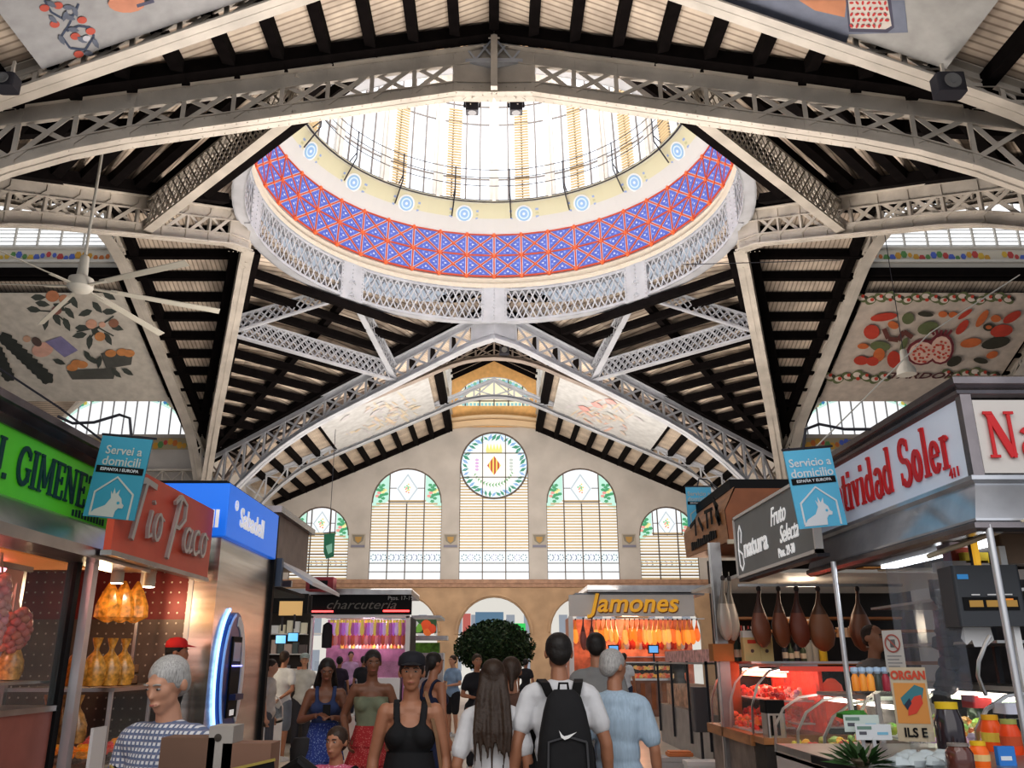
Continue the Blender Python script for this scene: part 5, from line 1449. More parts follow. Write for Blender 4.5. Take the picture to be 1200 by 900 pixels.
o = empty('dark_jacket',(XF(381),yF+.35,ZF(729)),0,'black jackets hanging at the left end of the charcuterie','jacket'); MB(( .01,.01,.012)).lathe([(.04,0),(.15,-.08),(.17,-.4),(.16,-.78),(.0,-.80)],10,sy=.5).build('cloth',M_vc,o,smooth=True)

# ---------- far right: hams stall
J = stall('ham_stall', 'distant stall with yellow Jamones lettering on white fascia and orange-lit hams')
yJ = 28.4
Bx(J,'fascia_sign',M_signgrey,XF(668),XF(816),yJ,yJ+.2,ZF(722),ZF(697))
text('lettering','Jamones',M_yel,(XF(744),yJ-.03,ZF(707.5)),RF,.82,J,.03,1.02,.25,.012)
text('lettering_shadow','Jamones',mat('brown_letters',(.20,.07,.01),.5),(XF(745),yJ-.008,ZF(708.5)),RF,.82,J,.004,1.02,.25,.02)
Bx(J,'roof_slab',M_steel,XF(690),XF(830),yJ-.1,yJ+3,ZF(694),ZF(686)); Bx(J,'roof_edge',mat('grey_roof',(.28,.29,.31),.5),XF(676),XF(830),yJ+.1,yJ+3,ZF(697),ZF(694.5))
Bx(J,'left_post',M_wht,XF(667),XF(672),yJ,yJ+.2,0,ZF(722))
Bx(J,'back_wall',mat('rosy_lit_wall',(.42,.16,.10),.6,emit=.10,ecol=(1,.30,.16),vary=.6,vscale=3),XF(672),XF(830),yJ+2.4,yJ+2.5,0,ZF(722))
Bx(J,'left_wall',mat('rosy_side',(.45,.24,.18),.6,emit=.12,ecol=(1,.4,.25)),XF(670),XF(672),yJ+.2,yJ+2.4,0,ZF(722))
Bx(J,'counter',mat('brown_counter',(.26,.13,.09),.45,vary=.25),XF(727),XF(790),yJ-.6,yJ+.4,0,ZF(797))
Bx(J,'counter_ledge',M_chrome,XF(727),XF(790),yJ-.66,yJ+.4,ZF(797),ZF(794.5))
Bx(J,'case_back',M_dark_in,XF(727),XF(790),yJ+.4,yJ+.45,ZF(794.5),ZF(776))
Bx(J,'case_shelf',M_chrome,XF(727),XF(790),yJ-.5,yJ+.4,ZF(777),ZF(775.5))
for px in (734,744,756,768): Bx(J,'counter_panel',M_dwood,XF(px),XF(px+5),yJ-.62,yJ-.6,.2,ZF(800))
Bx(J,'glass_front',M_glass,XF(727),XF(790),yJ-.64,yJ-.62,ZF(794),ZF(776))
Bx(J,'ham_rail',M_chrome,XF(672),XF(830),yJ+.35,yJ+.38,ZF(725),ZF(724))
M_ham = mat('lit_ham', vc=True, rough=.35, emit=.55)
def XJ(px): return XF(px)
def ham_shape(L, w, cA, cB, mtl, nm, loc, lab, cat, group, rz=0, tilt=0):
    o = empty(nm, loc, rz, lab, cat, group)
    m = MB(); n = 12; prof = [(.02,0),(.022,-L*.10),(.030,-L*.22),(w*.42,-L*.40),(w*.62,-L*.58),(w*.66,-L*.74),(w*.5,-L*.90),(w*.2,-L*.985),(.001,-L)]
    o_ = 0
    for r_, z in prof:
        for k in range(n):
            a = 2*PI*k/n; m.v.append((r_*math.cos(a)*(1+.12*math.cos(a)) + .03*math.sin(z/L*3), r_*math.sin(a)*.62, z))
    for i in range(len(prof)-1):
        for k in range(n):
            c_ = cA if (k < n*.55) else cB; m.face((i*n+k, i*n+(k+1)%n, (i+1)*n+(k+1)%n, (i+1)*n+k), c_ if i > 2 else tuple(q*.6 for q in cA))
    m.build('leg_meat', mtl, o, smooth=True)
    m = MB((.05,.04,.04)); m.ball((0,0,.015), .03, .022, .035, 8, 5); m.build('hoof', M_vc, o)
    m = MB((.7,.65,.55)); m.tube([(0,0,.0),(0,0,.09)], .005, 4); m.build('cord', M_vc, o)
    return o
rnd = random.Random(3)
for i in range(26):
    px = 678+i*5.7 if i > 3 else 676+i*6
    if 680 < px < 696: continue
    if 740 > px > 718 and i%2: continue
    c_ = rnd.choice(((.80,.20,.03),(.82,.28,.05),(.70,.14,.03),(.85,.36,.10)))
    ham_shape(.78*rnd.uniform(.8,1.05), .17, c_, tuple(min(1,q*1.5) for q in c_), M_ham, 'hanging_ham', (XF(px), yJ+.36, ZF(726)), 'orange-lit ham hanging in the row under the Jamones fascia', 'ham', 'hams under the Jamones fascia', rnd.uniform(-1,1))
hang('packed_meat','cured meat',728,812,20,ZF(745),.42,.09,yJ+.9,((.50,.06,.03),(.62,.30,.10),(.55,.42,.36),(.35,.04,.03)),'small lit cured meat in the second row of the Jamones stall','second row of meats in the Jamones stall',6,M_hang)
Bx(J,'second_rail',M_chrome,XF(727),XF(813),yJ+.9,yJ+.92,ZF(745),ZF(744.4)); Bx(J,'goods_shelf',M_chrome,XF(700),XF(820),yJ+2.0,yJ+2.4,ZF(770),ZF(769))
for i, px in enumerate((682,692)):
    ham_shape(.95, .17, (.10,.03,.025), (.16,.05,.04), M_hang, 'dark_ham', (XF(px+1), yJ-.3, ZF(726)), 'long dark cured ham hanging over the grey-shirted man, %s of the pair' % ('left' if i==0 else 'right'), 'ham', 'dark hams over the grey-shirted man')
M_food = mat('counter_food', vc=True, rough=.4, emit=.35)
for r_, (pz, pal) in enumerate(((795,((.75,.35,.10),(.62,.12,.06),(.75,.55,.35))),(786,((.78,.42,.16),(.6,.2,.08),(.72,.6,.3))))):
    for i in range(13):
        x = lerp(XF(728),XF(788),(i+.5)/13); c_ = rnd.choice(pal); m = MB(); 
        for k in range(6): m.ball((rnd.uniform(-.06,.06),rnd.uniform(-.1,.1),.05+rnd.uniform(0,.07)),.06,.07,.05,7,4,col=tuple(min(1,q*rnd.uniform(.7,1.3)) for q in c_))
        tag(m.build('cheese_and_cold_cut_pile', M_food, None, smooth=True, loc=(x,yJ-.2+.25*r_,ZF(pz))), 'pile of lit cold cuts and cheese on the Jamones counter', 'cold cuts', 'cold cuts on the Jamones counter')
for px in (717,763):
    o = empty('scale_screen',(XF(px),yJ-.3,ZF(761)),0,'small blue-lit weighing screen over the Jamones counter, %s one' % ('left' if px<740 else 'right'),'screen','weighing screens of the Jamones stall')
    Bx(o,'bezel',M_black,-.17,.17,0,.06,-.13,.13); Bx(o,'display',mat('blue_screen2',(.1,.3,.5),.3,emit=.8,ecol=(.15,.4,.8)),-.14,.14,-.01,0,-.1,.1); MB().tube([(0,.03,-.13),(0,.03,-.75)],.03,6).build('stand',M_dark,o)
# side cabinet before the hams stall, seen past its post
S2 = stall('glass_side_counter', 'glass-sided deli counter with dark uprights at the right before the steel post', cat='counter')
Bx(S2,'case_base',M_steel,3.55,4.4,15.0,19.5,0,.75); Bx(S2,'glass_side',M_glass,3.54,3.55,15.0,19.5,.75,1.55); Bx(S2,'top',M_chrome,3.5,4.4,15,19.5,1.55,1.58); Bx(S2,'end_glass',M_glass,3.55,4.4,14.99,15.0,.75,1.55)
Bx(S2,'goods',mat('packed_goods',(.45,.25,.16),.6,vary=.6,vscale=8,emit=.15),3.7,4.3,15.1,19.4,.75,1.15); Bx(S2,'upper_goods',mat('packed_goods2',(.40,.22,.20),.6,vary=.6,vscale=9,emit=.15),3.7,4.3,15.1,19.4,1.58,1.8)
for y in (15.02,16.5,18.0,19.48): Bx(S2,'upright',M_dark,3.52,3.56,y-.02,y+.02,.2,1.6)
gb = tag(MB().rbox(2.83,3.03,12.9,13.1,.65,1.25,.02).build('grey_holder', mat('grey_plastic',(.10,.10,.11),.5), None), 'dark grey box holder on a thin stand beside the steel post', 'holder'); MB().tube([(2.93,13,0),(2.93,13,.66)],.02,8).build('stand', M_dark, gb)
for i,(x,y,z,c_,lb) in enumerate(((2.72,12.2,0,M_wht,'white foam box on the floor, right of the pair'),(2.45,12.75,0,mat('grey_box',(.42,.42,.43),.6),'greyish foam box on the floor, left of the pair'),(2.55,12.75,.36,mat('orange_lid',(.62,.22,.08),.6),'flat orange package lying on the left foam box'))):
    m = MB(); 
    if i < 2: 
        m.box(-.20,.20,-.15,.15,0,.30); m.box(-.215,.215,-.165,.165,.30,.36)
        for k in range(4): m.box(-.17+.1*k,-.13+.1*k,-.16,-.15,.04,.26)
    else: m.box(-.17,.17,-.12,.12,0,.05); m.box(-.15,.15,-.10,.10,.05,.07)
    tag(m.build('foam_box' if i<2 else 'orange_package', c_, None, loc=(x,y,z), bevel=.01), lb, 'box')

# ---------- topiary tree
T = empty('potted_tree', (.02,33.0,0), 0, 'dense dark green clipped tree in the middle of the far aisle', 'tree')
rnd = random.Random(12); m = MB()
for i in range(5200):
    a = rnd.uniform(0,2*PI); v = rnd.uniform(-1,1); s_ = math.sqrt(1-v*v); r_ = rnd.uniform(.86,1.06)*(1+.06*math.sin(5*a)*s_)
    zz = v*.92; wx = 1.42*(1-.12*max(0,v))
    p = V((wx*s_*math.cos(a)*r_, wx*s_*math.sin(a)*r_, 2.12+zz*r_))
    if p.z < 1.35: p.z = 1.35+rnd.uniform(0,.08)
    d = V((rnd.uniform(-1,1),rnd.uniform(-1,1),rnd.uniform(-.2,1))).normalized(); sd = d.cross(V((rnd.uniform(-1,1),rnd.uniform(-1,1),.3))).normalized()
    c_ = rnd.uniform(.5,1.4); col = (.022*c_,.055*c_,.016*c_)
    m.poly([p-d*.07,p+sd*.035,p+d*.08,p-sd*.035], col)
f_ = m.build('foliage', mat('dark_leaves', vc=True, rough=.6), T); f_['kind'] = 'stuff'
MB((.015,.035,.012)).ball((0,0,2.1),1.25,1.25,.80,20,12).build('inner_crown', mat('crown_core', vc=True, rough=.9), T)
MB().tube([(0,0,.5),(.03,0,1.0),(0,0,1.5)],.09,8).build('trunk', mat('bark',(.09,.06,.04),.9), T); MB().lathe([(.35,0),(.48,.55),(.52,.6),(.45,.6),(.4,.5),(0,.5)],16).build('pot', mat('stone_pot',(.30,.27,.24),.8), T, smooth=True)

# ---------- signs and clutter near the end wall seen over the stalls
X_ = stall('produce_sign_stall','distant stall with tomato poster right of the charcuterie')
Bx(X_,'sign_panel',mat('tomato_panel',(.07,.16,.07),.5,emit=.1),XF(481,36),XF(511,36),36,36.05,ZF(742,36),ZF(726,36))
m = MB()
for (px,py,r,cl) in ((490,736,.18,(.20,.45,.08)),(499,733,.22,(.75,.12,.04)),(505,737,.2,(.72,.10,.04)),(501,740,.18,(.8,.2,.05)),(485,733,.2,(.6,.62,.6))): m.lathe([(0,-.02),(r,-.01),(r,.01)],14,(XF(px,36),35.97,ZF(py,36)),cl,axis='y')
m.build('tomato_picture', mat('picture', vc=True, emit=.3), X_); Bx(X_,'canopy',M_steel,XF(481,36),XF(516,36),36.1,39,ZF(724,36),ZF(721,36)); Bx(X_,'ledge',M_steel,XF(481,36),XF(524,36),35.9,37,ZF(750,36),ZF(745,36)); Bx(X_,'green_goods',mat('greens',(.16,.35,.05),.7,vary=.5,vscale=6),XF(484,36),XF(514,36),36.2,37,ZF(765,36),ZF(753,36)); Bx(X_,'counter',M_steel,XF(481,36),XF(520,36),35.9,37,0,ZF(765,36))
for i,(px,py,Y,c_) in enumerate(((385,640,30,(.01,.10,.06)),)):
    p = P(px,py,Y); o = empty('hanging_flag', p, 0, 'dark green flag with white mark hanging before the left end window', 'flag'); m = MB((.01,.11,.06)); 
    m.add([(-.18,0,.42),(.20,0,.46),(.20,.03,-.36),(-.06,.02,-.44),(-.16,.0,-.2)],[(0,1,2,3,4)]); m.poly([(-.10,-.01,.0),(.12,-.01,.1),(.14,-.01,-.2),(.0,-.01,-.28)],(.20,.42,.32)); m.build('cloth',M_vc,o); MB().tube([(-.2,0,.45),(.22,0,.49)],.02,6).build('rod',M_dark,o)
    tag(MB().tube([p+V((0,0,.45)),p+V((0,0,4.2))],.01,4).build('flag_cord',M_dark),'thin cord holding the green flag before the window','cord')
for i,(px0,px1,y0,y1,Y,lab) in enumerate(((362,386,680,692,27,'small red and dark box on the roof of the charcuterie'),)):
    o = empty('red_roof_box',P(374,690,Y),0,lab,'box'); Bx(o,'body',mat('dark_red',(.22,.02,.03),.5),-.42,.42,0,.6,-.05,.36); Bx(o,'opening',M_black,-.3,.25,-.01,0,.0,.25)
# ================================================================== delivery banners
def banner(name, lab, p, w, h, face_m, ink, l1, l2, l3, rz=0, tilt=0.0):
    o = empty(name, p, rz, lab, 'banner'); o.rotation_euler = (0, tilt, rz)
    Bx(o,'board',face_m,-w/2,w/2,-.006,.006,-h,0)
    y = -.010; k = w/.43
    text('lettering',l1,ink,(-.0*k,y,-.115*k),RF,.098*k,o,.002,1.0,bold=.0012); text('lettering',l2,ink,(.0,y,-.205*k),RF,.105*k,o,.002,1.0,bold=.0012)
    Bx(o,'ribbon',M_black,-w*.46,w*.46,-.012,-.006,-.300*k,-.245*k)
    text('small_lettering',l3,M_pale2,(0,-.014,-.273*k),RF,.035*k,o,.001,1.05,bold=.0006)
    m = MB(); c_ = [(-.16,-.64),(-.16,-.46),(0,-.33),(.16,-.46),(.16,-.66)]
    m.strip([(a*k,y,b*k) for a,b in c_], .016*k, .006, up=(0,1,0)); m.build('house_outline', ink, o)
    bird = [(-.17,-.655),(-.13,-.60),(-.05,-.56),(-.015,-.50),(-.028,-.44),(-.008,-.47),(-.002,-.415),(.018,-.465),(.045,-.425),(.043,-.47),(.075,-.50),(.085,-.535),(.105,-.55),(.098,-.575),(.065,-.575),(.045,-.60),(.04,-.655)]
    m = MB(); m.poly([(a*k,y-.002,max(b*k,-h+.01)) for a,b in bird]); m.build('bird_emblem', ink, o)
    m = MB(); m.lathe([(0,-.002),(.012*k,-.001),(.012*k,0)],10,(.055*k,y-.004,-.535*k),axis='y'); m.build('emblem_eye', face_m, o)
    MB().tube([(-w*.52,0,.012),(w*.56,0,.012)],.010,6).build('rod',M_dark,o)
    return o
bl = banner('delivery_banner','teal Servei a domicili banner hanging beside the green sign',P(150,513,6.75)+V((0,0,0)),.43,.66,M_teal,M_pale,'Servei a','domicili','ESPANYA I EUROPA',math.radians(-4),math.radians(6))
br = banner('delivery_banner','bright blue Servicio a domicilio banner hanging left of the red lettered sign',P(945,527,6.45),.385,.60,M_teal2,M_pale2,'Servicio a','domicilio','ESPAÑA Y EUROPA',math.radians(6),math.radians(-6))
b3 = banner('delivery_banner','small distant teal delivery banner before the wooden stall header',P(818,571,12.0),.36,.56,M_teal2,M_pale,'Servicio a','domicilio','ESPAÑA Y EUROPA',0,0)
def hook(pts, lab): tag(MB().tube(pts,.012,6).build('banner_bracket', M_dark), lab, 'bracket')
hook([P(68,488,6.6),P(85,496,6.6),P(110,495,6.6),P(140,486,6.7),P(152,490,6.75),P(154,513,6.75)],'curved dark arm holding the left teal banner')
hook([P(1020,503,5.9),P(990,503,6.1),P(960,497,6.3),P(944,503,6.4),P(941,527,6.45)],'curved dark arm holding the right blue banner')
hook([P(842,573,11.6),P(828,562,11.9),P(819,561,12),P(817,571,12)],'small curved arm holding the distant banner')

# ================================================================== right: white sign stall
N = stall('olive_stall', 'right market stall with white Natividad Soler sign and steel cornice')
xr = 2.9
Bx(N,'side_sign',M_signwhite,xr,xr+.05,5.12,7.75,2.68,3.17)
lettering('lettering','Natividad Soler',SERIF,M_redL,(xr-.004,7.40,2.765),(0,-1,0),(0,0,1),.335,N,wx=.775,bold=1.08,gap=.035)
text('stall_number','411',M_redL,(xr-.008,5.27,2.725),RX,.085,N,.003,1.0,bold=.002)
Bx(N,'front_sign',M_signgrey,xr+.06,6.2,5.06,5.11,2.68,3.14)
lettering('front_lettering','Natividad',SERIF,M_redL,(xr+.10,5.05,2.77),(1,0,0),(0,0,1),.29,N,wx=.78,bold=1.1,gap=.03)
def prof_run(name, prof, mtl):
    """moulding that runs down the aisle and turns the corner across the front"""
    m = MB(); n = len(prof)
    a = [(xr-o_,7.8,z) for o_,z in prof]; b = [(xr-o_,5.08-o_,z) for o_,z in prof]; c_ = [(6.3,5.08-o_,z) for o_,z in prof]
    m.add(a+b+c_, [(i,(i+1)%n,n+(i+1)%n,n+i) for i in range(n)]+[(n+i,n+(i+1)%n,2*n+(i+1)%n,2*n+i) for i in range(n)]+[tuple(range(n))])
    return m.build(name, mtl, N)
prof_run('cornice',[(.0,3.16),(.03,3.18),(.035,3.20),(.015,3.22),(.05,3.24),(.055,3.28),(.02,3.30),(-.3,3.30),(-.3,3.16)],M_cornice)
prof_run('lower_fascia',[(.0,2.68),(.03,2.665),(.03,2.64),(.0,2.62),(.075,2.40),(.075,2.385),(-.02,2.385),(-.02,2.68)],mat('reflecting_fascia',(.46,.48,.52),.15,metal=.6,vary=.15))
prof_run('bottom_tube',[(.07,2.385),(.10,2.37),(.10,2.34),(.07,2.32),(.0,2.32),(.0,2.385)],M_cornice)
Bx(N,'corner_trim',M_cornice,xr-.012,xr+.055,5.055,5.115,2.66,3.18)
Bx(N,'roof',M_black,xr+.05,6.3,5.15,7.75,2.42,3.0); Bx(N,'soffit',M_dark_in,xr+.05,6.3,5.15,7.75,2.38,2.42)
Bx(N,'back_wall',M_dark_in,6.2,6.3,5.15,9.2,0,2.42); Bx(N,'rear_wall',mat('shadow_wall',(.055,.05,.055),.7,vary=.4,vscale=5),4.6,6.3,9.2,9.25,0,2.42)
for (px,py0,Y,h0) in ((983,655,6.95,1.12),(1171,605,5.0,.9)):
    p = P(px,(py0+770)/2,Y); MB().tube([(p.x,Y,h0),(p.x,Y,2.36)],.021,10).build('post',M_alu,N,smooth=True)
Bx(N,'soffit_light',mat('cold_tube',(1,1,1),.5,emit=6,ecol=(.85,.92,1)),3.3,3.36,5.6,7.4,2.34,2.38)
Bx(N,'yellow_lit_post',mat('lit_yellow',(.7,.4,.05),.5,emit=.5,ecol=(1,.55,.05)),3.06,3.09,5.5,5.53,2.14,2.34)
MB().tube([P(1088,652,5.75),P(1200,612,5.0),P(1290,580,4.6)],.018,8).build('white_pipe',mat('cream_pipe',(.62,.55,.42),.4),N,smooth=True)
tag(MB().tube([P(1030,668,7.0),P(1100,667,6.0)],.012,8).build('shelf_rod',mat('cream_pipe2',(.62,.55,.42),.4)),'cream rod across the top of the clear plastic sheet','rod')
# plastic sheet
m = MB(); n = 10
for i in range(n):
    y0_, y1_ = lerp(6.50,5.55,i/n), lerp(6.50,5.55,(i+1)/n); x0_, x1_ = 2.93+.012*math.sin(i*1.3), 2.93+.012*math.sin((i+1)*1.3)
    zb0, zb1 = lerp(1.42,1.36,i/n), lerp(1.42,1.36,(i+1)/n); m.quad((x0_,y0_,zb0),(x1_,y1_,zb1),(x1_,y1_,2.33),(x0_,y0_,2.33))
tag(m.build('plastic_sheet', M_pvc, None, smooth=True),'clear plastic sheet hanging from the right stall fascia','plastic sheet')
sg_ = empty('no_entry_notice', P(1053,764,6.0)+V((-.03,0,0)), -PI/2+.5, 'white notice with red crossed-out circle on the plastic sheet', 'notice')
Bx(sg_,'paper',mat('paper',(.55,.53,.50),.6),-.075,.075,-.002,.002,-.13,.14)
m = MB(); m.strip([(.055*math.cos(a*PI/12),-.006,.055+.055*math.sin(a*PI/12)) for a in range(25)],.009,.003,up=(0,1,0)); m.strip([(-.038,-.007,.093),(.038,-.007,.017)],.009,.003,up=(0,1,0)); m.build('crossed_circle',mat('faded_red',(.40,.12,.10),.6),sg_)
m = MB(); 
for k in range(4): m.box(-.055,.055-.02*(k%2),-.004,-.003,-.03-.022*k,-.022-.022*k)
m.build('printed_lines',mat('grey_print',(.30,.30,.30),.6),sg_); m = MB(); m.box(-.018,.02,-.006,-.003,.03,.08); m.build('hand_symbol',mat('grey_print2',(.15,.15,.15),.6),sg_)
# hanging label scale
q = P(1152,699,5.55); sc_ = empty('hanging_scale', q, -.12, 'large dark grey hanging scale with blue badge and amber display at the right', 'scale')
m = MB(); m.rbox(-.20,.20,-.10,.16,-.185,.185,.02); m.build('housing',mat('scale_grey',(.045,.05,.06),.45),sc_)
Bx(sc_,'badge',mat('badge_blue',(.03,.22,.5),.4,emit=.3),-.175,-.11,-.104,-.10,.10,.13); Bx(sc_,'display_bar',M_black,-.165,.16,-.106,-.10,-.09,-.01)
m = MB()
for i in range(3): m.box(-.13+.10*i,-.05+.10*i,-.110,-.106,-.07,-.03)
m.build('amber_digits',mat('amber',(.35,.22,.06),.5,emit=.15,ecol=(.8,.4,.05)),sc_)
m = MB(); 
for i in range(3): m.box(-.11+.095*i,-.06+.095*i,-.108,-.102,.0,.008)
m.build('small_labels',M_wht,sc_)
m = MB(); m.box(.085,.13,-.108,-.10,-.06,-.02); m.box(.05,.13,-.108,-.10,-.07,-.055); m.build('orange_tag',mat('orange_tag',(.75,.25,.03),.5,emit=.3),sc_)
MB().tube([(0,.05,.18),(0,.05,.50)],.02,6).build('hanger',M_dark,sc_)
tag(MB().add([P(1128,733,5.6),P(1160,733,5.6),P(1165,750,5.6),P(1156,758,5.6),P(1142,758,5.6),P(1139,750,5.6),P(1133,756,5.6),P(1126,748,5.6)],[tuple(range(8))]).build('hanging_paper',M_wht),'crumpled white paper hanging below the dark scale','paper')
m = MB(); m.tube([P(1160,745,5.2),P(1156,752,5.2),P(1147,775,5.2),P(1146,792,5.2),P(1152,808,5.2),P(1156,815,5.2)],.012,7); tag(m.build('ladle_hook',M_chrome,None,smooth=True),'shiny curved steel ladle handle hanging at the right','ladle')
# black bags, chains and boxes on the upper rack
rnd = random.Random(21)
rk = stall('upper_rack','cluttered dark rack of goods behind the plastic sheet of the right stall',cat='rack')
Bx(rk,'shelf_board',M_mirror,3.25,4.2,5.5,7.6,2.02,2.04); Bx(rk,'lower_board',M_mirror,3.5,4.3,6.2,8.4,1.72,1.74); Bx(rk,'upright',M_wht,3.22,3.26,5.5,5.54,1.0,2.3); Bx(rk,'rear_upright',M_dark,4.2,4.24,7.5,7.54,0,2.3)
for i,(px,py,Y,w_,h_,c_,lb) in enumerate(((1017,659,7.6,.085,.055,(.42,.18,.04),'small orange wooden box on the rack left of the plastic sheet'),(1120,640,6.0,.10,.05,(.50,.40,.40),'pale wrapped packet on top of the right stall rack'),
     (1137,655,5.9,.09,.035,(.62,.45,.04),'yellow packet on the right stall rack'),(1121,652,5.95,.06,.05,(.35,.06,.03),'dark red packet on the right stall rack'),(1126,664,5.9,.16,.03,(.40,.36,.33),'flat grey box under the yellow packet'),(1190,640,5.6,.14,.12,(.20,.14,.10),'brown carton at the upper right of the stall'),
     (1150,822,6.2,.10,.04,(.40,.03,.04),'red packet lying behind the olive jars'),(1194,830,5.4,.12,.03,(.60,.62,.72),'white tray leaning behind the orange jars'))):
    p = P(px,py,Y); m = MB(c_); m.rbox(-w_,w_,-.08,.08,-h_,h_,.015); tag(m.build('goods_box',M_vcs,None,loc=p),lb,'box')
for i in range(10):
    p = P(1108+rnd.uniform(-8,8), 700+i*13, 6.3); m = MB((.012,.012,.014)); m.ball((0,0,0),.075,.06,.06,8,6,noise=.2)
    tag(m.build('black_bag',M_vc,None,smooth=True,loc=p),'bunched black bag hanging in the dark string right of the plastic sheet','bag','bunched black bags on the string')
# poster
po = empty('radish_poster', P(1068,822,5.75), -.35, 'orange poster with a red radish and the word ORGAN at the right counter', 'poster')
m = MB(); m.box(-.105,.105,-.003,.003,-.235,.205,(.50,.42,.30)); m.box(-.092,.092,-.006,-.003,-.13,.11,(.62,.28,.07))
m.poly([(-.06,-.008,.02),(.03,-.008,.10),(.08,-.008,.08),(.06,-.008,.0),(0,-.008,-.03),(-.05,-.008,-.02)],(.05,.20,.24)); m.poly([(-.02,-.010,-.02),(.02,-.010,.03),(.06,-.010,.04),(.065,-.010,-.01),(.02,-.010,-.07),(-.03,-.010,-.085)],(.60,.06,.03))
m.poly([(-.045,-.012,-.02),(-.01,-.012,.02),(.0,-.012,-.01),(-.03,-.012,-.05)],(.02,.03,.06)); m.build('sheet',M_vc,po)
text('lettering','ORGAN',mat('poster_red',(.55,.07,.03),.6),(0,-.008,.155),RF,.07,po,.002,.8,bold=.003); text('lettering','ILS E',M_black,(0,-.008,-.185),RF,.075,po,.002,.9,bold=.002)

# salad / olive display case
oc = glass_case('olive_display_case','curved glass olive case at the right front with pale lit interior',2.85,3.6,5.45,7.15,1.04,1.42,M_steel,-1)
meat_trays(2.93,3.55,5.55,7.1,1.06,3,6,((.55,.50,.25),(.62,.60,.50),(.30,.42,.10),(.60,.30,.10),(.66,.62,.58)),'small tray of olives or salad in the right glass case','trays in the olive case',slope=.08,seed=3)
Bx(oc,'counter_edge',M_black,2.0,3.7,5.22,5.45,1.05,1.09)
Bx(oc,'inner_light',mat('green_tint_tube',(.8,1,.5),.5,emit=4,ecol=(.85,1,.75)),3.35,3.4,5.5,7.1,1.34,1.38)
# price boards
for i,(px,py,w_,h_,c_) in enumerate(((1010,851,.20,.06,(.55,.62,.58)),(1024,861,.20,.055,(.62,.64,.66)))):
    p = P(px,py,5.2-.06*i); o = empty('price_card',p,0,'white price card standing at the front of the olive case, %s one' % ('rear' if i==0 else 'front'),'price card','price cards of the olive case')
    m = MB(); m.box(-w_/2,w_/2,-.002,.002,-h_/2,h_,c_); m.box(-w_/2+.01,-w_/2+.09,-.004,-.002,h_*.5,h_*.8,(.15,.25,.2)); m.box(-w_/2+.02,-w_/2+.06,-.004,-.002,-.0,h_*.3,(.1,.1,.12)); m.box(.02,.08,-.004,-.002,.0,h_*.25,(.2,.45,.6)); m.build('card',M_vc,o); Bx(o,'stem',M_alu,-.01,.01,.002,.01,1.09-p.z,.0)
tag(MB((.05,.22,.03)).ball((0,0,0),.10,.06,.03,10,5,noise=.2).build('herb_bunch',M_vcs,None,loc=P(1000,838,5.6)),'bright green herb bunch behind the price cards','herbs')
# black scale panel behind cards
Bx(oc,'black_screen_panel',M_black,3.02,3.30,5.50,5.53,1.09,1.27); Bx(oc,'bottle_shelf',M_glass,2.5,3.3,5.95,6.3,1.395,1.41); Bx(oc,'shelf_leg',M_alu,2.5,2.53,5.95,5.98,1.09,1.395)
# bottles of preserves on top of the case
rnd = random.Random(2)
for i in range(7):
    px = 1004+i*9; c_ = ((.62,.22,.03),(.62,.25,.04),(.70,.30,.05),(.05,.06,.05),(.28,.03,.05),(.40,.42,.45),(.45,.48,.52))[i]
    p = P(px,812,6.1); p.z = 1.41
    o = empty('preserve_bottle',p,0,('orange preserve bottle on the glass case','second orange preserve bottle on the glass case','third orange preserve bottle with blue cap on the case','black preserve bottle with pale blue cap','dark red preserve bottle with pale blue cap','clear bottle with blue white cap on the case','last clear bottle next to the radish poster')[i],'bottle','preserve bottles on the olive case')
    m = MB(c_); m.lathe([(.022,0),(.024,.01),(.024,.085),(.012,.11)],12); m.build('jar',M_hang,o,smooth=True); m = MB((.45,.60,.78)); m.lathe([(.016,.11),(.026,.125),(.024,.15),(0,.155)],9); m.build('cap',M_vc,o)
def onz(px, py, z):
    u = (450-py)/1000.0; return P(px, py, (z-E)/((S18+C18*u)/(C18-S18*u)))
# big jars at the lower right
def jar(px, pyb, Y, r, h, body, lid, lab, lidh=.03, band=None, glassy=False):
    p = onz(px,pyb,1.10); o = empty('jar',p,0,lab,'jar')
    m = MB(body); m.lathe([(0,0),(r*.95,0),(r,.02),(r,h*.72),(r*.85,h*.88),(r*.72,h)],20); m.build('glass_body' if glassy else 'body',mat('jar_gloss',vc=True,rough=.12,spec=.8) if glassy else mat('jar_plastic',vc=True,rough=.35,emit=.12),o,smooth=True)
    m = MB(lid); m.lathe([(r*.78,h),(r*.78,h+lidh),(0,h+lidh)],20); m.build('lid',M_vc,o,smooth=True)
    if band: m = MB(band); m.lathe([(r+.002,h*.30),(r+.002,h*.60)],20); m.build('paper_label',M_vc,o)
Bx(N,'front_counter',M_dark_in,2.95,5.2,4.3,5.6,0,1.06)
Bx(N,'front_counter_top',M_steel,1.8,5.2,4.25,5.9,1.06,1.10)
jar(1118,888,4.95,.075,.25,(.035,.025,.03),(.72,.50,.02),'large glass jar of dark olives with a yellow lid',.035,None,True)
jar(1166,880,4.75,.058,.17,(.75,.10,.01),(.78,.42,.02),'tall orange jar with yellow lid, left of the post',.028,(.75,.55,.08))
jar(1188,884,4.75,.055,.16,(.70,.07,.01),(.40,.42,.12),'dark orange jar with green lid behind the right post',.025,(.60,.10,.03))
jar(1150,899,4.55,.046,.10,(.78,.14,.01),(.80,.50,.02),'short orange jar with yellow lid at the bottom edge',.02,(.76,.55,.25))
jar(1127,903,4.6,.062,.11,(.12,.04,.03),(.25,.22,.20),'wide dark glass jar in front of the olive jar',.012,None,True)
jar(1147,856,5.3,.065,.17,(.07,.09,.06),(.12,.14,.10),'tall dark green glass jar behind the orange jars',.012,None,True)
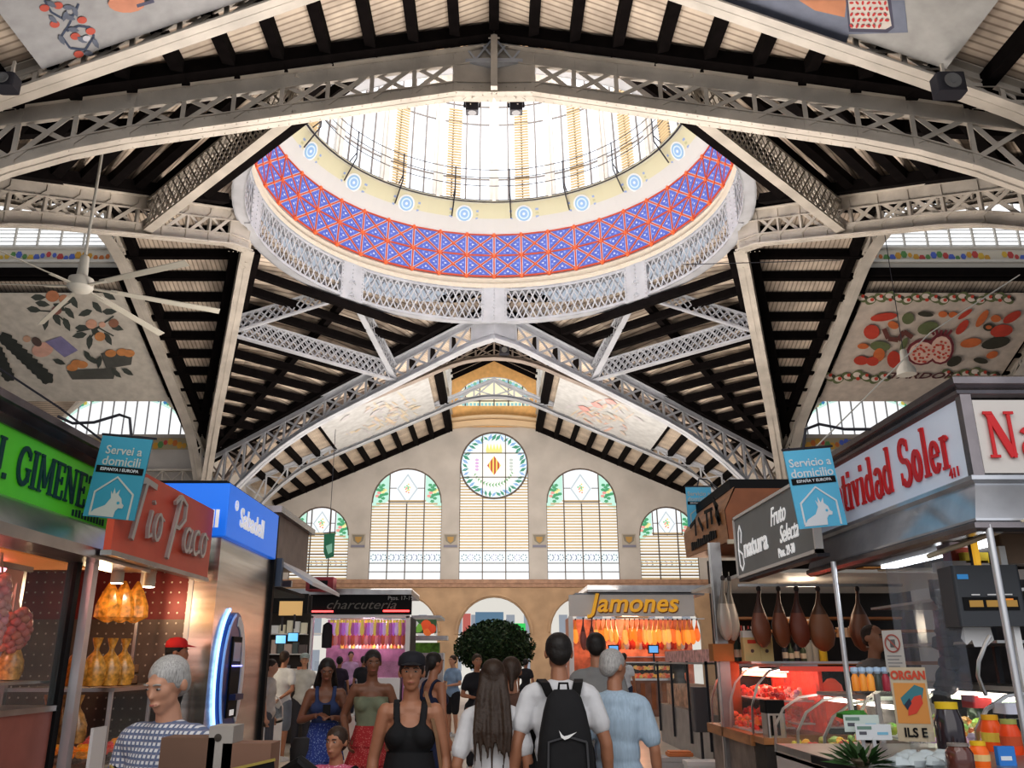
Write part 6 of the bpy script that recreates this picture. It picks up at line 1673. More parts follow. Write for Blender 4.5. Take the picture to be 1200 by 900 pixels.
m = MB((.04,.22,.62)); m.rbox(-.045,.045,-.02,.02,-.045,.045,.008); m.box(-.035,.02,-.022,-.02,-.02,.0,(.7,.75,.8)); tag(m.build('blue_packet',M_vc,None,loc=onz(1180,897,1.10)+V((0,0,.045))),'small blue packet beside the short orange jar','packet')
for i,(px,py,lb) in enumerate(((1092,872,'small glass with teal base beside the olive jar'),(1074,885,'second small glass on the front counter'))):
    m = MB(); m.lathe([(.02,0),(.022,.003),(.026,.09)],12); tag(m.build('drinking_glass',M_glass,None,smooth=True,loc=onz(px,py+5,1.10)),lb,'glass')
for i in range(9):
    m = MB((.50,.56,.58)); m.ball((0,0,0),.05,.045,.03,9,5,noise=.25); tag(m.build('iced_packet',M_vcs,None,smooth=True,loc=onz(1052+i*7,893-(i%3)*4,1.12)),'crumpled pale packet in the tray at the bottom right','packet','pale packets in the bottom right tray')
pl_ = empty('leafy_plant',onz(1010,899,1.10),0,'green leafy plant at the bottom edge below the price cards','plant'); rnd = random.Random(31); m = MB()
for i in range(90):
    a = rnd.uniform(0,2*PI); el = rnd.uniform(.1,1.3); L = rnd.uniform(.08,.17); d = V((math.cos(a)*math.cos(el),math.sin(a)*math.cos(el),math.sin(el)*.6)); b = d*rnd.uniform(.02,.10); sd = d.cross(V((0,0,1))).normalized()*.014; c_ = rnd.uniform(.6,1.6)
    m.add([b-sd*.4,b+d*L*.5+sd+V((0,0,.01)),b+d*L,b+d*L*.5-sd],[(0,1,2,3)],(.03*c_,.085*c_,.02*c_))
m.build('leaves',M_vc,pl_); MB((.1,.08,.05)).lathe([(.03,.0),(.05,.03),(.045,.04),(0,.04)],10).build('pot',M_vc,pl_)
tag(MB().box(1.78,2.35,4.3,5.21,1.06,1.098).build('dark_tray_ledge',M_black),'black counter ledge at the lower right below the glass case','ledge')
MB().box(1.85,2.3,4.35,5.15,0,1.06).build('ledge_base',M_dark_in,bpy.data.objects['dark_tray_ledge'])

# ================================================================== right: slate sign
G = empty('slate_sign', (0,0,0), 0, 'slate grey natura Fruto Selecta sign board hanging over the ham counter', 'sign')
Bx(G,'board',M_slate,2.60,2.64,6.95,9.25,2.45,3.06)
for (y0_,y1_,z0_,z1_) in ((6.93,9.27,2.43,2.46),(6.93,9.27,3.05,3.08),(6.93,6.96,2.43,3.08),(9.24,9.27,2.43,3.08)): Bx(G,'frame',M_signgrey,2.585,2.65,y0_,y1_,z0_,z1_)
text('lettering','natura',M_whiteL,(2.59,8.55,2.70),RX,.27,G,.004,1.15,bold=.005)
m = MB(); m.strip([(2.59,9.05,2.50),(2.59,9.12,2.56),(2.59,9.14,2.72),(2.59,9.10,2.9),(2.59,9.04,2.96),(2.59,8.99,2.88),(2.59,9.03,2.78)],.02,.006,up=(1,0,0)); m.strip([(2.59,9.14,2.72),(2.59,9.0,2.66),(2.59,8.98,2.56),(2.59,9.05,2.50)],.018,.006,up=(1,0,0)); m.build('leaf_emblem',M_whiteL,G)
text('script_lettering','Fruto',M_whiteL,(2.59,7.80,2.87),RX,.24,G,.003,.8,.4,.001); text('script_lettering','Selecta',M_whiteL,(2.59,7.55,2.68),RX,.22,G,.003,.8,.4,.001); text('stall_numbers','Ptos. 29-30',M_whiteL,(2.59,7.65,2.53),RX,.12,G,.003,.8,bold=.002)
Bx(G,'lower_lip',M_dark,2.60,2.70,6.95,9.25,2.40,2.43)

# ================================================================== right: wooden ham stall
H = stall('ham_and_wine_stall', 'wood-fronted right stall with hanging hams and red-lit curved case')
hx = 2.75
m = MB(); # header, leaning outwards at the top
m.add([(hx,10.05,2.93),(5.6,10.05,2.93),(5.6,10.05,3.56),(hx+.12,10.05,3.56),(hx-.02,10.05,3.30),(hx+.0,12.3,3.0),(5.6,12.3,3.0),(5.6,12.3,3.56),(hx+.12,12.3,3.56),(hx-.02,12.3,3.34)],
      [(0,1,2,3,4),(9,8,7,6,5),(0,5,6,1),(3,2,7,8)]); m.build('header_box',M_dwood,H)
m = MB(); m.add([(hx-.01,10.04,2.93),(hx-.03,10.04,3.30),(hx+.11,10.04,3.58),(hx-.01,12.32,3.0),(hx-.03,12.32,3.34),(hx+.11,12.32,3.58)],[(0,1,4,3),(1,2,5,4)]); m.build('aisle_face',M_wood,H)
m = MB(); m.box(hx+.1,5.6,10.2,12.3,3.58,3.70); m.build('roof_cap',M_black,H)
Bx(H,'header_trim',M_cream,hx-.03,5.6,10.0,10.05,2.90,2.95)
m = MB()
for i in range(12): m.box(hx-.035,hx-.025,10.52+.115*i,10.60+.115*i,3.04,3.13+.012*(i%3))
m.build('small_print', M_black, H)
m = MB(); xx = hx-.045
for pts,th in (([(10.25,3.16),(10.32,3.34),(10.45,3.50)],.07),([(10.25,3.18),(10.38,3.30),(10.30,3.42)],.09),([(10.62,3.22),(10.62,3.42)],.05),([(10.85,3.2),(10.85,3.40)],.05),([(10.55,3.40),(10.95,3.42)],.04),([(11.1,3.22),(11.3,3.4)],.05),([(11.5,3.2),(11.5,3.4),(11.8,3.36)],.05)):
    m.strip([(xx,a,b) for a,b in pts],th,.012,up=(1,0,0))
m.build('ham_emblem',M_black,H)
Bx(H,'front_post',M_steel,2.58,2.70,10.28,10.42,0,2.95); Bx(H,'post_edge',M_chrome,2.56,2.58,10.30,10.34,0,2.95)
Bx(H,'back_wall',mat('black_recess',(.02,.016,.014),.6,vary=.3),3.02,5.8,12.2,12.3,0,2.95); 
Bx(H,'ceiling_panel',mat('lit_soffit',(.45,.42,.38),.5,emit=.1),2.75,5.6,9.3,12.2,2.50,2.54)
Bx(H,'ham_rail',M_chrome,2.75,4.6,9.84,9.87,2.40,2.43)
Bx(H,'upper_wood_shelf',M_wood,3.0,5.4,11.7,12.1,2.13,2.16)
Bx(H,'middle_shelf',M_wood,3.15,5.4,10.9,11.3,1.94,1.97); Bx(H,'jar_shelf',M_wood,3.1,5.4,10.6,11.0,1.56,1.60)
Bx(H,'case_top_shelf',M_chrome,2.84,4.25,9.9,10.5,1.575,1.60)
Bx(H,'left_wood_panel',M_dwood,2.72,2.86,10.5,10.6,.9,2.2)
# hams in the right stall
M_cure = mat('cured_ham', vc=True, rough=.4, spec=.6)
for i,px in enumerate((888,911,932,957,1003)):
    p = P(px,680,9.85); c_ = ((.14,.045,.02),(.16,.05,.02),(.15,.04,.02),(.19,.08,.035),(.14,.055,.025))[i]
    ham_shape(.62 if i < 3 else .66, .165 if i < 3 else .22, c_, tuple(q*1.5 for q in c_), M_cure, 'cured_ham', (p.x,9.85,2.36), ('first brown ham from the left on the right stall rail','second brown ham from the left on the right stall rail','third brown ham from the left on the right stall rail','widest brown ham beside the aluminium post','brown ham behind the aluminium post, farthest right')[i],'ham','brown hams on the right stall rail', .3*math.sin(i*2))
for i,px in enumerate((846,855)):
    p = P(px,668,10.1); ham_shape(.68,.15,(.30,.26,.22),(.42,.37,.32),M_cure,'grey_ham',(p.x,10.1+.05*i,2.50),'long mould-grey ham beside the steel post, %s of the two' % ('left' if i==0 else 'right'),'ham','grey hams beside the steel post',.4)
# tins, jars
for i,px in enumerate((881,898)):
    p = P(px,775,10.1); o = empty('oil_tin',(p.x,10.1,1.60),0,'pale yellow oil tin with white top on the ham counter, %s one' % ('left' if i==0 else 'right'),'tin','oil tins on the ham counter')
    w_ = .095 if i==0 else .075
    m = MB((.60,.46,.22)); m.rbox(-w_,w_,-.06,.06,0,.255,.012); m.build('can',M_vc,o); m = MB((.62,.62,.58)); m.rbox(-w_*.99,w_*.99,-.059,.059,.255,.33,.012); m.build('white_top',M_vc,o)
    m = MB(); m.box(-w_*.5,w_*.5,-.064,-.06,.19,.23,(.55,.06,.03)); m.lathe([(0,-.001),(.02,0)],10,(0,-.062,.11),(.1,.06,.05),axis='y'); m.box(-.02,.02,-.02,.02,.33,.35,(.02,.02,.02)); m.build('printed_label',M_vc,o)
rnd = random.Random(17)
def row(name, cat, px0, px1, n, Y, z, hs, rs, pal, lab, group, lid=None):
    for i in range(n):
        px = lerp(px0,px1,(i+.5)/n); x = P(px,770,Y).x; h_ = rnd.uniform(*hs); r_ = rs; c_ = pal[i%len(pal)]
        o = empty(name,(x,Y+rnd.uniform(-.03,.03),z),0,lab,cat,group)
        if name == 'wine_bottle': m = MB(c_); m.lathe([(r_,0),(r_,h_*.62),(r_*.35,h_*.78),(r_*.35,h_),(0,h_)],10); m.build('glass',M_hang,o,smooth=True); m = MB((.55,.5,.42)); m.lathe([(r_*1.04,h_*.15),(r_*1.04,h_*.45)],10); m.build('paper_label',M_vc,o)
        else: m = MB(c_); m.lathe([(r_,0),(r_,h_*.85),(r_*.9,h_*.87)],10); m.build('body',M_vcs,o,smooth=True); m = MB(lid or (.6,.55,.5)); m.lathe([(r_*.95,h_*.86),(r_*.95,h_),(0,h_)],10); m.build('lid',M_vc,o)
row('spice_jar','jar',918,975,8,10.9,1.97,(.12,.15),.045,((.62,.48,.40),(.5,.25,.12),(.6,.5,.42)),'small pale jar on the upper shelf behind the brown hams','jars on the upper ham stall shelf',(.66,.6,.55))
row('spice_jar','jar',985,1018,5,10.9,1.88,(.11,.13),.045,((.5,.3,.18),(.6,.45,.35)),'small pinkish jar on the shelf right of the aluminium post','jars right of the aluminium post',(.62,.5,.42))
row('wine_bottle','bottle',862,880,3,10.4,1.60,(.28,.30),.035,((.01,.02,.015),),'dark bottle left of the oil tins','bottles left of the oil tins')
row('wine_bottle','bottle',918,945,4,10.75,1.60,(.20,.26),.035,((.015,.015,.02),(.03,.04,.02)),'dark squat bottle on the jar shelf right of the oil tins','bottles right of the oil tins')
row('stacked_jar','jar',945,960,2,10.75,1.60,(.24,.25),.05,((.35,.35,.33),),'stacked grey jar pair beside the yellow boxes','grey jars on the jar shelf',(.3,.3,.3))
row('yellow_box','box',963,968,1,10.75,1.60,(.34,.35),.05,((.55,.38,.03),),'tall yellow container on the jar shelf','yellow container',(.1,.08,.02))
row('wine_bottle','bottle',869,886,4,11.9,2.16-.36,(.24,.26),.03,((.35,.05,.04),(.5,.4,.35)),'small red bottle on the dark back shelf','red bottles on the back shelf')
tag(MB((.38,.16,.05)).rbox(-.12,.12,-.1,.1,0,.19,.01).build('brown_box',M_vcs,None,loc=(P(846,775,10.3).x,10.3,1.60)),'small brown wooden box left of the oil tins','box')
tag(MB((.55,.53,.50)).rbox(-.07,.07,-.05,.05,0,.27,.01).build('white_carton',M_vcs,None,loc=(P(853,750,10.6).x,10.6,1.80)),'white printed carton above the brown box','carton')
# red-lit curved case
hc = glass_case('meat_display_case','red-lit curved glass meat case with wooden base in the ham stall',2.62,3.35,9.3,11.0,.86,1.54,mat('mottled_grey',(.22,.18,.16),.5,vary=.4,vscale=4),-1)
Bx(hc,'wood_trim',M_wood,2.56,3.4,9.24,11.02,.80,.90)
Bx(hc,'wood_trim_front',M_wood,2.56,3.9,9.18,9.26,.80,.90)
Bx(hc,'front_panel',mat('brown_stone',(.20,.10,.07),.5,vary=.3,vscale=3),2.9,4.2,9.22,9.28,.0,.80)
Bx(hc,'red_inner_wall',mat('red_glow_wall',(.60,.06,.03),.6,emit=.22,ecol=(1,.08,.04),vary=.7,vscale=9),3.36,3.40,9.35,10.95,.90,1.50)
Bx(hc,'red_case_light',mat('red_tube',(1,.3,.2),.5,emit=9,ecol=(1,.22,.12)),3.0,3.05,9.4,10.9,1.44,1.48)
Bx(hc,'red_rail',mat('red_rail',(.55,.08,.06),.4,emit=.3,ecol=(1,.15,.1)),2.95,4.2,9.26,9.30,1.50,1.55)
Bx(hc,'near_glass',M_glass,2.95,4.2,9.20,9.21,.9,1.5)
meat_trays(2.68,3.32,9.4,10.9,.90,3,7,((.70,.10,.05),(.75,.16,.08),(.60,.06,.04)),'tray of red-lit cut meat in the wooden based case','red meat trays in the ham stall',slope=.12,seed=9,lift=.12)
Bx(hc,'upper_glass_shelf',M_glass,2.85,3.35,9.4,10.95,1.19,1.20)
meat_trays(2.9,3.33,9.4,10.9,1.20,2,7,((.70,.12,.07),(.72,.45,.40),(.60,.05,.04)),'tray of red-lit sliced meat on the upper shelf of the ham case','red meat trays on the upper case shelf',seed=19,lift=.1)
meat_trays(3.42,4.1,9.35,9.9,.95,4,2,((.70,.10,.06),(.66,.14,.10)),'tray of red-lit meat in the camera-facing part of the case','meat trays at the near end of the ham case',seed=12)
o = empty('cured_meat_stack',(3.6,9.65,1.0),0,'upright red cured meat piece in the ham case','meat'); MB((.70,.10,.05)).lathe([(.14,0),(.17,.15),(.12,.36),(.05,.42),(0,.43)],12,sx=.9,sy=.6).build('body',M_food,o,smooth=True)
o = empty('dark_cooler',(2.73,8.95,.90),0,'small black and silver appliance at the near corner of the ham case','appliance'); 
m = MB(); m.rbox(-.09,.09,-.1,.1,0,.22,.02); m.build('body',M_chrome,o); MB().rbox(-.095,.095,-.105,.105,.22,.34,.02).build('lid',M_black,o); m = MB(); m.box(-.06,-.035,-.104,-.1,.02,.2); m.box(.0,.03,-.104,-.1,.02,.2); m.build('dark_stripe',M_black,o)
Bx(hc,'corner_shelf',M_wood,2.58,2.9,8.82,9.2,.84,.90); Bx(hc,'corner_support',M_dark_in,2.6,2.88,8.84,9.2,0,.84)
# second glass case between, pale
c2 = glass_case('salad_display_case','slanted glass salad case in front of the red-lit ham case',2.62,3.5,7.35,8.6,.80,1.30,M_alu,-1)
meat_trays(2.72,3.45,7.4,8.55,.82,3,5,((.55,.52,.45),(.62,.30,.12),(.60,.12,.08),(.30,.36,.12),(.62,.50,.10)),'mixed tray in the slanted glass salad case','trays in the salad case',slope=.1,seed=22)
Bx(c2,'case_glow',mat('pale_tube',(1,1,.9),.5,emit=6,ecol=(1,.97,.85)),3.3,3.36,7.45,8.5,1.22,1.25)
o = empty('bottle_rack',(3.35,8.0,1.34),0,'black and white striped bottle rack on the salad case','rack')
m = MB()
for k in range(5): m.box(-.10,.10,-.06,.06,.05*k,.05*k+.022,(.03,.03,.03)); m.box(-.085,.085,-.05,.05,.05*k+.022,.05*k+.05,(.55,.56,.58) if k%2 else (.2,.2,.22))
m.build('rows',M_vc,o)
# ================================================================== people
def bake(name, mb, mtl, parent, voxel, it=6, smooth_f=.5, disp=None):
    me = bpy.data.meshes.new('tmp'); me.from_pydata(mb.v, [], mb.f); me.update()
    t = bpy.data.objects.new('tmp', me); COL.objects.link(t)
    r = t.modifiers.new('r', 'REMESH'); r.mode = 'VOXEL'; r.voxel_size = voxel; r.use_smooth_shade = True
    s_ = t.modifiers.new('s', 'SMOOTH'); s_.factor = smooth_f; s_.iterations = it
    dg = bpy.context.evaluated_depsgraph_get(); ev = t.evaluated_get(dg)
    nm = bpy.data.meshes.new_from_object(ev); bpy.data.objects.remove(t); bpy.data.meshes.remove(me)
    # keep the largest connected piece
    bm = bmesh.new(); bm.from_mesh(nm); bm.verts.ensure_lookup_table(); seen = set(); best = []
    for v in bm.verts:
        if v.index in seen: continue
        st = [v]; seen.add(v.index); comp = []
        while st:
            a = st.pop(); comp.append(a)
            for e in a.link_edges:
                b = e.other_vert(a)
                if b.index not in seen: seen.add(b.index); st.append(b)
        if len(comp) > len(best): best = comp
    keep = set(v.index for v in best)
    bmesh.ops.delete(bm, geom=[v for v in bm.verts if v.index not in keep], context='VERTS'); bm.to_mesh(nm); bm.free()
    nm.name = name; nm.materials.clear(); nm.materials.append(mtl); nm.shade_smooth()
    o = bpy.data.objects.new(name, nm); COL.objects.link(o)
    if parent: o.parent = parent
    return o
def cap(mb, p, q, r0, r1, n=10):
    p, q = V(p), V(q); d = q-p; L = d.length
    if L < 1e-5: return
    d.normalize()
    path = [p-d*r0*.98, p-d*r0*.7, p, q, q+d*r1*.7, q+d*r1*.98]; rr = [r0*.2, r0*.71, r0, r1, r1*.71, r1*.2]
    mb.tube(path, rr, n)
def ell(mb, c, rx, ry, rz): mb.ball(c, rx, ry, rz, 14, 9)
SKIN = {'light': (.50,.27,.18), 'tan': (.36,.17,.10), 'brown': (.19,.085,.05), 'pale': (.56,.33,.24)}
def skin(k): return mat('skin_'+k, SKIN[k], .5, vary=.05, vscale=8, bump=.05, bscale=60)
def fabric(name, col, **k):
    k.setdefault('vary', .10); k.setdefault('vscale', 9); return mat(name, col, .85, bump=.5, bscale=7, **k)
def pattern_mat(name, kind, c1, c2, c3=None, s=40):
    if name in MATS: return MATS[name]
    m = bpy.data.materials.new(name); m.use_nodes = True; nt = m.node_tree; b = nt.nodes['Principled BSDF']; b.inputs['Roughness'].default_value = .85
    tc = nt.nodes.new('ShaderNodeTexCoord'); sx = nt.nodes.new('ShaderNodeSeparateXYZ'); nt.links.new(tc.outputs['Object'], sx.inputs[0])
    def lines(sock, sc_, th):
        a = nt.nodes.new('ShaderNodeMath'); a.operation = 'MULTIPLY'; a.inputs[1].default_value = sc_; nt.links.new(sock, a.inputs[0])
        f = nt.nodes.new('ShaderNodeMath'); f.operation = 'FRACT'; nt.links.new(a.outputs[0], f.inputs[0])
        g = nt.nodes.new('ShaderNodeMath'); g.operation = 'LESS_THAN'; g.inputs[1].default_value = th; nt.links.new(f.outputs[0], g.inputs[0]); return g.outputs[0]
    def mix(f, a, b_):
        x = nt.nodes.new('ShaderNodeMix'); x.data_type = 'RGBA'; nt.links.new(f, x.inputs[0])
        if isinstance(a, tuple): x.inputs[6].default_value = (*a,1)
        else: nt.links.new(a, x.inputs[6])
        if isinstance(b_, tuple): x.inputs[7].default_value = (*b_,1)
        else: nt.links.new(b_, x.inputs[7])
        return x.outputs[2]
    if kind == 'check':
        o = mix(lines(sx.outputs[2], s, .48), c1, c2); o = mix(lines(sx.outputs[0], s, .42), o, c2)
        o = mix(lines(sx.outputs[2], s*1.0, .06), o, c3 or c1); o = mix(lines(sx.outputs[0], s, .05), o, c3 or c1)
    elif kind == 'stripe':
        o = mix(lines(sx.outputs[0], s, .4), c1, c2)
    else:
        v = nt.nodes.new('ShaderNodeTexVoronoi'); v.inputs['Scale'].default_value = s; nt.links.new(tc.outputs['Object'], v.inputs[0])
        g = nt.nodes.new('ShaderNodeMath'); g.operation = 'LESS_THAN'; g.inputs[1].default_value = .32; nt.links.new(v.outputs['Distance'], g.inputs[0]); o = mix(g.outputs[0], c1, c2)
    nt.links.new(o, b.inputs['Base Color']); MATS[name] = m; return m

def person(label, x, y, rz, H=1.75, sk='light', hair=None, top=None, bottom=None, build=1.0, arms=None, legs=None, lean=0.0, head=(0,0), female=False, vox=.011, hands=True, shoes=(.6,.6,.6), group=None, z=0.0, name='person'):
    """local frame: figure faces -y, its left is +x.  arms: ((elbow, wrist), (elbow, wrist)) for right(-x) and left(+x)"""
    k = H/1.75; root = empty(name, (x,y,z), rz, label, 'person', group); root.scale = (k,k,k)
    b = build; sw = .175*b*(.90 if female else 1); hw = .095*b*(1.08 if female else 1)
    ly = lambda zz: -lean*max(0, zz-.95)             # forward lean of the trunk
    def T(p): return V((p[0], p[1]+ly(p[2]), p[2]))
    arms = arms or (((-.235,.02,1.13),(-.25,-.04,.87)),((.235,.02,1.13),(.25,-.04,.87)))
    legs = legs or (((-.10,-.02,.50),(-.10,.02,.09)),((.10,-.02,.50),(.10,.02,.09)))
    sh = [T((-sw,0,1.405)), T((sw,0,1.405))]
    def trunk(m, g=0.0, top_z=1.45, belly=1.0):
        ell(m, T((0,.01,.95)), hw*1.72+g, .112*b+g, .125+g)
        ell(m, T((0,0,1.10)), (.135 if not female else .118)*b+g, .098*b*belly+g, .15+g)
        ell(m, T((0,.005,1.27)), .158*b*(.92 if female else 1)+g, .108*b+g, .16+g)
        cap(m, sh[0]+V((.035,0,-.01)), sh[1]-V((.035,0,.01)), .062*b+g, .062*b+g)
        ell(m, T((0,.01,1.41)), .11*b+g, .075*b+g, .07+g)
        if female:
            for s_ in (-1,1): ell(m, T((s_*.075,-.085,1.27)), .062+g, .05+g, .06+g)
        elif belly > 1.05: ell(m, T((0,-.05*belly,1.08)), .13*b+g, .10*b+g, .13+g)
    m = MB(); trunk(m)
    hy, ht = head; nk = T((0,.015,1.44)); hc = T((0,-.02-ht*.05,1.645-ht*.02))
    cap(m, nk, T((0,-.005-ht*.03,1.55)), .058*b, .052)
    R_ = Matrix.Rotation(hy, 4, 'Z') @ Matrix.Rotation(ht, 4, 'X')
    def Hd(p): return R_ @ V(p) + hc
    hm = MB()
    ell(hm, (0,.012,.025), .076, .094, .088); ell(hm, (0,-.025,-.045), .058, .062, .068); ell(hm, (0,-.045,-.085), .036, .036, .030); ell(hm, (0,-.05,-.01), .060, .045, .05)
    cap(hm, (0,-.086,.012), (0,-.103,-.024), .008, .0115); ell(hm, (0,-.092,-.060), .026, .012, .011); ell(hm, (0,-.083,.030), .05, .012, .010)
    for s_ in (-1,1): ell(hm, (s_*.080,.018,-.005), .012, .022, .032)
    for p in hm.v: m.v.append(tuple(Hd(p)))
    o_ = len(m.v)-len(hm.v); m.f += [tuple(i+o_ for i in f) for f in hm.f]; m.c += hm.c
    wr = []
    for i, (e, w) in enumerate(arms):
        s_ = -1 if i == 0 else 1; e, w = T(e), T(w); a = sh[i]
        cap(m, a, lerp(a,e,.5), .053*b, .047*b); cap(m, lerp(a,e,.45), e, .046*b, .037*b); cap(m, e, lerp(e,w,.35), .038*b, .039*b); cap(m, lerp(e,w,.3), w, .038*b, .026)
        wr.append((e,w))
        d = (w-e).normalized(); pal = d.cross(V((0,1,0))) if abs(d.y) < .8 else d.cross(V((0,0,1)))
        fwd = V((0,-1,0)); fwd = (fwd - d*fwd.dot(d))
        if fwd.length < .2: fwd = V((-s_,0,0)) - d*V((-s_,0,0)).dot(d)
        fwd.normalize(); inn = d.cross(fwd)
        if inn.dot(V((-s_,0,0))) < 0: inn = -inn      # palm side looks inwards
        if hands:
            pc = w + d*.05
            for t in (-.026,-.009,.009,.026): cap(m, w+d*.005+fwd*t*.6, w+d*.085+fwd*t, .016, .013, 8)
            for t, L in ((-.028,.058),(-.010,.072),(.010,.078),(.028,.070)):
                r0 = w+d*.088+fwd*t*1.12; k1 = r0+(d*.9+inn*.35).normalized()*L*.5; k2 = k1+(d*.55+inn*.8).normalized()*L*.5
                cap(m, r0, k1, .0095, .0088, 8); cap(m, k1, k2, .0088, .0075, 8)
            t0 = w+d*.025+fwd*.026; t1 = t0+(d*.6+fwd*.75+inn*.3).normalized()*.042; cap(m, t0, t1, .013, .011, 8); cap(m, t1, t1+(d*.9+inn*.3).normalized()*.03, .0105, .009, 8)
        else: ell(m, w+d*.07, .03, .035, .06)
    for i, (kn, an) in enumerate(legs):
        s_ = -1 if i == 0 else 1; hp = V((s_*hw, .01, .93)); kn, an = V(kn), V(an)
        cap(m, hp, lerp(hp,kn,.5), .092*b, .075*b); cap(m, lerp(hp,kn,.45), kn, .075*b, .054*b); cap(m, kn, lerp(kn,an,.4)+V((0,.015,0)), .053*b, .053*b); cap(m, lerp(kn,an,.35)+V((0,.012,0)), an, .050*b, .036)
        cap(m, an+V((0,.025,-.045)), an+V((0,-.13,-.055)), .034, .028)
    body = bake('body', m, skin(sk), root, vox, 4)
    # face
    for s_ in (-1,1):
        e_ = MB(); c = Hd((s_*.030,-.0845,.009)); e_.ball(c, .0115, .008, .0055, 10, 6, col=(.36,.33,.31)); c2_ = Hd((s_*.030,-.0905,.009)); e_.ball(c2_, .0055, .004, .0050, 8, 5, col=(.03,.02,.015)); e_.build('eye', M_vc, root, smooth=True)
        br_ = MB((.05,.035,.03) if not hair or hair.get('col',(0,))[0] < .3 else (.3,.28,.26))
        br_.tube([Hd((s_*.014,-.095,.028)),Hd((s_*.032,-.096,.032)),Hd((s_*.048,-.086,.028))], .004, 5); br_.build('eyebrow', M_vc, root)
    lp = MB((.36,.12,.10)); lp.tube([Hd((-.020,-.092,-.056)),Hd((0,-.1015,-.058)),Hd((.020,-.092,-.056))], [.002,.0045,.002], 6); lp.build('lips', M_vc, root)
    # hair
    if hair:
        hcol = hair.get('col', (.02,.014,.01)); hm_ = mat('hair_%s' % hair['id'], hcol, .55, vary=.35, vscale=6, stretch=(40,40,4), bump=.25, bscale=45)
        h_ = MB()
        if hair['style'] in ('short','long','bun','back'):
            ell(h_, (0,.022,.040), .085, .098, .086); ell(h_, (0,.060,.0), .075, .055, .075)
            for s_ in (-1,1): ell(h_, (s_*.066,.022,.02), .020, .045, .045)
        if hair['style'] == 'thin': ell(h_, (0,.030,.036), .083, .094, .083); ell(h_, (0,.066,-.005), .068, .045, .062); [ell(h_, (s_*.068,.03,.0), .017, .04, .04) for s_ in (-1,1)]
        if hair['style'] == 'long':
            L = hair.get('len', .32)
            for t in range(9):
                xx = -.072+.018*t; cap(h_, (xx*.9,.075,.01), (xx*1.35,.125+.008*math.sin(t*2),-.14), .024, .022, 8); cap(h_, (xx*1.35,.125+.008*math.sin(t*2),-.14), (xx*1.6,.175+.01*math.sin(t*2.3),-.14-L*.5), .021, .018, 8); cap(h_, (xx*1.6,.175+.01*math.sin(t*2.3),-.14-L*.5), (xx*1.45+.012*math.sin(t*1.7),.185,-.14-L*(.9+.16*math.sin(t*1.9))), .016, .006, 8)
            for s_ in (-1,1): cap(h_, (s_*.075,.02,.03), (s_*.088,.03,-.14), .022, .018, 8)
        if hair['style'] == 'bun': ell(h_, (0,.10,.055), .042,.042,.042)
        if hair['style'] == 'back': cap(h_, (0,.09,.02), (0,.12,-.14), .035, .018)
        h_.v = [tuple(Hd(p)) for p in h_.v]
        ho = bake('hair', h_, hm_, root, .009 if vox < .013 else .014, 2)
    if hair and hair.get('cap'):
        c_ = MB(hair['cap']); c_.lathe([(.092,.045),(.094,.06),(.088,.10),(.062,.128),(.02,.140),(0,.141)], 18, (0,.012,0), sy=1.12); c_.add([(-.07,-.07,.052),(-.055,-.15,.048),(0,-.175,.05),(.055,-.15,.048),(.07,-.07,.052),(0,-.08,.075)],[(0,1,2,3,4),(0,5,4),(0,1,5),(1,2,5),(2,3,5),(3,4,5)])
        c_.v = [tuple(Hd(p)) for p in c_.v]; c_.build('cap', mat('cap_cloth', vc=True, rough=.8), root, smooth=True)
    # clothes
    def tee(name, mtl, g=.016, sleeve=.62, neck=True, bottomz=.90, belly=1.0, loose=.0):
        m = MB(); trunk(m, g, belly=belly)
        # hanging hem
        ell(m, T((0,.01,bottomz+.06)), hw*1.72+g+.012+loose, .118*b+g+.006+loose, .10)
        if sleeve > 0:
            for i, (e,w) in enumerate(wr): cap(m, sh[i]+V((0,0,-.012)), lerp(sh[i], e, sleeve), .053*b+g*.55, .050*b+g*.8)
            if sleeve > 1: 
                for i,(e,w) in enumerate(wr): cap(m, e, lerp(e,w,.8), .05*b+g,.036*b+g)
        o = bake(name, m, mtl, root, vox*1.15, 5); return o
    def tank(name, mtl, g=.013, z0=.9):
        m = MB(); ell(m, T((0,.01,.95)), hw*1.72+g, .112*b+g, .125+g); ell(m, T((0,0,1.10)), .118*b+g+.008, .098*b+g, .15+g); ell(m, T((0,.0,1.24)), .150*b+g, .112*b+g, .12)
        for s_ in (-1,1):
            ell(m, T((s_*.075,-.085,1.26)), .062+g, .05+g, .06+g)
            m.strip([T((s_*.075,-.105,1.28)),T((s_*.085,-.085,1.37)),T((s_*.092,-.035,1.445)),T((s_*.092,.02,1.468)),T((s_*.092,.07,1.43)),T((s_*.080,.095,1.35)),T((s_*.075,.10,1.28))], .045, .028)
        return bake(name, m, mtl, root, vox*1.1, 3)
    def strapless(name, mtl, g=.013):
        m = MB(); m.lathe([(.118*b+g,1.02),(.122*b+g,1.12),(.140*b+g,1.2),(.155*b+g,1.28),(.155*b+g,1.335)], 20, (0,-.005,0), sy=.78)
        for s_ in (-1,1): ell(m, (s_*.075,-.088,1.27), .076, .068, .074)
        m.v = [tuple(T(p)) for p in m.v]; return bake(name, m, mtl, root, vox, 2)
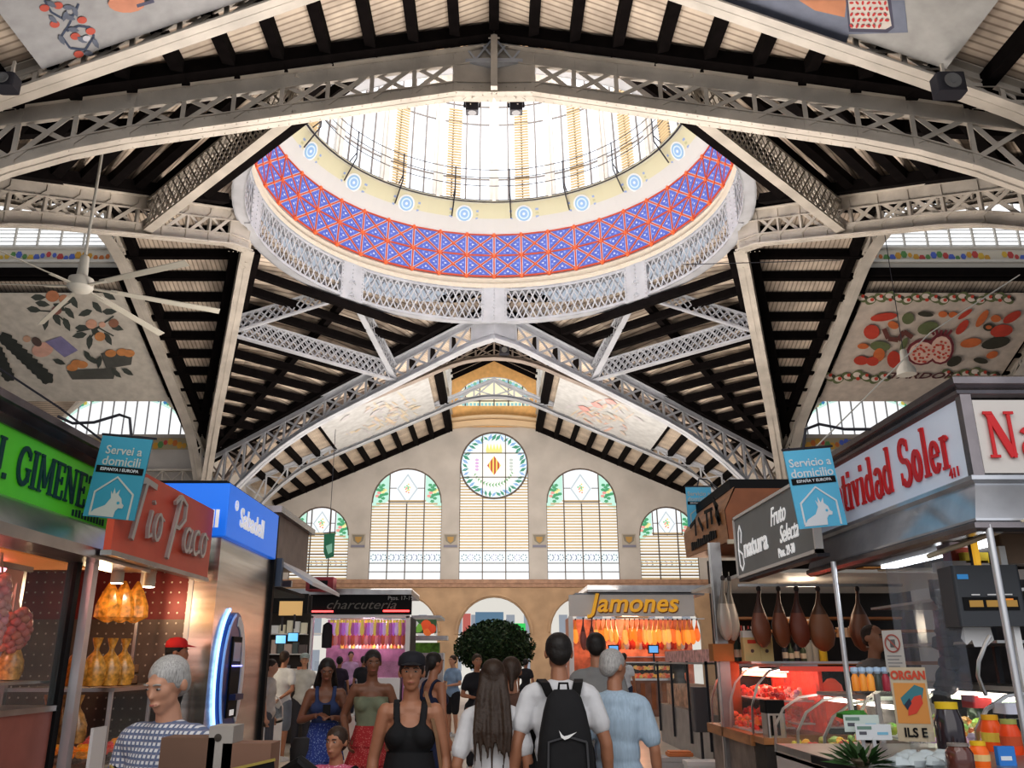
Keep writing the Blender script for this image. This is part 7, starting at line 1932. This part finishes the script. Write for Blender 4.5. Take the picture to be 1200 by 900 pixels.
    def skirt(name, mtl, z1=1.06, z0=.55, r0=.15, r1=.26, tiers=1, seed=0, thick=True):
        rnd = random.Random(seed); m = MB(); n = 48; ph = rnd.uniform(0,6)
        for t in range(tiers):
            za, zb = lerp(z1,z0,t/tiers), lerp(z1,z0,(t+1)/tiers)-(.02 if t<tiers-1 else 0); ra, rb_ = lerp(r0,r1,t/tiers), lerp(r0,r1,(t+1)/tiers)+.015
            if t: ra -= .004
            rows_ = 5; o = len(m.v)
            for j in range(rows_+1):
                q = j/rows_
                for i in range(n):
                    a = 2*PI*i/n; r = lerp(ra,rb_,q)*(1+.055*q*math.sin(9*a+ph+t)+.03*q*math.sin(17*a)); m.v.append((r*math.cos(a), r*.78*math.sin(a), lerp(za,zb,q)))
            for j in range(rows_):
                for i in range(n): m.face((o+j*n+i, o+(j+1)*n+i, o+(j+1)*n+(i+1)%n, o+j*n+(i+1)%n))
        return m.build(name, mtl, root, smooth=True)
    def pants(name, mtl, full=True, g=.016):
        m = MB(); ell(m, (0,.01,.95), hw*1.72+g, .112*b+g, .10+g)
        for i,(kn,an) in enumerate(legs):
            s_ = -1 if i == 0 else 1; hp = V((s_*hw,.01,.93)); kn, an = V(kn), V(an)
            cap(m, hp, lerp(hp,kn,.9 if not full else 1), .095*b+g, .066*b+g+(.012 if not full else 0))
            if full: cap(m, kn, lerp(kn,an,.92), .064*b+g, .048+g)
        return bake(name, m, mtl, root, vox*1.3, 4)
    env = dict(tee=tee, tank=tank, skirt=skirt, pants=pants, strapless=strapless)
    if top: top(env)
    if bottom: bottom(env)
    sm = MB(shoes)
    for i,(kn,an) in enumerate(legs):
        an = V(an); m2 = MB(shoes); m2.v=[]; 
        m2.add([(an.x-.045,an.y+.07,0),(an.x+.045,an.y+.07,0),(an.x+.052,an.y-.10,0),(an.x+.03,an.y-.19,0),(an.x-.03,an.y-.19,0),(an.x-.052,an.y-.10,0),
                (an.x-.042,an.y+.065,.09),(an.x+.042,an.y+.065,.09),(an.x+.046,an.y-.08,.065),(an.x+.028,an.y-.175,.045),(an.x-.028,an.y-.175,.045),(an.x-.046,an.y-.08,.065)],
               [(5,4,3,2,1,0),(6,7,8,9,10,11)]+[(j,(j+1)%6,6+(j+1)%6,6+j) for j in range(6)])
        dz = an.z-.09; m2.v = [(p[0],p[1],p[2]+max(0,dz)) for p in m2.v]
        m2.build('shoe', mat('shoe', vc=True, rough=.5), root, smooth=True, bevel=.008)
    return root
def at_px(px, Y, h=0.0): return (px-579)/1000*(C18*Y+S18*h)
PI2 = PI
AW = PI      # facing away
blk = fabric('black_cotton', (.010,.010,.012)); wht_ = fabric('white_cotton', (.62,.62,.64)); grysh = fabric('grey_denim', (.20,.22,.26))
HB = {'id':'black','col':(.012,.009,.008)}; HBR = {'id':'brown','col':(.035,.018,.010)}; HG = {'id':'grey','col':(.36,.35,.34)}
def hr(base, style, **k): d = dict(base); d['style'] = style; d.update(k); return d

# man with the black backpack, walking away
walkA = (((-.10,.06,.50),(-.10,.20,.13)),((.10,-.12,.51),(.10,-.16,.09)))
walkB = (((-.10,-.12,.51),(-.10,-.16,.09)),((.10,.06,.50),(.10,.20,.13)))
px_, Yp = 655, 5.6
man = person('man in white T-shirt with black backpack walking away', at_px(px_,Yp), Yp, PI+.05, 1.755, 'tan', hr(HB,'short'),
    top=lambda e: e['tee']('white_shirt', wht_, .020, .62, belly=1.0, bottomz=.86, loose=.012), bottom=lambda e: e['pants']('black_shorts', blk, False, .022), build=1.05,
    arms=(((-.27,.04,1.13),(-.29,-.02,.87)),((.27,.05,1.13),(.30,.0,.87))), legs=walkA, vox=.009)
bp_ = empty('backpack', (at_px(px_,Yp), Yp, 0), PI+.05, 'black backpack with white swoosh logo on the man in white', 'backpack'); bp_.scale = (1.0,)*3
m = MB()   # local frame of the wearer: +y is his back
prof = [(.06,1.44,.03),(.10,1.40,.06),(.125,1.32,.085),(.150,1.20,.10),(.165,1.08,.11),(.165,.98,.11),(.15,.92,.10),(.11,.885,.06)]
n = 20; o_ = 0
for w_, z_, d_ in prof:
    for i in range(n):
        a = 2*PI*i/n; c_, s_ = math.cos(a), math.sin(a); q = .62
        m.v.append((w_*abs(c_)**q*(1 if c_>0 else -1), .165+.05+d_*abs(s_)**q*(1 if s_>0 else -1), z_))
for j in range(len(prof)-1):
    for i in range(n): m.face((j*n+i, j*n+(i+1)%n, (j+1)*n+(i+1)%n, (j+1)*n+i))
m.face(tuple(range(n))); m.face(tuple(reversed(range((len(prof)-1)*n, len(prof)*n))))
m.build('main_pack', fabric('backpack_nylon', (.012,.012,.014)), bp_, smooth=True)
m = MB(); m.strip([(-.11,.325,1.16),(-.115,.33,1.02),(-.09,.335,.95),(.09,.335,.95),(.115,.33,1.02),(.11,.325,1.16),(0,.32,1.19),(-.11,.325,1.16)], .012, .012, up=(0,1,0)); m.build('front_pocket_seam', mat('seam_grey',(.04,.04,.045),.5), bp_)
for s_ in (-1,1):
    m = MB(); m.strip([(s_*.075,.155,1.40),(s_*.10,.10,1.47),(s_*.115,.03,1.49),(s_*.12,-.06,1.46),(s_*.13,-.125,1.36),(s_*.15,-.13,1.22),(s_*.185,-.05,1.08),(s_*.17,.10,.98)], .055, .014); m.build('shoulder_strap', M_black, bp_)
m = MB(); m.poly([(.050,.334,1.225),(.038,.334,1.185),(.018,.334,1.172),(-.006,.334,1.180),(-.055,.334,1.215),(.000,.334,1.196),(.020,.334,1.192),(.032,.334,1.200)])   # logo, mirrored for a viewer behind
m.build('swoosh_logo', M_wht, bp_)
MB().tube([(-.03,.19,1.43),(-.025,.19,1.475),(.025,.19,1.475),(.03,.19,1.43)], .008, 6).build('grab_loop', M_black, bp_)
# grey haired man in pale blue shirt
Yp = 5.95
person('grey haired man in pale blue shirt walking away, head turned left', at_px(719,Yp), Yp, PI-.1, 1.665, 'tan', hr(HG,'short'), top=lambda e: e['tee']('pale_blue_shirt', mat('blue_shirt',(.36,.46,.56),.85,vary=.10,vscale=3,stretch=(30,30,2),bump=.5,bscale=7), .024, .75, belly=1.1, bottomz=.80, loose=.02),
    bottom=lambda e: e['pants']('grey_trousers', grysh), build=1.0, arms=(((-.25,.03,1.12),(-.27,-.03,.86)),((.25,.05,1.12),(.265,.0,.86))), legs=walkB, head=(-.75+0.0,.15), vox=.010)
# dark haired man in grey shirt in front of them
Yp = 8.0
person('dark haired man in grey shirt facing the ham stall', at_px(699,Yp), Yp, PI-.1, 1.83, 'tan', hr(HB,'short'), top=lambda e: e['tee']('grey_shirt', fabric('grey_cotton',(.22,.22,.22)), .018, .6), bottom=lambda e: e['pants']('dark_trousers', blk), vox=.014)
# woman with long brown hair
Yp = 5.6
person('woman with long brown hair and white T-shirt seen from behind', at_px(578,Yp), Yp, PI-.02, 1.60, 'tan', hr(HBR,'long',len=.40), top=lambda e: e['tee']('white_shirt', wht_, .018, .7, bottomz=.82, loose=.02), bottom=lambda e: e['pants']('dark_trousers', blk), female=True,
    arms=(((-.23,.04,1.12),(-.24,-.02,.88)),((.24,.06,1.10),(.20,-.10,.92))), legs=walkA, build=1.0, vox=.009)
hb_ = empty('handbag', (at_px(541,5.6),5.66,.66), .3, 'black and white handbag hanging left of the long haired woman', 'handbag')
m = MB((.012,.012,.015)); m.lathe([(.02,0),(.11,.01),(.125,.08),(.11,.18),(.06,.21),(0,.212)],16,sy=.5); m.build('bag_body', M_vc, hb_, smooth=True)
m = MB((.6,.6,.58)); m.strip([(-.10,-.052,.10),(-.02,-.066,.075),(.06,-.062,.10),(.11,-.03,.13)],.03,.008,up=(0,1,0)); m.build('white_trim', M_vc, hb_); MB((.015,.012,.012)).tube([(-.09,0,.18),(-.02,0,.42),(.10,.0,.72)],.010,6).build('strap',M_vc,hb_)
# woman behind her right shoulder
Yp = 6.9
person('brown haired woman mostly hidden behind the long haired woman', at_px(599,Yp), Yp, PI, 1.62, 'tan', hr(HBR,'back'), top=lambda e: e['tee']('dark_top', fabric('brown_cotton',(.10,.05,.035)), .016, .3), bottom=lambda e: e['pants']('dark_trousers', blk), female=True, vox=.014)
# woman with black cap and black dress
Yp = 5.6
wk = person('woman in black cap and sleeveless black dress walking towards the camera', at_px(483,Yp), Yp, .05, 1.63, 'tan', hr(HB,'short',cap=(.012,.012,.018)), top=lambda e: (e['tank']('black_top', blk), e['skirt']('black_dress', blk, 1.16, .50, .150, .27, 1, 3)), female=True,
    arms=(((-.235,.02,1.12),(-.25,-.03,.87)),((.235,.03,1.12),(.255,-.04,.88))), legs=walkB, build=1.04, vox=.009)
tb = empty('tan_handbag', (at_px(511,5.6),5.6,.66), .2, 'tan leather bag at the side of the woman in the black dress', 'handbag')
m = MB((.20,.10,.05)); m.lathe([(.03,0),(.085,.01),(.095,.12),(.075,.26),(.05,.30),(0,.30)],16,sy=.45); m.build('bag_body', mat('bag_leather',vc=True,rough=.5,vary=.2), tb, smooth=True); MB((.22,.12,.06)).strip([(.05,0,.28),(.01,-.03,.50),(-.045,-.03,.70),(-.06,.02,.76)],.022,.008,up=(0,1,0)).build('strap',M_vc,tb)
# woman in olive strapless top and red tiered skirt
Yp = 8.4
person('woman in strapless olive top and red tiered skirt', at_px(437,Yp), Yp, .1, 1.69, 'brown', hr(HB,'bun'), top=lambda e: (e['strapless']('olive_top', fabric('olive_ribbed',(.17,.19,.13))), e['skirt']('red_skirt', pattern_mat('red_print','dots',(.33,.025,.03),(.50,.16,.14),s=70), 1.08, .60, .140, .235, 3, 5)), female=True,
    arms=(((-.26,.06,1.16),(-.20,-.10,.96)),((.27,.04,1.14),(.30,-.06,.92))), legs=walkA, head=(.15,.12), vox=.011)
# woman in blue dress looking at her phone
Yp = 8.9
person('dark haired woman in blue patterned dress looking down at a phone', at_px(384,Yp), Yp, .15, 1.62, 'brown', hr(HB,'long',len=.18), top=lambda e: (e['tank']('dress_bodice', fabric('dark_blue_cotton',(.03,.05,.13))), e['skirt']('blue_skirt', pattern_mat('blue_print','dots',(.03,.06,.26),(.20,.28,.50),s=60), 1.12, .42, .145, .26, 2, 8)), female=True,
    arms=(((-.25,-.02,1.14),(-.08,-.24,1.20)),((.25,-.02,1.14),(.09,-.24,1.18))), head=(.05,.35), vox=.011, build=1.02)
ph = empty('phone', (at_px(386,8.62),8.62,1.13), .15, 'dark phone held by the woman in the blue dress', 'phone'); MB().rbox(-.036,.036,-.006,.006,-.06,.08,.005).build('case',M_black,ph)
sb = empty('shoulder_bag',(at_px(366,8.9),8.85,.66),.2,'black shoulder bag at the side of the woman in the blue dress','handbag'); MB((.012,.012,.014)).lathe([(.04,0),(.14,.02),(.15,.14),(.12,.24),(0,.25)],14,sy=.45).build('bag_body',M_vc,sb,smooth=True); MB((.012,.012,.014)).tube([(.10,0,.22),(.16,-.02,.50),(.20,.02,.68)],.010,6).build('strap',M_vc,sb)
# child
Yp = 5.2
person('small child in pink top at the bottom edge', at_px(400,Yp), Yp, -.3, 1.24, 'tan', hr(HBR,'bun'), top=lambda e: e['tee']('pink_top', pattern_mat('pink_print','dots',(.50,.10,.18),(.62,.40,.44),s=50), .018, .3), bottom=lambda e: e['pants']('pink_shorts', fabric('pink_cotton',(.5,.2,.25)), False), build=1.12,
    arms=(((-.22,-.05,1.15),(-.12,-.26,1.30)),((.23,.0,1.15),(.22,-.12,.95))), vox=.011, name='child')
# woman in navy tank top, seen from behind/side
Yp = 9.6
person('dark haired woman in navy sleeveless top facing left behind the cap woman', at_px(508,Yp), Yp, PI*.72, 1.68, 'tan', hr(HB,'back'), top=lambda e: e['tank']('navy_top', fabric('navy_cotton',(.012,.018,.05))), bottom=lambda e: e['pants']('navy_shorts', fabric('navy_cotton2',(.02,.03,.08)), False), female=True, vox=.014,
    arms=(((-.23,.02,1.13),(-.24,-.04,.88)),((.23,.0,1.13),(.18,-.18,1.0))))
# background group
def far(label, px, Y, rz, H, sk, h_, tc, bc, full=True, female=False, arms=None, dress=False, head=(0,0)):
    t_ = fabric('cloth_%02d%02d%02d' % tuple(int(c*99) for c in tc), tc); b_ = fabric('cloth_%02d%02d%02d' % tuple(int(c*99) for c in bc), bc)
    return person(label, at_px(px,Y), Y, rz, H, sk, h_, top=lambda e: e['tee']('shirt', t_, .02, .6), bottom=(lambda e: e['skirt']('skirt', b_, 1.05,.5,.15,.24)) if dress else (lambda e: e['pants']('trousers' if full else 'shorts', b_, full)), female=female, arms=arms, vox=.020, hands=Y < 17, head=head)
far('man in white shirt and grey shorts with hands behind his back at the meat case', 333, 15.6, PI*.9, 1.76, 'tan', hr(HBR,'short'), (.60,.60,.60), (.16,.18,.22), False, arms=(((-.25,.08,1.13),(-.07,.16,1.0)),((.25,.08,1.13),(.07,.17,.98))))
far('person in pale hooded top and cap beyond the meat case', 357, 17.0, .2, 1.72, 'light', hr(HG,'short',cap=(.30,.36,.36)), (.52,.52,.50), (.04,.04,.05))
far('fair person half hidden behind the bank kiosk', 318, 13.6, PI*.5, 1.62, 'light', hr(HBR,'short'), (.5,.45,.42), (.1,.1,.12))
far('man in pale blue shirt and black shorts standing by the tree', 531, 20.6, -.7, 1.72, 'light', hr(HBR,'short'), (.25,.36,.52), (.015,.015,.02), False, arms=(((-.25,-.02,1.13),(-.12,-.26,1.1)),((.25,-.02,1.13),(.1,-.26,1.1))))
far('person in black beside the man in the pale blue shirt', 559, 14.2, .3, 1.70, 'tan', hr(HBR,'short'), (.015,.015,.018), (.02,.02,.025), female=True, arms=(((-.25,-.02,1.13),(-.10,-.24,1.1)),((.25,-.02,1.13),(.10,-.24,1.12))))
far('person in white shirt and dark trousers waiting at the Jamones counter', 731, 23.5, PI-.3, 1.80, 'tan', hr(HB,'short'), (.55,.58,.62), (.03,.04,.08))
far('vendor in dark shirt behind the Jamones counter', 795, 27.6, .1, 1.88, 'tan', hr(HB,'short'), (.03,.03,.035), (.02,.02,.02))
far('vendor in pinkish shirt in the charcuterie', 411, 28.0, .3, 1.88, 'light', hr(HB,'short'), (.50,.32,.50), (.03,.03,.05))
far('person in dark clothes at the charcuterie counter', 426, 24.0, PI, 1.72, 'tan', hr(HB,'short'), (.02,.02,.03), (.02,.02,.03))
far('woman in black seen beside the tree on the right', 616, 26.0, PI-.4, 1.66, 'tan', hr(HB,'short'), (.02,.02,.022), (.02,.02,.03), female=True)
far('shopper in dark top left of the charcuterie vendor', 398, 22.0, PI, 1.70, 'tan', hr(HB,'short'), (.03,.02,.04), (.05,.05,.06), female=True)
# vendor behind the right stall
Yp = 7.9
person('vendor in grey shirt behind the olive case, seen through the plastic sheet', at_px(1026,Yp), Yp, .5, 1.80, 'tan', hr(HBR,'thin'), top=lambda e: e['tee']('grey_vendor_shirt', fabric('taupe_cotton',(.22,.19,.18)), .018, .6), bottom=lambda e: e['pants']('dark_trousers', blk), vox=.014, z=.10)
MB().box(3.0,4.6,7.55,8.3,0,.10).build('duckboard', M_dwood, bpy.data.objects['olive_stall'])
# red-capped person
Yp = 8.75
person('person with bright red cap behind the older man', at_px(204,Yp), Yp, PI*.6, 1.79, 'tan', hr(HB,'short',cap=(.55,.02,.02)), top=lambda e: e['tee']('dark_top', blk, .016, .6), bottom=lambda e: e['pants']('dark_trousers', blk), vox=.014)
# older man in checked shirt, near left
Yp = 3.75
person('older grey haired man in blue and white checked shirt at the near left', at_px(205,Yp), Yp, -.38, 1.61, 'light', hr(HG,'short'), top=lambda e: e['tee']('checked_shirt', pattern_mat('check_shirt','check',(.58,.58,.60),(.12,.15,.24),(.30,.26,.30),s=42), .022, .78, belly=1.12), bottom=lambda e: e['pants']('dark_trousers', grysh), build=1.10,
    arms=(((-.25,.0,1.13),(-.16,-.22,.98)),((.27,.02,1.13),(.20,-.20,1.0))), head=(.0,.30), vox=.008)
# black and gold pram hood / trolley front before him
tr = empty('market_trolley', (at_px(246,3.3),3.3,0), .0, 'black trolley with gold emblem band and brown boxes before the older man', 'trolley')
m = MB(); m.strip([(-.36,.12,1.17),(-.28,.0,1.15),(-.10,-.06,1.15),(.10,-.05,1.17),(.26,.04,1.20)], .02, .13); m.build('black_band', M_black, tr)
m = MB(); m.strip([(-.36,.105,1.235),(-.28,-.015,1.215),(-.10,-.075,1.215),(.10,-.065,1.235),(.26,.025,1.265)], .008, .009); m.build('gold_edge', mat('gold_edge',(.30,.23,.05),.4), tr)
m = MB(); m.lathe([(0,-.002),(.028,0)],16,(.02,-.078,1.19),(.75,.45,.03),axis='y'); 
for dx in (-.24,): m.strip([(dx+.04*math.cos(a*PI/8),-.042,1.17+.045*math.sin(a*PI/8)) for a in range(9)],.014,.01,col=(.45,.36,.06),up=(0,1,0)); m.strip([(dx+.018*math.cos(a*PI/8),-.044,1.17+.022*math.sin(a*PI/8)) for a in range(9)],.010,.01,col=(.45,.36,.06),up=(0,1,0))
m.build('gold_emblem', mat('emblem_gold',vc=True,rough=.4,emit=.1), tr)
m = MB(); m.rbox(-.34,.24,.02,.40,.25,1.10,.05); m.build('body', M_black, tr)
for dx,dy in ((-.28,.08),(.18,.08),(-.28,.34),(.18,.34)): MB().lathe([(.0,-.02),(.08,-.02),(.08,.02),(.0,.02)],16,(dx,dy,.08),(.02,.02,.02),axis='y').build('wheel',M_vc,tr,smooth=True)
for dx,dy in ((-.28,.08),(.18,.08),(-.28,.34),(.18,.34)): MB().tube([(dx,dy,.08),(dx,dy,.3)],.012,6).build('wheel_fork',M_dark,tr)
MB().tube([(.22,.1,1.18),(.36,.0,1.26),(.42,-.02,1.22)],.022,8).build('handle',M_black,tr)
for i,(dx,w_,h_,c_,lb) in enumerate(((-.09,.10,.09,(.16,.09,.06),'brown open carton in the trolley'),(.03,.045,.13,(.34,.31,.28),'grey carton with a dark hole in the trolley'),(.13,.09,.07,(.22,.12,.08),'low brown carton at the right of the trolley'))):
    m = MB(c_); m.box(dx-w_,dx+w_,.12,.26,1.10,1.24+h_); 
    if i == 1: m.lathe([(0,-.002),(.014,0)],12,(dx-.01,.118,1.33),(.05,.04,.03),axis='y')
    tag(m.build('carton', M_vcs, None, loc=(at_px(246,3.3),3.3,0)), lb, 'carton')
# dark pushchair handles by the child
pc = empty('pushchair', (at_px(362,5.0),5.0,0), .3, 'dark pushchair beside the child at the bottom edge', 'pushchair')
m = MB(); m.tube([(-.18,.1,.95),(-.10,-.05,1.02),(-.02,-.12,.90)],.025,8); m.build('handle',M_black,pc); m = MB(); m.tube([(.16,.1,.85),(.20,-.05,1.0),(.27,-.14,1.05)],.026,8); m.build('handle',M_black,pc)
m = MB(); m.add([(-.22,.3,.35),(.22,.3,.35),(.22,-.1,.30),(-.22,-.1,.30),(-.2,.35,.88),(.2,.35,.88)],[(0,1,2,3),(0,4,5,1),(3,4,0),(1,5,2)]); m.build('seat',M_black,pc)
for dx in (-.22,.22):
    MB().tube([(dx,.1,.92),(dx,.30,.40),(dx,.42,.12)],.014,6).build('frame_tube',M_dark,pc); MB().tube([(dx,-.2,.12),(dx,.2,.5)],.014,6).build('frame_tube',M_dark,pc)
    for dy in (-.2,.42): MB((.02,.02,.02)).lathe([(0,-.015),(.10,-.015),(.10,.015),(0,.015)],16,(dx,dy,.10),axis='x').build('wheel',M_vc,pc,smooth=True)
# ================================================================== light, sky, camera
w = bpy.data.worlds.new('World'); sc.world = w; w.use_nodes = True
w.node_tree.nodes['Background'].inputs[0].default_value = (.80,.88,1,1); w.node_tree.nodes['Background'].inputs[1].default_value = .55
def area(name, loc, rot, size, energy, col=(1,1,1), sy=None):
    l = bpy.data.lights.new(name, 'AREA'); l.energy = energy; l.size = size; l.color = col
    if sy: l.shape = 'RECTANGLE'; l.size_y = sy
    o = bpy.data.objects.new(name, l); COL.objects.link(o); o.location = loc; o.rotation_euler = [math.radians(a) for a in rot]; return o
def point(name, loc, energy, col=(1,1,1), r=.15):
    l = bpy.data.lights.new(name, 'POINT'); l.energy = energy; l.color = col; l.shadow_soft_size = r
    o = bpy.data.objects.new(name, l); COL.objects.link(o); o.location = loc; return o
area('dome_fill', (0,26,27.5), (0,0,0), 8, 1500, (.92,.96,1))  # unseen fill lamp added to make up for the dimmed dome glass
area('rear_fill', (0,-6,8), (65,0,0), 22, 900, (1,.95,.9), 12)  # unseen fill lamp added behind the camera
area('ceiling_fill', (0,25.5,3.8), (180,0,0), 8, 4300, (1,.92,.84), 22)  # added upward lamp standing in for light bounced onto the ceiling
cam = bpy.data.cameras.new('Camera'); cam.lens = 30; cam.sensor_width = 36; cam.shift_x = .0175
co = bpy.data.objects.new('Camera', cam); COL.objects.link(co); co.location = (0,0,E); co.rotation_euler = (math.radians(90+18),0,0)
cam.clip_end = 300; sc.camera = co
sc.view_settings.view_transform = 'Standard'; sc.view_settings.look = 'None'
try: sc.view_settings.look = 'Medium High Contrast'
except Exception: pass
if True: sc.view_settings.gamma = 1.0; sc.view_settings.exposure = -0.12
sc.cycles.max_bounces = 6; sc.cycles.diffuse_bounces = 4; sc.cycles.transparent_max_bounces = 12; sc.cycles.sample_clamp_indirect = 4
area('end_wall_fill', (0,36,7), (100,0,0), 14, 1500, (1,.93,.84), 3)  # unseen lamp added to brighten the end wall
point('stall_lamp', (-4.0,6.0,2.1), 20, (1,.45,.35), .2); point('stall_lamp', (-3.7,8.2,2.2), 12, (1,.75,.45), .15)
point('stall_lamp', (-4.6,14.5,2.2), 60, (1,.85,.65), .2); point('stall_lamp', (XF(425),yF+1.2,2.6), 110, (1,.6,.9), .3)
point('stall_lamp', (XF(745),yJ+1.0,2.8), 150, (1,.5,.3), .3); point('stall_lamp', (3.6,10.2,2.4), 14, (1,.8,.6), .2)
point('stall_lamp', (3.1,10.1,1.35), 6, (1,.15,.08), .1); point('stall_lamp', (3.5,6.4,2.2), 12, (.9,.95,1), .2); point('stall_lamp', (4.0,16.5,2.4), 35, (1,.7,.5), .2)
area('aisle_fill', (0,2.5,5.2), (25,0,0), 4, 60, (1,.96,.92), 3)
